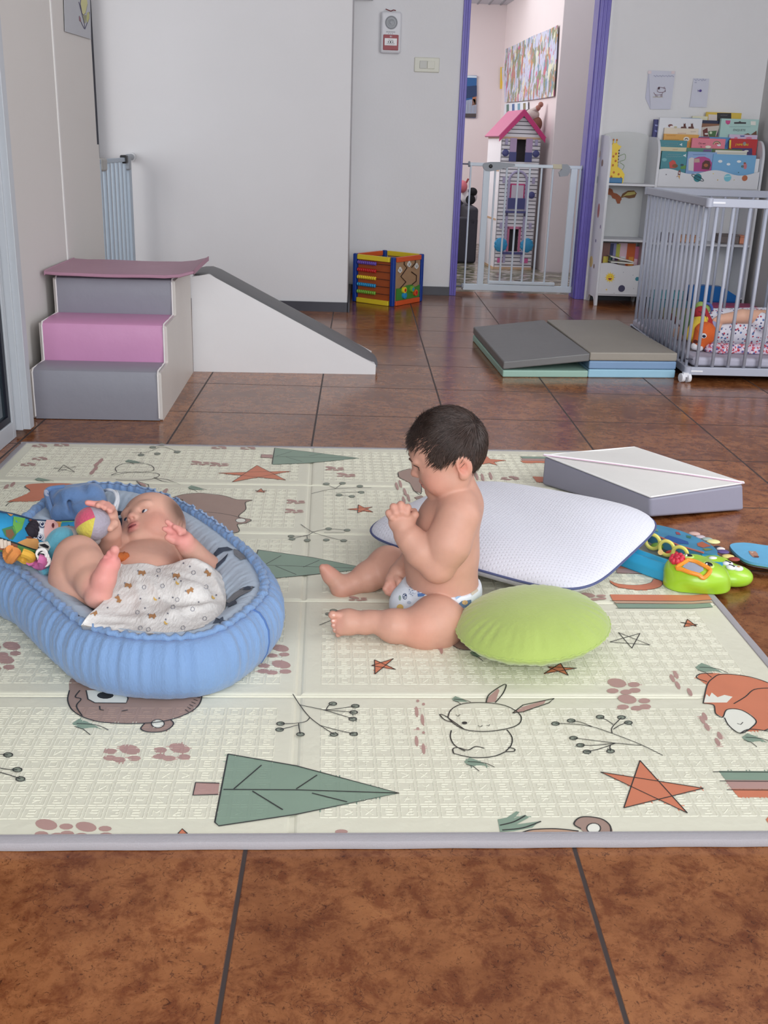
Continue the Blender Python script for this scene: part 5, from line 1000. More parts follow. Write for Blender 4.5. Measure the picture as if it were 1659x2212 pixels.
# dark armchair with a cow plush at the left of the hall
t = thing('armchair', (.92, 5.3, 0), 'charcoal armchair at the left side of the hall behind the gate', 'armchair'); CH = M('charcoal_fabric', (52, 50, 58), .8, bump=.2)
MB().b2((.55, 5.10, .0), (1.085, 5.16, .36), CH).build('front', t, bevel=.02, bseg=3); MB().b2((.55, 5.16, .1), (1.085, 5.75, .30), CH).build('seat', t, bevel=.02, bseg=3); MB().b2((.55, 5.68, .1), (1.085, 5.82, .5), CH).build('backrest', t, bevel=.03, bseg=3); MB().b2((.995, 5.10, .28), (1.085, 5.7, .44), CH).build('arm', t, bevel=.03, bseg=3)
t = thing('plush_cow', (1.0, 5.4, .44), 'black and white plush cow sitting on the charcoal armchair', 'plush toy')
s = SDF((.86, 5.28, .42), (1.14, 5.52, .68), .006); s.ell((1.03, 5.4, .505), (.07, .06, .065)).mesh('body', P((226, 222, 224), .9), t); s = SDF((.86, 5.24, .45), (1.12, 5.5, .72), .006); s.ell((.965, 5.36, .585), (.045, .05, .05)).mesh('head', P((200, 110, 120), .9), t)
MB().ell((1.055, 5.37, .545), (.04, .045, .035), P((24, 22, 26), .9)).build('patch', t); MB().ell((1.04, 5.345, .485), (.04, .02, .04), P((24, 22, 26), .9)).build('patch', t); MB().cyl((.995, 5.36, .61), (1.015, 5.36, .648), .008, P((150, 60, 60), .8)).build('horn', t)
# ================================================================ cushions on the mat
ZT = ZM+.0012
# big white pillow, about 50 cm square, lying flat
def pil_mat():
    mt = bpy.data.materials.new('dimpled_white_knit'); mt.use_nodes = True; nt = mt.node_tree; n = nt.nodes; L = nt.links; b = n['Principled BSDF']
    b.inputs['Base Color'].default_value = (*lin((222, 222, 232)), 1); b.inputs['Roughness'].default_value = .85; b.inputs['Sheen Weight'].default_value = .15
    tc = n.new('ShaderNodeTexCoord'); mp = n.new('ShaderNodeMapping'); mp.inputs['Rotation'].default_value = (0, 0, .06); L.new(tc.outputs['Object'], mp.inputs[0])
    sp = n.new('ShaderNodeSeparateXYZ'); L.new(mp.outputs[0], sp.inputs[0])
    row = mathn(nt, 'FLOOR', mathn(nt, 'DIVIDE', sp.outputs['Y'], .0095)); sh = mathn(nt, 'MULTIPLY', mathn(nt, 'MODULO', row, 2), .5)
    fx = mathn(nt, 'SUBTRACT', mathn(nt, 'FRACT', mathn(nt, 'ADD', mathn(nt, 'DIVIDE', sp.outputs['X'], .0078), sh)), .5); fy = mathn(nt, 'SUBTRACT', mathn(nt, 'FRACT', mathn(nt, 'DIVIDE', sp.outputs['Y'], .0095)), .5)
    d2 = mathn(nt, 'ADD', mathn(nt, 'MULTIPLY', fx, fx), mathn(nt, 'MULTIPLY', fy, fy)); dot = n.new('ShaderNodeMapRange'); dot.inputs[1].default_value = .02; dot.inputs[2].default_value = .10; L.new(d2, dot.inputs[0])
    bp = n.new('ShaderNodeBump'); bp.inputs['Strength'].default_value = .4; bp.inputs['Distance'].default_value = .002; L.new(dot.outputs[0], bp.inputs['Height']); L.new(bp.outputs[0], b.inputs['Normal']); return mt
t = thing('pillow', (.52, -1.28, 0), 'large white dimpled pillow lying behind the sitting baby', 'pillow')
cp_ = V((.514, -1.296, 0)); e1 = V((.83, -.545, 0)).normalized(); e2 = V((.545, .83, 0)).normalized(); R1, R2 = .277, .276; PZ = .072
vs = []; fs = []; NU, NR = 96, 16
def pil(r, a, s):
    c, q = math.cos(a), math.sin(a); k = (abs(c)**5.2+abs(q)**5.2)**(-1/5.2); x, y = r*k*c, r*k*q
    h = (1-r**2.9)**.6 if r < 1 else 0; dip = .016*math.exp(-((x*.6+y*.8)**2)/.12) if s > 0 else 0
    H = .054 if s > 0 else .057
    tw = .012*(x+y)*0
    return cp_+e1*(x*R1)+e2*(y*R2)+V((0, 0, PZ+s*(H*h)-dip*h+.010*max(0, -x)*0+.006*x*y))
for s in (1, -1):
    o0 = len(vs); vs.append(pil(0, 0, s))
    for i in range(1, NR+1):
        r = math.sin(math.pi/2*i/NR)
        for k in range(NU): vs.append(pil(min(r, 1), 2*math.pi*k/NU, s))
    for k in range(NU):
        f = (o0, o0+1+k, o0+1+(k+1) % NU); fs.append(f if s > 0 else f[::-1])
        for i in range(NR-1):
            a = o0+1+i*NU; f = (a+k, a+NU+k, a+NU+(k+1) % NU, a+(k+1) % NU); fs.append(f if s > 0 else f[::-1])
mb = MB().add(vs, fs, pil_mat()); mb.build('cover', t, smooth=True)
MB().tube([pil(1, 2*math.pi*k/160, 1)+(pil(1, 2*math.pi*k/160, 1)-cp_).normalized()*.001 for k in range(160)], .0026, P((84, 92, 134), .7), 6, closed=True).build('piping', t)
# foam wedge cushion
t = thing('wedge_cushion', (.93, -.84, 0), 'white topped grey foam block with a diagonal pink seam, half on the mat edge', 'foam block')
N_, L_, R_ = V((.905, -1.040, 0)), V((.662, -.782, 0)), V((1.190, -.930, 0)); F_ = L_+R_-N_
tops = [N_+V((-.006, .006, .069)), R_+V((-.012, .003, .079)), F_+V((0, .012, .096)), L_+V((.0, 0, .1005))]; bots = [q+V((0, 0, .0148)) if i in (0, 3) else q+V((0, 0, .002)) for i, q in enumerate((N_, R_, F_, L_))]
SG = M('lilac_grey_vinyl', (138, 136, 152), .5, var=.05, vscale=6, bump=.08, bscale=30)
MB().add(bots+[q-V((0, 0, .003)) for q in tops], [(3, 2, 1, 0), (0, 1, 5, 4), (1, 2, 6, 5), (2, 3, 7, 6), (3, 0, 4, 7), (4, 5, 6, 7)], SG).build('body', t, bevel=.008, bseg=3)
ctr = sum(tops, V())/4; tv = []
NT = 10
for j in range(NT+1):
    for i in range(NT+1):
        u, v = i/NT, j/NT; q = (tops[0]*(1-u)+tops[1]*u)*(1-v)+(tops[3]*(1-u)+tops[2]*u)*v; tv.append(q+V((0, 0, .0005+.0025*math.sin(math.pi*u)*math.sin(math.pi*v)+.0012*math.sin(9*u+5*v))))
MB().add(tv, [(j*(NT+1)+i, j*(NT+1)+i+1, (j+1)*(NT+1)+i+1, (j+1)*(NT+1)+i) for j in range(NT) for i in range(NT)], M('cream_vinyl', (222, 220, 216), .45, var=.04, vscale=5, bump=.12, bscale=20)).build('top_cover', t, smooth=True)
sm = MB().tube([tops[3]+(tops[1]-tops[3])*(i/14)+V((0, 0, .0018+.0022*math.sin(math.pi*i/14))) for i in range(15)], .0030, P((238, 236, 236), .4), 6).build('seam', t)
MB().tube([tops[3]+(tops[1]-tops[3])*(i/14)+V((-.002, -.0045, .0014+.0022*math.sin(math.pi*i/14))) for i in range(15)], .0011, P((214, 170, 196), .5), 5).build('seam_thread', sm)
MB().tube(tops+tops[:1], .0024, P((232, 230, 230), .45), 6).build('piping', t)
# round green cushion
t = thing('round_cushion', (.485, -1.76, 0), 'round lime green plush cushion beside the sitting baby', 'cushion')
gc = G(1154, 1357, .060); gc.z = 0; RG = .141; NU, NV = 160, 30
nrm_ = V((-.10, -.02, 1)).normalized(); gx_ = V((1, 0, .10)).normalized(); gy_ = nrm_.cross(gx_)
GCM = M('lime_plush', (172, 192, 100), .9, var=.10, vscale=14, bump=.12, bscale=160, sheen=.4)
def gcp(r, a, s):
    wr = .0022*math.sin(a*23+3*math.sin(a*5))+.0016*math.sin(a*41+1.3); ed = max(0, (r-.55)/.45)**1.5
    H = (.052 if s > 0 else .043)*(max(0, 1-r**2.3))**.62
    R = RG*(1+.012*math.sin(a*2+1))
    return gc+gx_*(R*r*math.cos(a))+gy_*(R*r*math.sin(a))+nrm_*(.052-.010+s*H+wr*ed*(1-r**8)*1.2*(1 if s < 0 else .75))+V((0, 0, ZT+.012))
vs = []; fs = []
for s in (1, -1):
    o0 = len(vs); vs.append(gcp(0, 0, s))
    for i in range(1, NV+1):
        r = math.sin(math.pi/2*i/NV)
        for k in range(NU): vs.append(gcp(min(r, 1), 2*math.pi*k/NU, s))
    for k in range(NU):
        f = (o0, o0+1+k, o0+1+(k+1) % NU); fs.append(f if s > 0 else f[::-1])
        for i in range(NV-1):
            a = o0+1+i*NU; f = (a+k, a+NU+k, a+NU+(k+1) % NU, a+(k+1) % NU); fs.append(f if s > 0 else f[::-1])
MB().add(vs, fs, GCM).build('cover', t, smooth=True)
MB().tube([gcp(1, 2*math.pi*k/160, 1)+V((0, 0, .0012*math.sin(k*1.9))) for k in range(160)], [.0020+.0007*math.sin(k*2.3) for k in range(160)], GCM, 6, closed=True).build('seam', t)
# ================================================================ activity piano toy and cloth book
LM, TL, YL_, OR_ = P((162, 206, 48), .25, coat=.3), P((48, 158, 200), .35), P((228, 218, 110), .4), P((238, 150, 46), .3)
t = thing('baby_gym_piano', (.86, -1.36, 0), 'teal and lime baby gym piano with an animal face, half under the white pillow', 'toy')
b0_, b1_ = G(1352, 1196, .03), G(1470, 1238, .03); dx_ = (b1_-b0_).normalized(); nx_ = V((-dx_.y, dx_.x, 0))
cs = [(-.042, .0), (-.040, .022), (-.022, .034), (-.010, .030), (.0, .024), (.012, .030), (.022, .028), (.026, .0)]
A_ = b0_-dx_*.10; A_.z = ZT; B_ = b1_+dx_*.02; B_.z = ZT
mb = MB(); vs = [p_+nx_*o_+V((0, 0, z)) for p_ in (A_, (A_+B_)/2, B_) for o_, z in cs]; k = len(cs)
mb.add(vs, [(i*k+j, i*k+(j+1) % k, (i+1)*k+(j+1) % k, (i+1)*k+j) for i in range(2) for j in range(k)]+[tuple(range(k))[::-1], tuple(2*k+j for j in range(k))], TL).build('keyboard', t, bevel=.004, bseg=3)
gface = G(1503, 1252, .03); gface.z = ZT-.001
s = SDF(gface-V((.13, .12, .0)), gface+V((.13, .12, .09)), .0025)
s.ell(gface+V((.006, -.004, .026)), (.062, .050, .036), k=.01).ell(gface+V((-.034, .012, .030)), (.034, .038, .034), k=.012).ell(gface+V((.0, .032, .028)), (.050, .032, .034), k=.012).cone(gface+V((.03, -.0, .006)), gface+V((-.03, -.0, .006)), .046, .040, .008).cut(gface+V((0, 0, .001)), (0, 0, -1))
fo = s.mesh('face', LM, t)
f8 = lambda u, v: (1340+u/5.2, 1080+v/5.2)
def dz(u, v, r, mat, nm, sq=.45, par=None):
    h, n_ = hit(fo, *f8(u, v))
    if h is None: h, n_ = gface+V((0, 0, .06)), V((0, 0, 1))
    x, y = frame_to(n_); return MB().ell(h, (r, r, r*sq), mat, (x, y, n_), 16, 10).build(nm, par or fo)
for u, v in ((766, 630), (992, 728)):
    dz(u, v, .0125, P((196, 222, 120), .3), 'eye_rim', .2); dz(u, v, .0095, P((18, 18, 20), .15), 'eye', .45); dz(u-26, v+4, .0030, P((240, 240, 244), .3), 'eye_glint', 1.6)
fl = MB(); h, n_ = hit(fo, *f8(640, 672)); h = h or gface+V((-.045, .01, .06)); n_ = n_ or V((0, 0, 1)); x, y = frame_to(n_)
for k in range(8): a = k*math.pi/4; fl.ell(h+x*(.011*math.cos(a))+y*(.011*math.sin(a))+n_*.003, (.0066, .0066, .008), P((206, 46, 66), .35), (x, y, n_), 10, 8)
fl.ell(h+n_*.007, (.008, .008, .006), P((190, 36, 60), .35), (x, y, n_)); fl.build('rattle_knob', fo)
def onface(pts, lift): return [h+n_*lift for h, n_ in (hit(fo, *f8(*q)) for q in pts) if h is not None]
fr_ = onface([(640, 768), (700, 790), (790, 825), (880, 850), (930, 880), (1000, 815), (985, 780), (920, 745), (850, 712), (760, 690), (740, 700)], .004)
MB().tube(spline(fr_, 3, True), .0048, OR_, 8, closed=True).build('mirror_frame', fo)
decal(fo, [f8(*q) for q in ((700, 758), (745, 702), (850, 722), (930, 770), (930, 800), (880, 830), (790, 806))], P((186, 196, 214), .08, metal=.7), 'mirror', .003)
# key pad and paw at the right
gr2 = G(1580, 1243, .02); gr2.z = .002
s = SDF(gr2-V((.10, .09, 0)), gr2+V((.10, .09, .07)), .003); s.ell(gr2+V((0, 0, .016)), (.048, .036, .026)).ell(gr2+V((-.03, .035, .018)), (.05, .04, .03), k=.012).cut(gr2+V((0, 0, .001)), (0, 0, -1)); ko = s.mesh('side_pad', LM, t)
for k, (px, py) in enumerate(((1572, 1218), (1580, 1226), (1594, 1228))):
    h, n_ = hit(ko, px, py); h = h or G(px, py, .04); w_ = MB().ell(h, (.012, .010, .006), P((236, 236, 240), .35)).build('paw_key', t)
    MB().box(h+V((0, -.001, .0055)), (.003, .014, .002), P((24, 24, 30), .4), (V((.8, .6, 0)), V((-.6, .8, 0)), up)).build('stripe', w_) if k < 2 else MB().ell(h+V((.0, -.002, .005)), (.004, .004, .002), P((200, 160, 110), .5)).build('spot', w_)
tb = G(1530, 1205, .04); MB().prism([G(a, b, .046) for a, b in ((1512, 1190), (1540, 1192), (1560, 1204), (1562, 1220), (1545, 1222), (1520, 1206))], (0, 0, -.03), TL).build('hinge_cover', t, bevel=.005, bseg=3)
MB().ell(G(1540, 1206, .048), (.010, .007, .004), P((232, 232, 238), .4)).build('switch', t); MB().cyl(G(1427, 1193, .055), G(1427, 1193, .068), .006, P((206, 170, 90), .4)).build('key_peg', t)
for px, py in ((1410, 1170), (1440, 1184), (1469, 1197)):
    c = G(px, py, .052); MB().tube([c+dx_*(.017*math.cos(a))+V((0, 0, .017*math.sin(a)))+nx_*.003*math.cos(a) for a in [2*math.pi*i/24 for i in range(24)]], .0042, YL_, 8, closed=True).build('ring', t)
for px, py, col in ((1395, 1163, (96, 60, 130)), (1420, 1180, (110, 150, 60)), (1452, 1196, (170, 50, 46))): MB().ell(G(px, py, .035), (.016, .012, .008), P(col, .5)).build('bead', t)
# folded fabric play mat on top
pm = [G(a, b, .050) for a, b in ((1396, 1150), (1410, 1134), (1440, 1138), (1480, 1150), (1520, 1168), (1545, 1184), (1548, 1196), (1520, 1194), (1480, 1186), (1440, 1172))]
pmo = MB().prism(spline(pm, 4, True), (0, 0, -.018), M('sea_print_fabric', (70, 140, 176), .7, var=.25, vscale=22)).build('fabric_mat', t, bevel=.004)
for col, pts in (((36, 84, 150), [(500, 420), (540, 400), (640, 430), (760, 470), (770, 500), (640, 490), (520, 455)]), ((170, 96, 70), [(860, 490), (920, 470), (1010, 490), (1020, 520), (930, 540), (870, 520)]), ((120, 130, 70), [(920, 550), (990, 545), (1040, 560), (960, 575)]), ((150, 70, 80), [(620, 360), (660, 365), (680, 395), (630, 390)]), ((110, 150, 130), [(350, 320), (420, 330), (430, 360), (360, 345)]), ((60, 110, 90), [(740, 400), (800, 410), (790, 435), (745, 425)])): decal(pmo, [f8(*q) for q in pts], P(col, .7), 'print')
MB().tube([G(a, b, .052) for a, b in ((1394, 1150), (1430, 1162), (1470, 1180), (1520, 1194))], .0022, P((190, 110, 100), .7), 6).build('piping', t)
for px, py, r_, col in ((1500, 1153, .014, (206, 170, 160)), (1513, 1160, .012, (196, 180, 186)), (1528, 1165, .013, (160, 176, 170)), (1541, 1170, .016, (232, 226, 160)), (1550, 1183, .010, (50, 44, 56)), (1562, 1192, .014, (92, 72, 130)), (1573, 1202, .014, (226, 206, 130)), (1586, 1208, .013, (150, 60, 56)), (1557, 1186, .010, (232, 220, 214))): MB().ell(G(px, py, .045), (r_, r_*.75, .004), P(col, .6)).build('tag_loop', t)
# cloth book at the right edge
t = thing('cloth_book', (1.02, -1.24, 0), 'thick blue cloth book lying on the tiles at the far right edge', 'book')
def cb(z): return [G(a, b, z) for a, b in ((1576, 1184), (1600, 1177), (1640, 1181), (1690, 1192), (1690, 1226), (1650, 1224), (1606, 1213))]
for k, (z, col) in enumerate(((.006, (200, 196, 206)), (.012, (40, 40, 54)), (.018, (140, 190, 90)), (.024, (30, 60, 110)))):
    pts = spline([q+V((-.004+.001*k, -.0035*(3-k), 0)) for q in cb(z)], 4, True); d_ = V((0, 0, .0052)); MB().prism(pts, d_, P(col, .6)).build('page', t)
co = MB().prism(spline(cb(.0302), 5, True), (0, 0, .006), M('blue_book_cover', (104, 176, 216), .5, var=.08, bump=.2, bscale=40)).build('cover', t, bevel=.002)
for col, pts in (((176, 130, 110), [(1440, 575), (1520, 580), (1545, 610), (1550, 640), (1490, 645), (1455, 610)]), ((120, 70, 60), [(1490, 630), (1560, 635), (1555, 650), (1500, 648)]), ((226, 206, 190), [(1450, 580), (1500, 585), (1480, 600)])): decal(co, [f8(*q) for q in pts], P(col, .6), 'cover_art')
# ================================================================ blue baby nest
NB = M('blue_corduroy', (124, 156, 200), .9, var=.06, vscale=30, bump=.25, bscale=300, sheen=.3, stretch=(1, 1, .25))
NL = M('pale_blue_cotton', (182, 196, 212), .85, var=.05, vscale=10, bump=.1, bscale=90)
ND = M('print_dark', (70, 80, 98), .85, var=.3, vscale=60); NG = M('print_grey', (132, 134, 140), .85, var=.3, vscale=40)
t = thing('baby_nest', (-.31, -1.6, ZM), 'oval blue corduroy baby nest with pale printed lining holding the lying baby', 'baby nest')
ZSm = .118
loop = [G(a, b, ZSm) for a, b in ((0, 1200), (52, 1243), (130, 1312), (205, 1362), (330, 1382), (450, 1372), (535, 1322), (572, 1272), (548, 1212), (478, 1148), (398, 1098), (300, 1062), (180, 1056), (80, 1100))]
lp = spline(loop, 40, True); 
# even spacing
Ls = [0]
for i in range(len(lp)): Ls.append(Ls[-1]+(lp[(i+1) % len(lp)]-lp[i]).length)
NN_ = 620; sp_ = []
for k in range(NN_):
    q = Ls[-1]*k/NN_; i = max(j for j in range(len(lp)) if Ls[j] <= q); f = (q-Ls[i])/(Ls[i+1]-Ls[i]); sp_.append(lp[i]*(1-f)+lp[(i+1) % len(lp)]*f)
ctrN = sum(sp_, V())/NN_
def nrm2(i): d = sp_[(i+3) % NN_]-sp_[i-3]; n_ = V((d.y, -d.x, 0)).normalized(); return n_ if n_.dot(sp_[i]-ctrN) > 0 else -n_
NRM = [nrm2(i) for i in range(NN_)]
rnd = random.Random(3); ph = [rnd.uniform(0, 6.28) for _ in range(12)]
def wr(i, k=1): a = 2*math.pi*i/NN_; return .5*math.sin(73*a+ph[0]+2*math.sin(7*a))+.5*math.sin(121*a+ph[1]+3*math.sin(5*a))+.35*math.sin(41*a+ph[2])
z0_ = ZM+.0006
OUT = [(.006, z0_, .0), (.022, z0_+.006, .0008), (.032, .040, .0016), (.036, .062, .0024), (.034, .086, .0032), (.026, .104, .0036), (.016, .116, .0036), (.005, .120, .003), (.0, ZSm-.006, .0)]
RUF = [(-.001, ZSm-.006, 0), (.008, .1235, .0028), (.003, .1285, .0040), (-.007, .1255, .0036), (-.008, ZSm-.004, 0)]
INN = [(-.006, ZSm-.003, 0), (-.020, .122, .0014), (-.040, .114, .0018), (-.064, .094, .0020), (-.086, .064, .0018), (-.100, .042, .0014), (-.112, .032, .0008), (-.120, .0285, .0002)]
def prof_pt(P_, i, k):
    o_, z, amp = P_[k]; w_ = wr(i+(k*1.3 if P_ is INN else 0)); 
    return V((sp_[i % NN_].x, sp_[i % NN_].y, 0))+NRM[i % NN_]*(o_+amp*w_)+V((0, 0, z+(amp*.7*wr(i+2) if P_ is RUF else 0)))
def strip(P_, name, mat, cap=False):
    K = len(P_); vs = [prof_pt(P_, i, k) for i in range(NN_) for k in range(K)]
    fs = [(i*K+k, ((i+1) % NN_)*K+k, ((i+1) % NN_)*K+k+1, i*K+k+1) for i in range(NN_) for k in range(K-1)]
    if cap:
        ring = [i*K+K-1 for i in range(NN_)]
        for f in (.75, .5, .25, .02):
            o = len(vs); vs += [V((ctrN.x, ctrN.y, P_[-1][1]))*(1-f)+vs[i*K+K-1]*f for i in range(NN_)]
            fs += [(ring[i], ring[(i+1) % NN_], o+(i+1) % NN_, o+i) for i in range(NN_)]; ring = [o+i for i in range(NN_)]
        fs.append(tuple(ring))
    # orient
    a, b, c = [vs[q] for q in fs[0][:3]]
    if (b-a).cross(c-a).dot(NRM[0] if not cap else V((0, 0, 1))-NRM[0]) < 0: fs = [f[::-1] for f in fs]
    return MB().add(vs, fs, mat).build(name, t, smooth=True)
strip(OUT, 'side_wall', NB); strip(RUF, 'gathered_rim', NB); lin_ = strip(INN, 'lining', NL, True)
for i in (221, 396, 443): MB().tube([prof_pt(OUT, i, k)+NRM[i]*-.001 for k in range(len(OUT)-1)], .0022, M('blue_seam', (84, 116, 170), .9), 6).build('seam', t)
# printed motifs on the lining
def pr(mat, *pts, sub=2): decal(lin_, pts, mat, 'print', .0022, sub=sub)
C2 = lambda u, v: (u/2.592, 1000+v/2.592)
for mat, pts in ((ND, [(1200, 510), (1225, 480), (1275, 474), (1310, 490), (1260, 496), (1222, 520), (1205, 534)]), (NG, [(1310, 486), (1350, 500), (1376, 540), (1350, 548), (1312, 516)]), (ND, [(1280, 510), (1262, 550), (1225, 585), (1210, 600), (1216, 570), (1250, 540)]),
    (NG, [(1265, 780), (1310, 735), (1365, 700), (1420, 695), (1410, 720), (1350, 748), (1290, 790)]), (ND, [(1340, 712), (1390, 694), (1428, 700), (1400, 716)]), (ND, [(1270, 796), (1320, 770), (1330, 790), (1280, 812)]),
    (ND, [(1210, 872), (1230, 880), (1250, 866), (1248, 884), (1270, 890), (1246, 898), (1240, 910), (1222, 898), (1192, 905), (1206, 888)]), (ND, [(160, 712), (190, 706), (214, 730), (212, 756), (186, 768), (170, 745)]), (ND, [(300, 850), (360, 826), (420, 840), (452, 862), (400, 868), (330, 870)]), (NG, [(330, 872), (400, 868), (450, 868), (420, 892), (370, 888)]),
    (ND, [(1010, 352), (1052, 378), (1040, 390), (1000, 362)]), (NG, [(985, 340), (1030, 352), (1020, 364)])):
    pr(mat, *[C2(*q) for q in pts])
# lining of the rim edge showing patterned piping on the far side, and the drawstring
MB().tube([prof_pt(RUF, i % NN_, 2)+V((0, 0, .002)) for i in range(332, 487)], .0022, M('print_blue', (150, 172, 204), .8), 6).build('rim_piping', t)
WC = P((228, 230, 236), .7)
def cord(pts, nm='drawstring'): return MB().tube(spline(pts, 8), .0034, WC, 8).build(nm, t)
cord([G(222, 1063, .125), aY(232, 1058, -1.33), aY(246, 1062, -1.35), aY(252, 1078, -1.38), aY(246, 1098, -1.40), aY(244, 1114, -1.42)]); cord([G(240, 1060, .125), aY(252, 1064, -1.34), aY(255, 1084, -1.38), aY(247, 1112, -1.42)]); cord([aY(246, 1115, -1.42), aY(256, 1117, -1.42), aY(264, 1114, -1.43)])
cord([G(322, 1094, .128), aY(338, 1087, -1.30), aY(356, 1088, -1.30), aY(372, 1096, -1.31), G(384, 1106, .130)])
# loose fabric tail folded over the head end
tail = SDF((-.62, -1.48, .06), (-.28, -1.05, .24), .0035)
def tp_(px, py, Y): return aY(px, py, Y)
for a, b, r1, r2 in ((tp_(118, 1090, -1.36), tp_(150, 1082, -1.36), .020, .024), (tp_(150, 1080, -1.37), tp_(196, 1075, -1.36), .030, .030), (tp_(130, 1110, -1.40), tp_(200, 1102, -1.40), .022, .024), (tp_(196, 1068, -1.35), tp_(216, 1085, -1.36), .022, .016), (tp_(110, 1062, -1.33), tp_(190, 1052, -1.32), .010, .011), (tp_(120, 1070, -1.34), tp_(205, 1066, -1.34), .016, .018), (tp_(212, 1088, -1.38), tp_(225, 1102, -1.40), .016, .010)):
    tail.cone(a, b, r1, r2, .012)
for a, b in ((tp_(144, 1058, -1.36), tp_(158, 1120, -1.43)), (tp_(178, 1048, -1.36), tp_(184, 1085, -1.43)), (tp_(122, 1075, -1.39), tp_(128, 1115, -1.45))): tail.cone(a, b, .006, .004, .012, sub=True)
NT_ = M('blue_jersey', (100, 132, 178), .9, var=.08, vscale=16, bump=.2, bscale=120, sheen=.3)
to = tail.mesh('tail_flap', NT_, t, smooth_it=3)
MB().tube(spline([tp_(114, 1112, -1.41), tp_(106, 1088, -1.39), tp_(100, 1066, -1.36), tp_(108, 1056, -1.345), tp_(140, 1052, -1.34)], 8), [.0055]*33, NT_, 8).build('hem', t)
MB().tube(spline([tp_(103, 1064, -1.365), tp_(98, 1060, -1.36), tp_(99, 1068, -1.37), tp_(104, 1072, -1.375)], 6), .003, P((176, 184, 206), .8), 6).build('hem_lining', t)
dk = M('dark_print_cloth', (44, 52, 74), .9, var=.5, vscale=50)
MB().ell(G(90, 1122, .085), (.035, .022, .03), dk).build('inner_cloth', t); MB().ell(G(258, 1132, .075), (.03, .03, .03), dk).build('inner_cloth', t)
# ================================================================ soft toys in the nest
t = thing('activity_strip', (-.5, -1.66, .10), 'bright fabric activity strip with a cow face hanging over the nest edge', 'toy')
f1_ = lambda u, v: (u/5.184, 1020+v/5.184)
def fp(u, v, Y): return aY(*f1_(u, v), Y)
top_ = [(-160, 400), (0, 445), (170, 480), (310, 520), (400, 540), (600, 552), (760, 548), (868, 545)]; bot_ = [(-160, 690), (0, 745), (170, 800), (310, 850), (420, 880), (560, 860), (700, 740), (868, 690)]
YT = [-1.63, -1.63, -1.62, -1.60, -1.585, -1.575, -1.57, -1.57]; YB_ = [-1.70, -1.70, -1.69, -1.67, -1.655, -1.64, -1.62, -1.60]
A_ = spline([fp(u, v, y) for (u, v), y in zip(top_, YT)], 5); B_ = spline([fp(u, v, y) for (u, v), y in zip(bot_, YB_)], 5); vs = []; n_ = len(A_)
for j in range(7):
    f = j/6
    for a, b in zip(A_, B_): vs.append(a*(1-f)+b*f+V((0, -.010*math.sin(math.pi*f), .012*math.sin(math.pi*f))))
q = len(vs); nv_ = [v+V((.0, .012, -.012)) for v in vs]; fs = []
for j in range(6):
    for i in range(n_-1): a = j*n_+i; fs += [(a, a+n_, a+n_+1, a+1), (q+a, q+a+1, q+a+n_+1, q+a+n_)]
for i in range(n_-1): fs += [(i, i+1, q+i+1, q+i), (6*n_+i, q+6*n_+i, q+6*n_+i+1, 6*n_+i+1)]
for j in range(6): fs += [(j*n_, q+j*n_, q+(j+1)*n_, (j+1)*n_), (j*n_+n_-1, (j+1)*n_+n_-1, q+(j+1)*n_+n_-1, q+j*n_+n_-1)]
SKY = M('aqua_print', (40, 150, 200), .7, var=.1, vscale=20)
st = MB().add(vs+nv_, fs, SKY).build('panel', t, smooth=None)
def sd(col, pts, nm='print', lift=.0012, sub=3, r=.7, par=None): return decal(st, [f1_(*q) for q in pts], P(col, r), nm, lift, sub=sub)
sd((120, 190, 90), [(690, 556), (862, 552), (866, 690), (760, 720), (672, 700), (668, 620)]); sd((226, 160, 90), [(560, 555), (690, 560), (672, 640), (640, 700), (600, 600)]); sd((110, 180, 80), [(150, 500), (280, 520), (240, 640), (170, 700), (140, 620)]); sd((60, 120, 80), [(20, 640), (150, 600), (180, 700), (140, 760), (60, 720)]); sd((120, 84, 56), [(60, 650), (130, 640), (160, 700), (110, 760), (70, 720)]); sd((232, 168, 100), [(190, 790), (300, 740), (420, 745), (440, 800), (420, 870), (300, 840)]); sd((226, 158, 88), [(60, 452), (150, 478), (120, 500)])
sd((120, 64, 48), [(312, 545), (330, 525), (360, 545), (412, 530), (410, 590), (370, 600)], lift=.002); sd((120, 64, 48), [(275, 728), (320, 718), (360, 730), (362, 748), (300, 742)], lift=.002)
sd((236, 236, 240), [(418, 532), (520, 545), (560, 600), (540, 720), (520, 790), (440, 760), (360, 735), (400, 680), (405, 600)], lift=.0022); sd((226, 176, 172), [(520, 560), (600, 560), (660, 600), (665, 680), (620, 760), (560, 795), (505, 770), (490, 690), (500, 610)], lift=.0052)
for u, v, r1 in ((472, 602, 36), (443, 735, 36)): sd((40, 60, 110), circ(u, v, r1, r1*.95), 'eye_rim', .0034, 1); sd((240, 240, 244), circ(u, v, r1-6, r1*.95-6), 'eye', .0042, 1); sd((28, 44, 84), circ(u, v, 19, 19), 'iris', .0050, 1); sd((240, 240, 246), circ(u-6, v-6, 6, 6), 'eye_glint', .0056, 1)
for u, v in ((601, 625), (568, 743)): sd((96, 30, 40), circ(u, v, 17, 23), 'nostril', .0066, 1)
h = MB()
for u, v, r_ in ((385, 600, .010), (370, 625, .011), (352, 650, .011), (335, 675, .011), (345, 700, .010), (378, 690, .010), (390, 650, .010), (388, 715, .007)):
    p_, m_ = hit(st, *f1_(u, v))
    if p_ is not None: h.ell(p_+V((0, -.002, .003)), (r_, r_*.6, r_), P((40, 32, 42), .85), nu=10, nv=8)
h.build('forelock', t)
dline(st, [f1_(*q) for q in ((762, 598), (815, 622), (775, 632), (806, 652), (770, 660))], .0014, P((30, 40, 30), .7), 'stitch', .001)
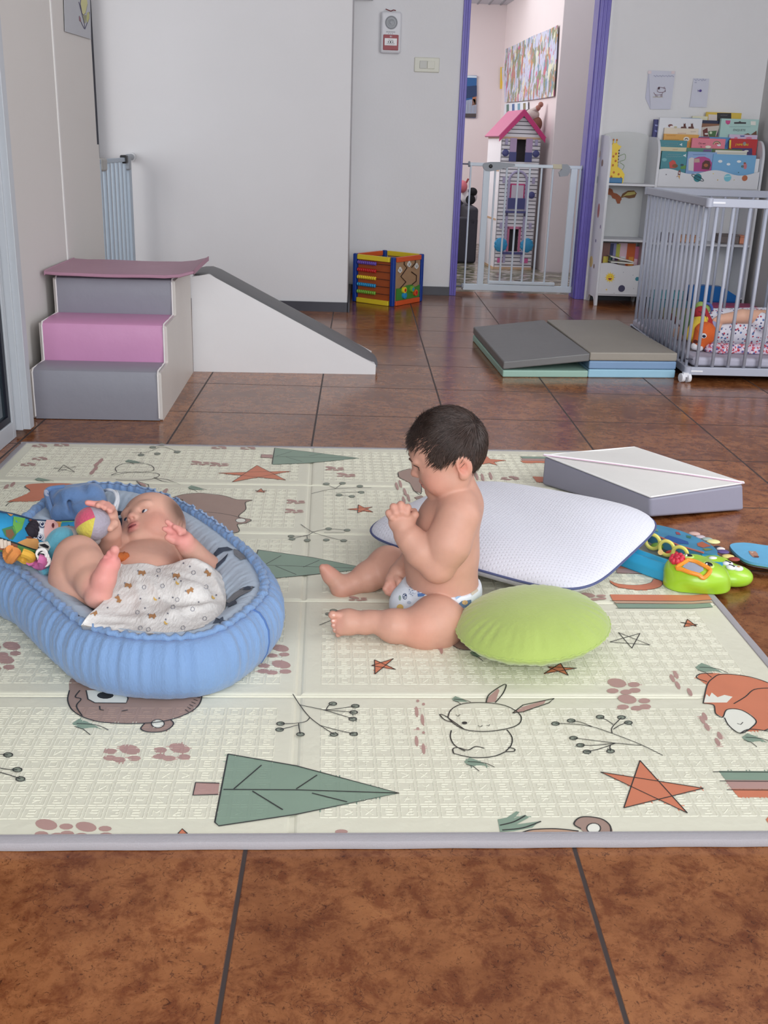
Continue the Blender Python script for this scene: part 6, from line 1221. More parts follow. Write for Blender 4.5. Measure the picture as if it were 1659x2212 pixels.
MB().tube([a+V((0, -.001, .001)) for a in A_], .0022, P((30, 60, 90), .7), 6).tube([b+V((0, -.001, .001)) for b in B_], .0022, P((40, 60, 60), .7), 6).build('piping', t)
t2 = t
# second leaf of the strip below
lv = [fp(u, v, y) for u, v, y in ((-160, 700, -1.72), (0, 755, -1.72), (200, 815, -1.71), (420, 885, -1.69), (520, 905, -1.67), (520, 985, -1.67), (400, 955, -1.69), (200, 905, -1.71), (0, 870, -1.73), (-160, 840, -1.73))]
lo_ = MB().prism(lv, (0, .010, -.008), P((96, 152, 84), .7)).build('lower_leaf', t); MB().prism([q+V((0, -.002, .001)) for q in (lv[0], lv[1], lv[2], lv[7], lv[8], lv[9])], (0, .001, 0), P((150, 96, 72), .7)).build('stripe', lo_)
for k in range(3): MB().box(fp(20+k*42, 800+k*12, -1.733), (.006, .002, .018), P((222, 206, 190), .7)).build('stripe', lo_)
for pts, r_, col, nm in (([(120, 870), (85, 900), (90, 950), (120, 975), (150, 930), (190, 880)], .0095, (234, 150, 80), 'ribbon'), ([(170, 930), (230, 950), (290, 985), (350, 970), (330, 930), (250, 900)], .0085, (222, 170, 60), 'ribbon'), ([(335, 995), (380, 1010), (420, 1040), (475, 1040), (470, 985), (430, 970)], .009, (206, 112, 164), 'ribbon'), ([(455, 890), (470, 930), (490, 980), (510, 1020)], .0085, (36, 34, 40), 'tassel')):
    MB().tube(spline([fp(u, v, -1.74+.012*math.sin(i)) for i, (u, v) in enumerate(pts)], 5), r_, P(col, .75), 8).build(nm, t)
for k in range(3): MB().tube(arc(fp(468+k*17, 915+k*40, -1.742), (1, 0, 0), (0, .3, .9), .0092, 0, 6.28, 12), .0032, P((232, 230, 226), .8), 6, closed=True).build('tassel_stripe', t)
z_ = MB(); z_.prism([fp(u, v, -1.70) for u, v in ((430, 800), (520, 790), (560, 850), (540, 890), (440, 860))], (0, .008, 0), P((226, 222, 214), .8)).build('zebra_patch', t)
for pts in ([(440, 810), (500, 800), (550, 830), (540, 850), (480, 830)], [(425, 840), (470, 850), (540, 880), (520, 905), (450, 880)]): MB().prism([fp(u, v, -1.702) for u, v in pts], (0, -.002, 0), P((30, 28, 34), .8)).build('zebra_stripe', t)
# blue plush bird behind the knee
t = thing('plush_bird', (-.42, -1.68, .10), 'blue and grey plush toy hanging behind the lying baby knee', 'plush toy')
s = SDF((-.56, -1.80, .02), (-.28, -1.54, .24), .0035); c = aY(128, 1195, -1.67); s.ell(c, (.032, .030, .044), k=.01).cone(c+V((.01, 0, .03)), aY(150, 1172, -1.66), .024, .018, .012); bo = s.mesh('body', M('aqua_plush', (96, 168, 188), .9, bump=.3, bscale=110, sheen=.4), t)
s = SDF((-.5, -1.76, .08), (-.30, -1.56, .26), .0035); c = aY(146, 1163, -1.655); s.ell(c, (.036, .030, .024), k=.01).ell(c+V((.045, .0, .0)), (.02, .02, .016), k=.012).mesh('head', M('grey_plush', (176, 168, 166), .9, bump=.3, bscale=110), t)
MB().tube(spline([aY(112, 1225, -1.69), aY(98, 1228, -1.72), aY(86, 1235, -1.73)], 5), [.014]*6+[.013, .013, .012, .011, .006], M('aqua_plush', (0, 0, 0)), 10).build('wing', t)
for k in range(4): MB().tube([aY(108+k*7, 1232+k*9, -1.70), aY(116+k*7, 1238+k*9, -1.70)], .007, P((36, 34, 40) if k % 2 == 0 else (226, 222, 220), .8), 8).build('striped_leg', t)
MB().tube(spline([aY(136, 1262, -1.70), aY(140, 1280, -1.71), aY(148, 1300, -1.72)], 5), .009, P((190, 96, 50), .8), 8).build('orange_leg', t)
# segmented plush ball
t = thing('plush_ball', (-.37, -1.64, .18), 'small pink, yellow and grey plush ball held in the lying baby hand', 'toy ball'); bc = aY(200, 1131, -1.665); RB = .0335
ax_ = V((.55, -.62, -.45)).normalized(); xx, yy = frame_to(ax_)
pole = (RI*.38+UP*.36-_fw*.85).normalized(); tx = V(RI); tx = (tx-pole*tx.dot(pole)).normalized(); ty = pole.cross(tx)
for k, (col, a0, a1) in enumerate((((206, 84, 112), 112, 209), ((214, 200, 84), 209, 268), ((172, 164, 178), 268, 472))):
    mb = MB(); NA, NP = 14, 20; vs = []
    for i in range(NA+1):
        a = math.radians(a0+(a1-a0)*i/NA); dd = tx*math.cos(a)+ty*math.sin(a)
        for j in range(NP+1):
            th_ = math.pi*j/NP; puff = 1+.015*math.sin(math.pi*i/NA); vs.append(bc+((pole*math.cos(th_)+dd*math.sin(th_))*RB*puff)+(UP*.010+RI*.006)*0)
    fs = [(i*(NP+1)+j, i*(NP+1)+j+1, (i+1)*(NP+1)+j+1, (i+1)*(NP+1)+j) for i in range(NA) for j in range(NP)]
    mb.add(vs, fs, M('ball_plush_%d' % k, col, .9, var=.1, vscale=90, bump=.3, bscale=200, sheen=.3)).build('ball_segment', t, smooth=True)
o = MB().tube(spline([aY(250, 1206, -1.70), aY(264, 1203, -1.685), aY(278, 1199, -1.675)], 5), [.006, .007, .008, .009, .0095, .0095, .009, .008, .007, .006, .003], M('orange_knit', (196, 104, 46), .85, bump=.4, bscale=150, var=.2, vscale=60), 12).build('plush_carrot'); tag(o, 'small orange knitted toy tip lying on the baby chest', 'toy'); 
MB().tube(arc(aY(266, 1203, -1.684), (.2, 0, 1), (.1, 1, 0), .0092, 0, 6.28, 14), .0016, P((150, 76, 34), .85), 6, closed=True).build('knit_ring', o)
# ================================================================ the babies
SKIN = M('skin', (220, 174, 150), .48, var=.05, vscale=60, bump=.04, bscale=400, sss=.12, attr='tint', spec=.35)
def head_sdf(s, c, f, u, sc, ears=(1, -1), chub=1.0, bk=0.0):
    """head built in its own frame: f forward, u up, l to its left"""
    f = V(f).normalized(); u = (V(u)-f*V(u).dot(f)).normalized(); l = u.cross(f)
    A = [list(f), list(l), list(u)]
    Q = lambda a, b, d: V(c)+(f*a+l*b+u*d)*sc
    H = s.like(); E = lambda p, r, k=.01, sub=False: H.ell(Q(*p), [x*sc for x in r], A, k*sc, sub)
    E((.000+bk, 0, .014), (.0655-bk, .061, .062)); E((.012, 0, .022), (.056, .054, .050), .02); E((.018, 0, -.024), (.050, .050, .046), .02)
    for q in (1, -1):
        E((.034, q*.030*chub, -.036), (.025, .024, .025), .018); E((.012, q*.036*chub, -.044), (.026, .020, .022), .018)
        E((.0655, q*.022, -.002), (.008, .012, .007), .008, True); E((.0520, q*.0225, -.003), (.0118, .0145, .0125), .005); H.ell(Q(.0680, q*.0225, -.0035), [0.0085*sc, .0112*sc, .0057*sc], A, .0012*sc, True)
        E((.063, q*.021, .013), (.008, .016, .006), .010)
    E((.050, 0, -.058), (.017, .018, .013), .014); E((.030, 0, -.066), (.030, .028, .014), .016)
    H.cone(Q(.062, 0, .006), Q(.0715, 0, -.015), .0062*sc, .0066*sc, .010*sc); E((.0740, 0, -.0165), (.0068, .0080, .0062), .006)
    for q in (1, -1): E((.0690, q*.0078, -.0185), (.0058, .0046, .0050), .004); E((.0742, q*.0042, -.0222), (.0028, .0024, .0020), .0015, True)
    E((.0655, 0, -.0345), (.0062, .0125, .0050), .004); E((.0640, 0, -.0435), (.0062, .0110, .0052), .004); H.cone(Q(.0718, .011, -.0395), Q(.0718, -.011, -.0395), .0014*sc, .0014*sc, .0025*sc, True)
    for q in ears:
        o = Q(-.016, q*.0575, -.014); fa = (f*.92+l*q*.40).normalized(); la = u.cross(fa); ta = (u*.97-f*.18).normalized(); EA = [list(fa), list(ta.cross(fa)), list(ta)]
        er = s.like(); er.ell(o, [.0150*sc, .0062*sc, .0215*sc], EA, .004); er.ell(o+(fa*.004-ta*.018)*sc, [.008*sc, .0058*sc, .008*sc], EA, .006)
        lo = l*q; er.ell(o+(lo*.0070+fa*.0030+ta*.001)*sc, [.0085*sc, .0060*sc, .0145*sc], EA, .002, True); er.ell(o+(lo*.0065+fa*.004-ta*.004)*sc, [.005*sc, .008*sc, .006*sc], EA, .002, True)
        H.merge(er, .006)
    return H, Q, f, l, u
def fingers(s, palm, tips, r0, r1, k=.004, bend=None):
    for i, (a, b) in enumerate(tips):
        m_ = (V(a)+V(b))/2+(bend[i] if isinstance(bend, list) else (bend or V())); s.chain([palm[i] if isinstance(palm, list) else palm, a, m_, b], [r0*1.15, r0, (r0+r1)/2, r1], k)
# ---------------------------------------------------------------- sitting baby
baby = thing('person', (.30, -1.66, ZT), 'sitting baby with dark hair in a diaper, hand raised, facing the nest', 'person')
S1 = SDF((.045, -1.88, .006), (.44, -1.42, .47), .0018)
W = aY
pel, bel, mid_, che = W(958, 1275, -1.655), W(952, 1215, -1.655), W(958, 1175, -1.65), W(968, 1125, -1.65)
T_ = S1.like(); T_.ell(pel, (.070, .078, .060), k=.02).ell(bel, (.072, .077, .070), k=.03).ell(mid_, (.066, .074, .060), k=.03).ell(che, (.058, .074, .058), k=.03)
T_.cone(che, W(990, 1085, -1.65), .050, .042, .02).cone(W(990, 1085, -1.65), W(985, 1040, -1.65), .040, .036, .02); T_.cone(W(990, 1100, -1.70), W(990, 1100, -1.60), .040, .040, .025)
S1.merge(T_)
# legs
lg = S1.like(); hipN, knN, anN = W(965, 1343, -1.715), W(915, 1357, -1.775), W(797, 1342, -1.765)
lg.cone(hipN, W(940, 1346, -1.76), .048, .050, .01).cone(W(940, 1346, -1.76), knN, .050, .042, .02).cone(knN, W(850, 1352, -1.775), .037, .031, .012).cone(W(850, 1352, -1.775), W(810, 1343, -1.768), .031, .0205, .012).cone(W(810, 1343, -1.768), anN, .0205, .0215, .008)
S1.merge(lg, .004)
ft = S1.like(); ft.cone(W(788, 1343, -1.763), W(752, 1343, -1.762), .0215, .0205, .012).cone(W(752, 1336, -1.758), W(737, 1336, -1.756), .018, .0165, .012).cone(W(755, 1352, -1.766), W(738, 1356, -1.766), .0175, .0145, .012); ft.ell(W(790, 1350, -1.768), (.018, .018, .018), k=.01)
for (px, py), r_ in zip(((716, 1328), (718, 1341), (719, 1351), (722, 1361), (728, 1371)), (.0078, .0055, .0052, .0050, .0050)): ft.cone(W(741, 1333+(py-1331)*.85, -1.765), W(px+4, py, -1.768), r_*1.0, r_*.85, .0018).ell(W(px+2, py, -1.769), r_*1.05, k=.0015)
S1.merge(ft, .005)
lf_ = S1.like(); hipF, knF, anF = W(935, 1275, -1.60), W(838, 1222, -1.515), W(760, 1262, -1.545)
lf_.cone(hipF, knF, .052, .043, .012).cone(knF, W(795, 1246, -1.535), .036, .031, .012).cone(W(795, 1246, -1.535), anF, .031, .022, .012); S1.merge(lf_, .004)
ff = S1.like(); ff.cone(anF, W(738, 1272, -1.555), .022, .0225, .012).cone(W(742, 1268, -1.55), W(715, 1245, -1.55), .021, .0165, .012).cone(W(715, 1245, -1.55), W(704, 1232, -1.55), .0155, .0135, .01)
for k, (px, py, Y) in enumerate(((694, 1226, -1.556), (696, 1229, -1.545), (699, 1233, -1.536), (703, 1237, -1.528), (707, 1242, -1.521))): ff.cone(W(708, 1238, Y), W(px+3, py, Y), .0095-.0008*k, .0078-.0006*k, .003)
S1.merge(ff, .008)
# near arm, hand raised in front of the chest
ar = S1.like(); sh, el, wr_ = W(990, 1116, -1.715), W(946, 1222, -1.735), W(876, 1153, -1.712)
ar.cone(sh, W(968, 1175, -1.733), .042, .0395, .02).cone(W(968, 1175, -1.733), el, .0395, .033, .02).cone(el, W(910, 1190, -1.728), .033, .0305, .008).cone(W(910, 1190, -1.728), W(886, 1163, -1.718), .0305, .0255, .012).cone(W(886, 1163, -1.718), wr_, .0255, .0225, .01)
S1.merge(ar, .0045)
hn = S1.like(); hn.ell(W(868, 1127, -1.705), (.026, .016, .024), k=.008).cone(wr_, W(871, 1138, -1.708), .0215, .021, .005)
for (kx, ky, tx_, ty_), r_ in zip(((847, 1117, 840, 1108), (855, 1108, 850, 1095), (867, 1105, 866, 1090), (878, 1109, 881, 1096)), (.0060, .0064, .0064, .0060)):
    hn.chain([W(867, 1127, -1.705), W(kx, ky, -1.712), W(tx_, ty_, -1.707), W(tx_+1, ty_+4, -1.684), W(tx_+4, ty_+14, -1.676)], [.010, r_*1.1, r_*1.02, r_*.95, r_*.85], .0018)
hn.chain([W(878, 1130, -1.700), W(890, 1122, -1.702), W(897, 1112, -1.699), W(895, 1104, -1.688)], [.010, .0078, .0066, .0060], .002)
S1.merge(hn, .0035)
# far arm resting on the thigh
fa_ = S1.like(); fa_.cone(W(960, 1118, -1.585), W(900, 1205, -1.575), .038, .030, .02).cone(W(900, 1205, -1.575), W(862, 1238, -1.615), .028, .021, .01); S1.merge(fa_, .005)
fh = S1.like(); fh.ell(W(852, 1256, -1.622), (.020, .016, .021), k=.006).cone(W(862, 1238, -1.615), W(855, 1250, -1.62), .020, .019, .006)
for a, b, c_ in (((838, 1262), (833, 1272), (838, 1279)), ((841, 1267), (838, 1279), (846, 1284)), ((848, 1270), (846, 1282), (854, 1284)), ((855, 1270), (855, 1279), (859, 1279))): fh.chain([W(852, 1257, -1.625), W(*a, -1.634), W(*b, -1.640), W(*c_, -1.634)], [.010, .0066, .0060, .0052], .0018)
fh.chain([W(858, 1250, -1.634), W(863, 1256, -1.642), W(861, 1266, -1.646)], [.009, .0068, .0056], .002); S1.merge(fh, .003)
HC_ = W(974, 976, -1.65); hf = V((-.93, .02, -.36)); hu = V((-.36, 0, .93))
Hd, HQ, hf, hl, hu = head_sdf(S1, HC_, hf, hu, 1.07); S1.merge(Hd, .007)
tint = [(HQ(.066, 0, -.039), .017*1.1, (196, 104, 100), .9), (HQ(.045, .045, -.030), .04, (226, 152, 132), .55), (HQ(.045, -.045, -.030), .04, (226, 152, 132), .55), (HQ(-.014, .062, -.016), .022, (214, 130, 112), .7), (HQ(.074, 0, -.017), .014, (222, 156, 136), .5)]
tint += [(W(a, b, y), .030, (222, 150, 134), .6) for a, b, y in ((720, 1345, -1.765), (738, 1280, -1.555), (702, 1234, -1.55), (850, 1272, -1.635), (860, 1100, -1.70))]+[(W(905, 1365, -1.81), .04, (218, 150, 126), .5), (el, .04, (222, 156, 134), .4)]
body = S1.mesh('body', SKIN, baby, tint, (206, 156, 136))
# eyes, brow, nails
def fsurf(o, Q, f, b, c, lift):
    h = bvh(o).ray_cast(Q(.14, b, c), -f); return h[0]+f*lift if h[0] is not None else Q(.066, b, c)
def mouth_line(o, Q, f, par, col, wd, open_=0):
    MB().tube([fsurf(o, Q, f, .0095-.019*i/10, -.0392+.0016*math.sin(math.pi*i/10)*(-1)+.0012*abs(i-5)/5, .0002) for i in range(11)], [wd*(.35+.65*math.sin(math.pi*(i+.5)/11)) for i in range(11)], P(col, .5), 6).build('mouth_line', par)
mouth_line(body, HQ, hf, baby, (150, 74, 72), .0011)
for q in (1, -1):
    e = MB(); ec = HQ(.0520, q*.0225, -.003); e.ell(ec, (.0116, .0135, .0115), P((232, 228, 226), .25), (hf, hl, hu), 20, 14); e.ell(ec+hf*.0085+hl*(-.0006*q)-hu*.0012, (.0042, .0062, .0060), P((44, 30, 26), .12), (hf, hl, hu), 14, 10); e.build('eye', baby)
    MB().tube([fsurf(body, HQ, hf, q*(.0115+.0225*i/6), .0008+.0046*math.sin(math.pi*i/6), .0004) for i in range(7)], [.0006, .0010, .0012, .0013, .0012, .0010, .0006], P((52, 36, 32), .7), 6).build('eyelashes', baby)
    MB().tube([fsurf(body, HQ, hf, q*(.010+.0047*i), .0150+.0022*math.sin(math.pi*i/5), .0004) for i in range(6)], [.0014, .0021, .0022, .0019, .0014, .0006], P((92, 66, 56), .8), 6).build('eyebrow', baby)
for px, py in ((721, 1329), (720, 1341), (721, 1350), (723, 1360)): decal(body, circ(px, py, 3.2, 2.4, 8), P((232, 184, 168), .3), 'nail', .0005, sub=1) if hit(body, px, py)[0] is not None else None
# hair
HAIR = M('dark_hair', (74, 58, 52), .38, var=.4, vscale=120, spec=.5, stretch=(1, 1, 1))
def hs(a, b, c_): return HQ(.0655*a*1.015, .061*b*1.015, .014+.062*c_*1.015)
wh = V((-.80, .42, .46)).normalized()
def hairline(d):
    a, b, c_ = d
    if -.55 < a < .05 and abs(b) > .6: return c_ > .04
    if a > .05: return c_ > -.12+.58*min(1, max(0, (a-.05)/.42))+.10*max(0, a-.5)
    return c_ > -.62 if a < -.35 else c_ > -.30+.18*max(0, a+.35)
cap = MB(); vs = []; fs = []; NA, NB_ = 56, 34; ok = {}
for j in range(NB_+1):
    for i in range(NA):
        t_ = math.pi*j/NB_; a_ = 2*math.pi*i/NA; d = V((math.sin(t_)*math.cos(a_), math.sin(t_)*math.sin(a_), math.cos(t_))); lift = 1+.015+.03*max(0, d.z); vs.append(hs(*(d*lift))); ok[len(vs)-1] = hairline(d)
for j in range(NB_):
    for i in range(NA):
        q = (j*NA+i, (j+1)*NA+i, (j+1)*NA+(i+1) % NA, j*NA+(i+1) % NA)
        if all(ok[k] for k in q): fs.append(q)
cap.add(vs, fs, HAIR); rh = random.Random(11); cnt = 0
while cnt < 6500:
    d = V((rh.gauss(0, 1), rh.gauss(0, 1), rh.gauss(0, 1))).normalized()
    if not hairline(d): continue
    if d.y < -.3 and rh.random() < .6: continue
    cnt += 1; away = (d-wh*d.dot(wh)*1.0); away = (away-d*away.dot(d))
    if away.length < .02: away = V((rh.gauss(0, 1), rh.gauss(0, 1), rh.gauss(0, 1)))
    away = (away-d*away.dot(d)).normalized(); sw = d.cross(away)*rh.gauss(.0, .14); flow = (away+sw+V((.35 if d.z > .35 else .10, 0, -.22 if d.z < .45 else 0))).normalized()
    Ln = rh.uniform(.34, .68)*(.62 if d.x > .25 and d.z < .6 else 1); pts = []; p_ = V(d); lift = 1.022+.03*max(0, d.z)+rh.uniform(-.005, .035); fz = rh.gauss(0, .05); out_ = rh.random() < (.20 if d.x > .2 or d.z > .7 else .06)
    for k in range(6):
        q = p_*(lift+(.035*k/5)*rh.random()+(.05*(k/5)**2 if out_ else 0)); pts.append(hs(q.x, q.y, q.z)); fl_ = (flow-p_*flow.dot(p_)).normalized()
        if d.x > .4 and k > 2: fl_ = (fl_+V((.5, 0, .1))).normalized()
        side_ = p_.cross(fl_); p_ = (p_+fl_*(Ln/5)+side_*fz*.3)
        if not (d.x > .4 and k > 2): p_ = p_.normalized()
    cap.tube(pts, [.0004, .00055, .00055, .0005, .0004, .0001], HAIR, 3, caps=False)
for b_, a0, c0, ln in ((.95, .30, .02, .30), (.97, .20, -.02, .38), (.93, .42, .08, .26), (.96, .12, .0, .26), (.97, .25, .0, .42), (.92, -.80, -.45, .30), (.6, -.85, -.55, .26), (.9, -.55, -.5, .48)):     # wisps by the ear and the nape
    for k in range(16):
        d = V((a0+rh.gauss(0, .03), b_*.93+rh.gauss(0, .02), c0+rh.uniform(0, .14))).normalized()*1.05; e_ = d+V((.10*rh.random()+(.06 if a0 > 0 else .10), .01, -ln*rh.uniform(.7, 1))); m_ = (d+e_)/2+V((.02, .05, 0)); cap.tube([hs(*d), hs(*m_), hs(*e_)], [.0006, .0006, .0001], HAIR, 3, caps=False)
for k in range(420):      # longer loose locks over the forehead and the crown
    d = V((.62+rh.uniform(0, .34), rh.uniform(-.25, .75), .42+rh.uniform(0, .5))).normalized()*1.04; fl_ = V((1, -.1+rh.gauss(0, .15), -.30+rh.gauss(0, .22))); fl_ = (fl_-d*fl_.dot(d)*.75).normalized(); ln = rh.uniform(.16, .36)
    cap.tube([hs(*(d+fl_*ln*t_+V((0, 0, .10*t_*(1-t_)+.02*t_)))) for t_ in (0, .35, .7, 1)], [.0006, .0006, .0005, .0001], HAIR, 3, caps=False)
cap.build('hair', baby, smooth=True)
# diaper
D1 = SDF((.2, -1.78, .006), (.42, -1.52, .16), .0024); D1.ell(pel, (.077, .085, .067), k=.01).ell(bel, (.0775, .083, .074), k=.02).cone(pel+V((-.02, 0, -.01)), W(890, 1305, -1.665), .050, .046, .02)
wz = V((0, 0, .088)); D1.cut(wz, (0, 0, 1), .003); D1.cut((0, 0, ZT), (0, 0, -1), .004)
for a, b, r_ in ((W(962, 1352, -1.765), knN, .050), (W(905, 1262, -1.565), knF, .046)): D1.cone(a, b, r_, r_-.008, .006, sub=True)
dp = D1.mesh('diaper', M('diaper_white', (226, 230, 238), .75, var=.04, vscale=40, bump=.15, bscale=90), baby)
f9 = lambda u, v: (660+u/4.1475, 1060+v/4.1475)
def dd(col, pts, nm='print'): return decal(dp, [f9(*q) for q in pts], P(col, .7), nm, .0012, sub=2)
dd((90, 128, 186), [(1005, 905), (1080, 925), (1060, 945), (1010, 948)]); dd((72, 88, 120), circ(892, 948, 20, 28)); dd((232, 236, 242), circ(892, 948, 15, 22))
dline(dp, [f9(*q) for q in ((884, 932), (898, 938), (890, 948), (899, 957), (884, 964))], .0007, P((72, 88, 120), .7), 'digit', .0016)
for k, (u, v) in enumerate(((935, 862), (948, 872), (930, 885), (955, 892), (940, 905), (962, 912), (945, 925), (958, 935))): dd((110, 128, 160), [(u, v), (u+9, v+3), (u+8, v+9), (u-1, v+6)], 'lettering')
for col, pts in (((150, 170, 156), circ(848, 962, 11, 24)), ((222, 186, 110), circ(850, 1045, 30, 28)), ((170, 150, 120), circ(830, 1065, 12, 14)), ((180, 190, 206), circ(930, 1002, 20, 14)), ((96, 120, 150), [(1370, 1010), (1400, 985), (1430, 985), (1480, 975), (1482, 1000), (1440, 1040), (1400, 1050)]), ((196, 160, 110), circ(1425, 1000, 26, 20)), ((200, 190, 170), [(1480, 920), (1540, 880), (1545, 900), (1490, 940)]), ((160, 190, 220), [(1340, 960), (1400, 930), (1390, 950), (1350, 975)])): dd(col, pts)
for k in range(2): MB().tube([h_+(n_*.001) for h_, n_ in (hit(dp, 884+i*12.5, 1278-i*1.9+5*k+4*math.sin(i*.3)) for i in range(13)) if h_ is not None], .0011, P((206, 212, 226), .7), 5).build('waistband_ruffle', dp)
# ---------------------------------------------------------------- lying baby
bab2 = thing('person', (-.27, -1.62, .03), 'baby lying on its back in the blue nest, knee raised, holding a ball', 'person')
S2 = SDF((-.46, -1.93, .022), (-.10, -1.33, .262), .0021)
T2 = S2.like(); T2.ell(W(322, 1213, -1.575), (.072, .075, .046), k=.02).ell(W(300, 1240, -1.65), (.072, .080, .054), k=.03).ell(V((-.285, -1.745, .080)), (.074, .062, .052), k=.03).cone(W(300, 1188, -1.53), W(376, 1194, -1.53), .032, .032, .025).cone(W(330, 1182, -1.52), W(336, 1165, -1.48), .034, .032, .02); S2.merge(T2)
l2 = S2.like(); kn2 = W(168, 1206, -1.735); l2.cone(W(196, 1282, -1.765), W(172, 1245, -1.752), .058, .052, .02).cone(W(172, 1245, -1.752), kn2, .052, .043, .02); S2.merge(l2, .0045)
l3 = S2.like(); an2 = W(214, 1277, -1.842); l3.cone(kn2, W(186, 1232, -1.775), .043, .040, .012).cone(W(186, 1232, -1.775), W(203, 1262, -1.82), .038, .031, .012).cone(W(203, 1262, -1.82), an2, .029, .024, .012); S2.merge(l3, .0045)
f2_ = S2.like(); f2_.cone(W(213, 1286, -1.848), W(224, 1252, -1.845), .0215, .0195, .012).cone(W(224, 1252, -1.845), W(236, 1224, -1.84), .0195, .0175, .012).cone(W(230, 1226, -1.845), W(244, 1214, -1.835), .0125, .0125, .01); f2_.ell(W(209, 1290, -1.850), (.020, .019, .018), k=.012)
for px, py, r_, bx_, by_ in ((248, 1190, .0086, 244, 1214), (237, 1197, .0062, 236, 1218), (229, 1206, .0056, 230, 1222), (222, 1214, .0052, 225, 1228), (217, 1223, .0049, 222, 1235)): f2_.cone(W(bx_, by_, -1.842), W(px, py, -1.838), r_*.85, r_*.8, .0018).ell(W(px, py-1, -1.840), (r_, r_*.95, r_*1.1), k=.0015)
S2.merge(f2_, .003)
l4 = S2.like(); l4.cone(V((-.225, -1.755, .075)), V((-.165, -1.795, .085)), .052, .046, .02).cone(V((-.165, -1.795, .085)), V((-.20, -1.87, .058)), .040, .028, .012); S2.merge(l4, .01)
# right arm behind the knee, hand on the ball
a2 = S2.like(); a2.cone(W(272, 1178, -1.53), W(232, 1188, -1.60), .031, .029, .012).cone(W(232, 1188, -1.60), W(237, 1148, -1.63), .0285, .0225, .008).cone(W(237, 1148, -1.63), W(238, 1135, -1.635), .0215, .0205, .006); S2.merge(a2, .0045)
h2 = S2.like(); h2.ell(W(235, 1118, -1.635), (.018, .017, .024), k=.008)
for pts in (((230, 1100, -1.645), (212, 1090, -1.660), (189, 1086, -1.668)), ((235, 1098, -1.640), (222, 1088, -1.655), (212, 1092, -1.672)), ((240, 1101, -1.635), (232, 1091, -1.648), (226, 1097, -1.668)), ((245, 1108, -1.635), (241, 1098, -1.648), (238, 1104, -1.664))): h2.chain([W(236, 1116, -1.635)]+[W(*q) for q in pts], [.010, .0070, .0064, .0056], .002)
h2.chain([W(242, 1124, -1.640), W(246, 1132, -1.655), W(238, 1142, -1.672)], [.010, .0086, .0068], .004); S2.merge(h2, .003)
# left arm, hand open beside the face
a3 = S2.like(); a3.cone(W(392, 1195, -1.55), W(446, 1228, -1.605), .033, .0285, .012).cone(W(446, 1228, -1.605), W(408, 1182, -1.632), .0285, .0215, .008); S2.merge(a3, .0045)
h3 = S2.like(); h3.ell(W(397, 1168, -1.640), (.020, .013, .021), k=.007).cone(W(408, 1182, -1.632), W(402, 1174, -1.637), .0205, .019, .006)
for pts in (((382, 1150, -1.648), (374, 1138, -1.655), (361, 1127, -1.660)), ((382, 1154, -1.650), (368, 1148, -1.658), (355, 1142, -1.662)), ((394, 1152, -1.646), (386, 1143, -1.658), (377, 1138, -1.664)), ((402, 1156, -1.642), (396, 1148, -1.655), (389, 1153, -1.664))): h3.chain([W(397, 1166, -1.642)]+[W(*q) for q in pts], [.009, .0064, .0059, .0050], .0018)
h3.chain([W(386, 1170, -1.648), W(374, 1166, -1.656), (W(362, 1161, -1.660))], [.0092, .0080, .0064], .003); S2.merge(h3, .003)
HC2 = W(334, 1146, -1.475); f_2 = V((-.50, -.44, .74)); u_2 = V((-.03, .90, .40))
H2, Q2, hf2, hl2, hu2 = head_sdf(S2, HC2, f_2, u_2, 1.03, chub=1.12); S2.merge(H2, .006)
tn = [(Q2(.066, 0, -.039), .018, (200, 96, 104), .95), (Q2(.045, .045, -.030), .042, (228, 150, 134), .55), (Q2(.045, -.045, -.030), .042, (228, 150, 134), .55), (Q2(.074, 0, -.017), .014, (226, 150, 136), .5), (W(398, 1098, -1.47), .052, (124, 94, 80), 1.6), (Q2(-.02, .0, .085), .070, (124, 94, 80), 1.6)]
tn += [(W(a, b, y), r_, (230, 138, 138), st_) for a, b, y, r_, st_ in ((232, 1222, -1.85, .045, .75), (216, 1275, -1.86, .04, .55), (240, 1196, -1.838, .03, .7), (395, 1165, -1.66, .04, .7), (365, 1140, -1.66, .03, .7), (190, 1088, -1.668, .02, .8), (225, 1095, -1.66, .03, .5))]
body2 = S2.mesh('body', SKIN, bab2, tn, (218, 168, 148))
for q in (1, -1):
    e = MB(); ec = Q2(.0520, q*.0225, -.003); e.ell(ec, (.0112, .0130, .0111), P((228, 224, 226), .25), (hf2, hl2, hu2), 20, 14); e.ell(ec+hf2*.0078-hl2*.0025+hu2*.001, (.0042, .0060, .0058), P((58, 60, 78), .12), (hf2, hl2, hu2), 14, 10); e.build('eye', bab2)
    MB().tube([fsurf(body2, Q2, hf2, q*(.010+.0047*i), .0175+.0030*math.sin(math.pi*i/5), -.0002) for i in range(6)], [.0004, .0009, .0011, .001, .0007, .0003], P((178, 130, 112), .8), 6).build('eyebrow', bab2)
mouth_line(body2, Q2, hf2, bab2, (120, 44, 50), .0024)
D2 = SDF((-.40, -1.90, .024), (-.16, -1.64, .16), .0026); D2.ell(V((-.275, -1.755, .076)), (.081, .060, .055), k=.02); D2.mesh('diaper', M('diaper_white', (0, 0, 0)), bab2)
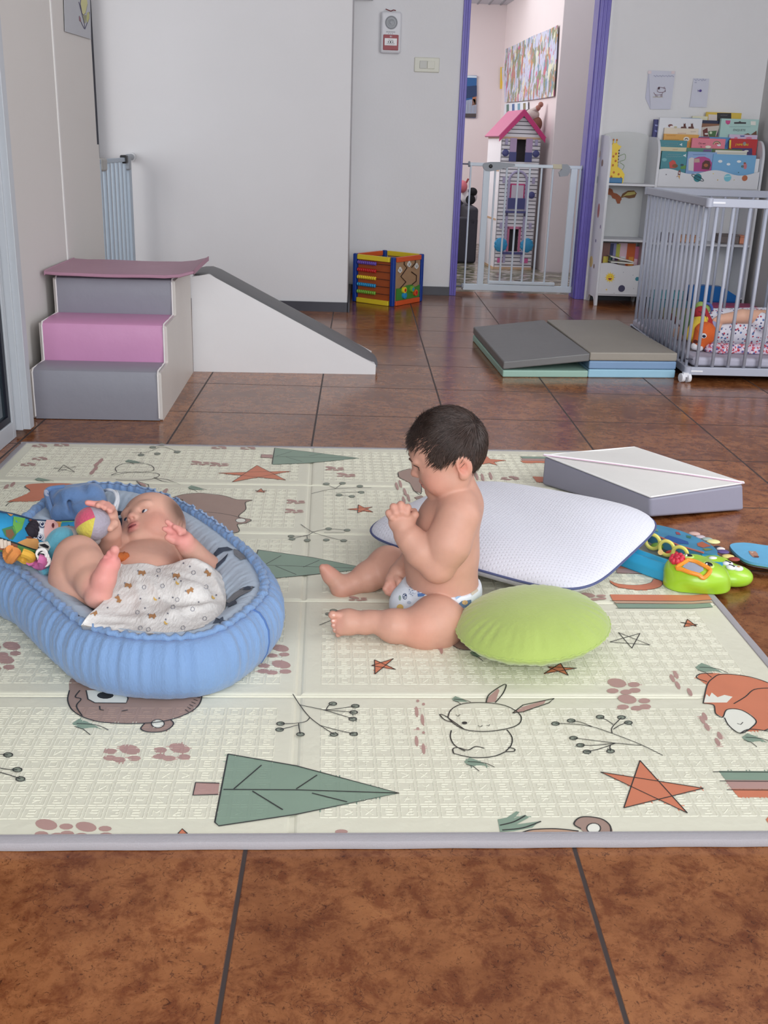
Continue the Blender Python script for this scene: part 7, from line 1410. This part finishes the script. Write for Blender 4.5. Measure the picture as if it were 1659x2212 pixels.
# ---------------------------------------------------------------- muslin cloth over the lying baby
ROWS = [[(253, 1214, -1.715), (290, 1224, -1.70), (350, 1222, -1.685), (410, 1208, -1.665), (452, 1220, -1.65), (482, 1246, -1.665)],
        [(244, 1255, -1.785), (285, 1248, -1.76), (345, 1242, -1.745), (405, 1238, -1.73), (452, 1246, -1.71), (487, 1274, -1.715)],
        [(224, 1297, -1.868), (275, 1288, -1.83), (340, 1283, -1.815), (400, 1280, -1.80), (452, 1288, -1.785), (488, 1300, -1.775)],
        [(194, 1326, -1.945), (265, 1332, -1.90), (330, 1328, -1.895), (395, 1324, -1.88), (447, 1320, -1.86), (484, 1322, -1.825)],
        [(176, 1350, -1.968), (255, 1364, -1.975), (330, 1370, -1.98), (400, 1364, -1.965), (447, 1352, -1.93), (478, 1338, -1.88)]]
g1 = [spline([W(*q) for q in r_], 14) for r_ in ROWS]; cols = [spline([g1[j][i] for j in range(5)], 14) for i in range(len(g1[0]))]; NX, NY = len(cols), len(cols[0])
def fold(i, j):
    u, v = i/(NX-1), j/(NY-1); z = 0
    for (u0, v0, u1, v1, a, wd) in ((.20, .05, .62, .95, .010, .035), (.16, .0, .40, 1.0, .007, .03), (.45, .78, .95, .62, .012, .06), (.30, .55, .85, .70, -.008, .05), (.05, .75, .5, .82, .006, .04), (.55, .0, .95, .16, .008, .05), (.80, .1, .98, .5, .006, .05), (.04, .95, .3, .85, .006, .03)):
        dx, dy = u1-u0, v1-v0; t_ = max(0, min(1, ((u-u0)*dx+(v-v0)*dy)/(dx*dx+dy*dy))); d = math.hypot(u-u0-t_*dx, v-v0-t_*dy); z += a*math.exp(-(d/wd)**2)*math.sin(math.pi*min(1, max(0, t_*.9+.08)))
    return z*1.7+.0009*math.sin(u*50+3*math.sin(v*9))+.0010*math.sin(v*44+4*math.sin(u*7))
bvb = bvh(body2); vs = []
for i in range(NX):
    for j in range(NY):
        p_ = cols[i][j]; tow = (CP-p_).normalized(); q = p_+(tow*.6+V((0, 0, .4)))*fold(i, j)*min(1, i/12)
        h = bvb.ray_cast(q+V((0, 0, .12)), V((0, 0, -1)))
        if h[0] is not None and h[0].z > q.z-.004 and h[0].z < q.z+.026 and j > 1 and i > 5: q.z = h[0].z+.004
        vs.append(q)
for _ in range(2):
    vs = [vs[i*NY+j] if i in (0, NX-1) or j in (0, NY-1) else (vs[i*NY+j]*2+vs[(i-1)*NY+j]+vs[(i+1)*NY+j]+vs[i*NY+j-1]+vs[i*NY+j+1])/6 for i in range(NX) for j in range(NY)]
fs = [(i*NY+j, i*NY+j+1, (i+1)*NY+j+1, (i+1)*NY+j) for i in range(NX-1) for j in range(NY-1)]
# the cloth hangs down at its borders
def skirt(idx, dn):
    o = len(vs)
    for k in idx: vs.append(vs[k]+dn)
    return [(idx[k], idx[k+1], o+k+1, o+k) for k in range(len(idx)-1)]
fs += skirt([j for j in range(30, NY)], V((.008, .016, -.022)))+skirt([(NX-1)*NY+j for j in range(NY)][::-1], V((.0, .01, -.035)))+skirt([i*NY+NY-1 for i in range(NX)], V((0, .012, -.022)))
MUS = M('white_muslin', (226, 222, 218), .9, var=.05, vscale=14, bump=.35, bscale=130, stretch=(1.6, .5, 1))
cl = MB().add(vs, fs, MUS).build('muslin_cloth', smooth=True); so = cl.modifiers.new('thickness', 'SOLIDIFY'); so.thickness = .0016; so.offset = -1
tag(cl, 'white muslin cloth with small printed animals over the lying baby', 'cloth')
f10 = lambda u, v: (160+u/4.608, 1060+v/4.609); BRN, GRY, YEL, NVY = P((176, 128, 84), .9), P((140, 140, 150), .9), P((222, 182, 96), .9), P((96, 96, 112), .9)
for u, v, rot in ((672, 818, .2), (538, 944, .3), (1015, 846, .2), (1150, 996, -.4), (440, 1080, 1.2), (190, 1216, .3), (775, 1250, .1), (1330, 820, .9)):
    ca, sa = math.cos(rot), math.sin(rot); R_ = lambda x, y: f10(u+x*ca-y*sa, v+x*sa+y*ca); mb = MB()
    decal(cl, [R_(*q) for q in ((-36, -4), (-20, -16), (14, -14), (22, -30), (34, -14), (44, 4), (30, 10), (28, 28), (18, 28), (14, 12), (-14, 12), (-20, 28), (-30, 26), (-28, 8))], BRN, 'print', .0010, mb, False); decal(cl, [R_(*q) for q in ((-46, -14), (-34, -22), (-26, -8), (-38, 0))], GRY, 'print', .0010, mb, False); mb.build('fox_print', cl)
for u, v in ((1032, 920), (812, 1078), (1385, 1062), (915, 1318)): decal(cl, [f10(u+a, v+b) for a, b in ((-18, -18), (-8, -12), (2, 2), (18, 6), (10, 20), (-10, 16), (-20, 0))], YEL, 'moon_print', .0010)
for u, v in ((842, 796), (698, 962), (1188, 818), (1314, 960), (1028, 1086), (1178, 1180), (1085, 1368), (632, 1212), (985, 1160), (880, 950), (75, 1335), (1300, 1275), (740, 1385), (660, 1370)): dline(cl, [f10(u+a, v+b) for a, b in ((-20, 8), (-14, -14), (6, -20), (20, -4), (14, 16), (-8, 20), (-20, 8))], .0005, GRY, 'outline_print', .0008)
for u, v in ((660, 1078), (1240, 1112), (1152, 758), (832, 852), (1064, 902), (1000, 886), (850, 1072), (1414, 1042), (985, 1066), (912, 1285), (332, 1168), (190, 1370), (705, 1172), (935, 1225), (1090, 725)): decal(cl, [f10(u+r_*math.cos(a), v+r_*math.sin(a)) for a, r_ in [(math.pi*k/5, 12 if k % 2 else 5) for k in range(10)]], NVY, 'star_print', .0010)
# ---------------------------------------------------------------- third child, lying in the playpen
kid = thing('person', (1.75, 1.05, .10), 'small child lying on a cloth in the playpen, in a white patterned top', 'person')
S3 = SDF((1.55, .75, .095), (2.42, 1.32, .34), .0045)
S3.cone(V((1.74, 1.02, .185)), V((1.98, 1.06, .185)), .075, .080, .02).ell((2.18, 1.05, .195), (.085, .072, .08), k=.01).cone(V((2.0, 1.06, .19)), V((2.12, 1.05, .19)), .045, .045, .02)
K_ = lambda a, b: W(a, b, .98); arm = S3.like(); arm.cone(W(1655, 686, .99), W(1602, 683, .955), .033, .030, .01).cone(W(1602, 683, .955), W(1556, 690, .93), .0275, .0215, .01); S3.merge(arm, .01)
for b in ((1543, 690), (1541, 695), (1542, 700), (1547, 703)): S3.chain([W(1556, 692, .93), W(b[0]+6, b[1], .928), W(*b, .925)], [.014, .0095, .007], .004)
S3.chain([W(1556, 696, .925), W(1553, 706, .92), W(1554, 712, .92)], [.011, .0085, .007], .004); S3.cone(V((1.72, 1.10, .14)), V((1.60, 1.16, .13)), .04, .03, .02)
S3.mesh('body', SKIN, kid, [], (222, 176, 152))
FL = bpy.data.materials.new('confetti_cotton')
def confetti(mt, base, cols, sc, th):
    mt.use_nodes = True; nt = mt.node_tree; b = nt.nodes['Principled BSDF']; b.inputs['Roughness'].default_value = .9; tc = nt.nodes.new('ShaderNodeTexCoord'); last = None
    for k, c in enumerate(cols):
        vo = nt.nodes.new('ShaderNodeTexVoronoi'); vo.inputs['Scale'].default_value = sc*(1+.13*k); ad = nt.nodes.new('ShaderNodeVectorMath'); ad.inputs[1].default_value = (k*3.3, k*1.7, k*2.1); nt.links.new(tc.outputs['Object'], ad.inputs[0]); nt.links.new(ad.outputs[0], vo.inputs['Vector'])
        m_ = nt.nodes.new('ShaderNodeMixRGB'); nt.links.new(mathn(nt, 'LESS_THAN', vo.outputs['Distance'], th), m_.inputs[0]); m_.inputs[2].default_value = (*lin(c), 1)
        if last is None: m_.inputs[1].default_value = (*lin(base), 1)
        else: nt.links.new(last, m_.inputs[1])
        last = m_.outputs[0]
    nt.links.new(last, b.inputs['Base Color']); return mt
confetti(FL, (226, 226, 236), ((92, 120, 170), (190, 70, 90), (90, 90, 130)), 46, .24)
S4 = SDF((1.56, .85, .11), (2.10, 1.24, .32), .004); S4.cone(V((1.705, 1.02, .182)), V((1.97, 1.06, .182)), .084, .090, .02).cone(V((1.93, 1.0, .2)), W(1640, 694, .97), .05, .042, .01).cut(V((1.65, 1.0, .18)), (-1, -.1, 0), .01); S4.mesh('shirt', FL, kid)
PF_ = confetti(bpy.data.materials.new('floral_cotton'), (214, 196, 216), ((190, 52, 62), (96, 96, 150), (232, 226, 232), (206, 96, 110)), 58, .36)
S5 = SDF((1.56, .76, .094), (2.44, 1.22, .2), .0045); S5.cone(V((1.66, .88, .112)), V((2.38, .86, .112)), .026, .030, .02).cone(V((1.70, 1.0, .108)), V((2.36, 1.0, .108)), .024, .024, .04).cone(V((1.63, .95, .110)), V((1.70, .85, .112)), .018, .02, .02).cut((0, 0, .0985), (0, 0, -1)); cq = S5.mesh('floral_quilt', PF_); tag(cq, 'rumpled red and lilac floral cloth under the child in the playpen', 'cloth')
# plush caterpillar-fish in the playpen corner
t = thing('plush_horse', (1.64, .98, .10), 'orange, yellow and red plush animal lying in the near playpen corner', 'plush toy')
X_ = lambda a, b, y=.90: W(a, b, y)
def blob(lo, hi, ops, col, nm, par=None, bump=.25):
    s = SDF(lo, hi, .004)
    for o_ in ops: (s.ell if o_[0] == 'e' else s.cone)(*o_[1:])
    return s.mesh(nm, M('plush_%02x%02x%02x' % col, col, .85, var=.06, vscale=40, bump=bump, bscale=140), par or t)
LO, HI = (1.52, .78, .098), (1.80, 1.20, .42)
h_ = blob(LO, HI, [('c', X_(1522, 718), X_(1510, 742), .045, .030, .01), ('e', X_(1526, 722), (.042, .04, .045))], (222, 104, 46), 'head')
blob(LO, HI, [('c', X_(1498, 722, .945), X_(1517, 692, .945), .036, .036, .01)], (226, 196, 70), 'neck'); blob(LO, HI, [('c', X_(1514, 676, .95), X_(1532, 708, .93), .030, .026, .01), ('c', X_(1534, 715, .9), X_(1539, 724, .89), .014, .012, .006)], (170, 44, 54), 'mane')
blob(LO, HI, [('c', X_(1494, 690, 1.02), X_(1490, 715, 1.02), .035, .035, .01)], (86, 130, 84), 'back'); blob(LO, HI, [('c', X_(1540, 700, .93), X_(1544, 722, .92), .018, .016, .01)], (150, 154, 190), 'striped_collar'); blob(LO, HI, [('c', X_(1513, 662, 1.0), X_(1525, 668, 1.0), .022, .018, .01)], (150, 176, 96), 'ear')
blob(LO, HI, [('c', X_(1500, 748, .89), X_(1512, 752, .88), .016, .014, .006)], (222, 220, 224), 'muzzle'); MB().tube(arc(X_(1525, 668, .985), RI, UP, .026, -.2, 2.6, 14), .006, P((72, 96, 170), .8), 8).build('striped_leg', t)
for u, v, r1, col, nm, lf2 in ((1520, 725, 6.5, (236, 236, 240), 'eye', .002), (1521, 726, 3.6, (26, 34, 66), 'pupil', .0035), (1503, 738, 5, (96, 40, 30), 'nostril', .002)): decal(h_, circ(u, v, r1, r1*.85), P(col, .5), nm, lf2, sub=1)
mane_ = [o_ for o_ in t.children if o_.name.startswith('mane')][0]
for i in range(4): dline(mane_, [(1510+i*4, 672+i*1), (1516+i*4, 690+i)], .0012, P((30, 28, 40), .8), 'checks', .001)
blob((1.50, 1.1, .098), (1.70, 1.40, .34), [('c', W(1450, 684, 1.30), W(1458, 690, 1.28), .016, .012, .006), ('c', W(1458, 690, 1.28), W(1468, 712, 1.24), .010, .008, .006)], (96, 40, 44), 'tail')
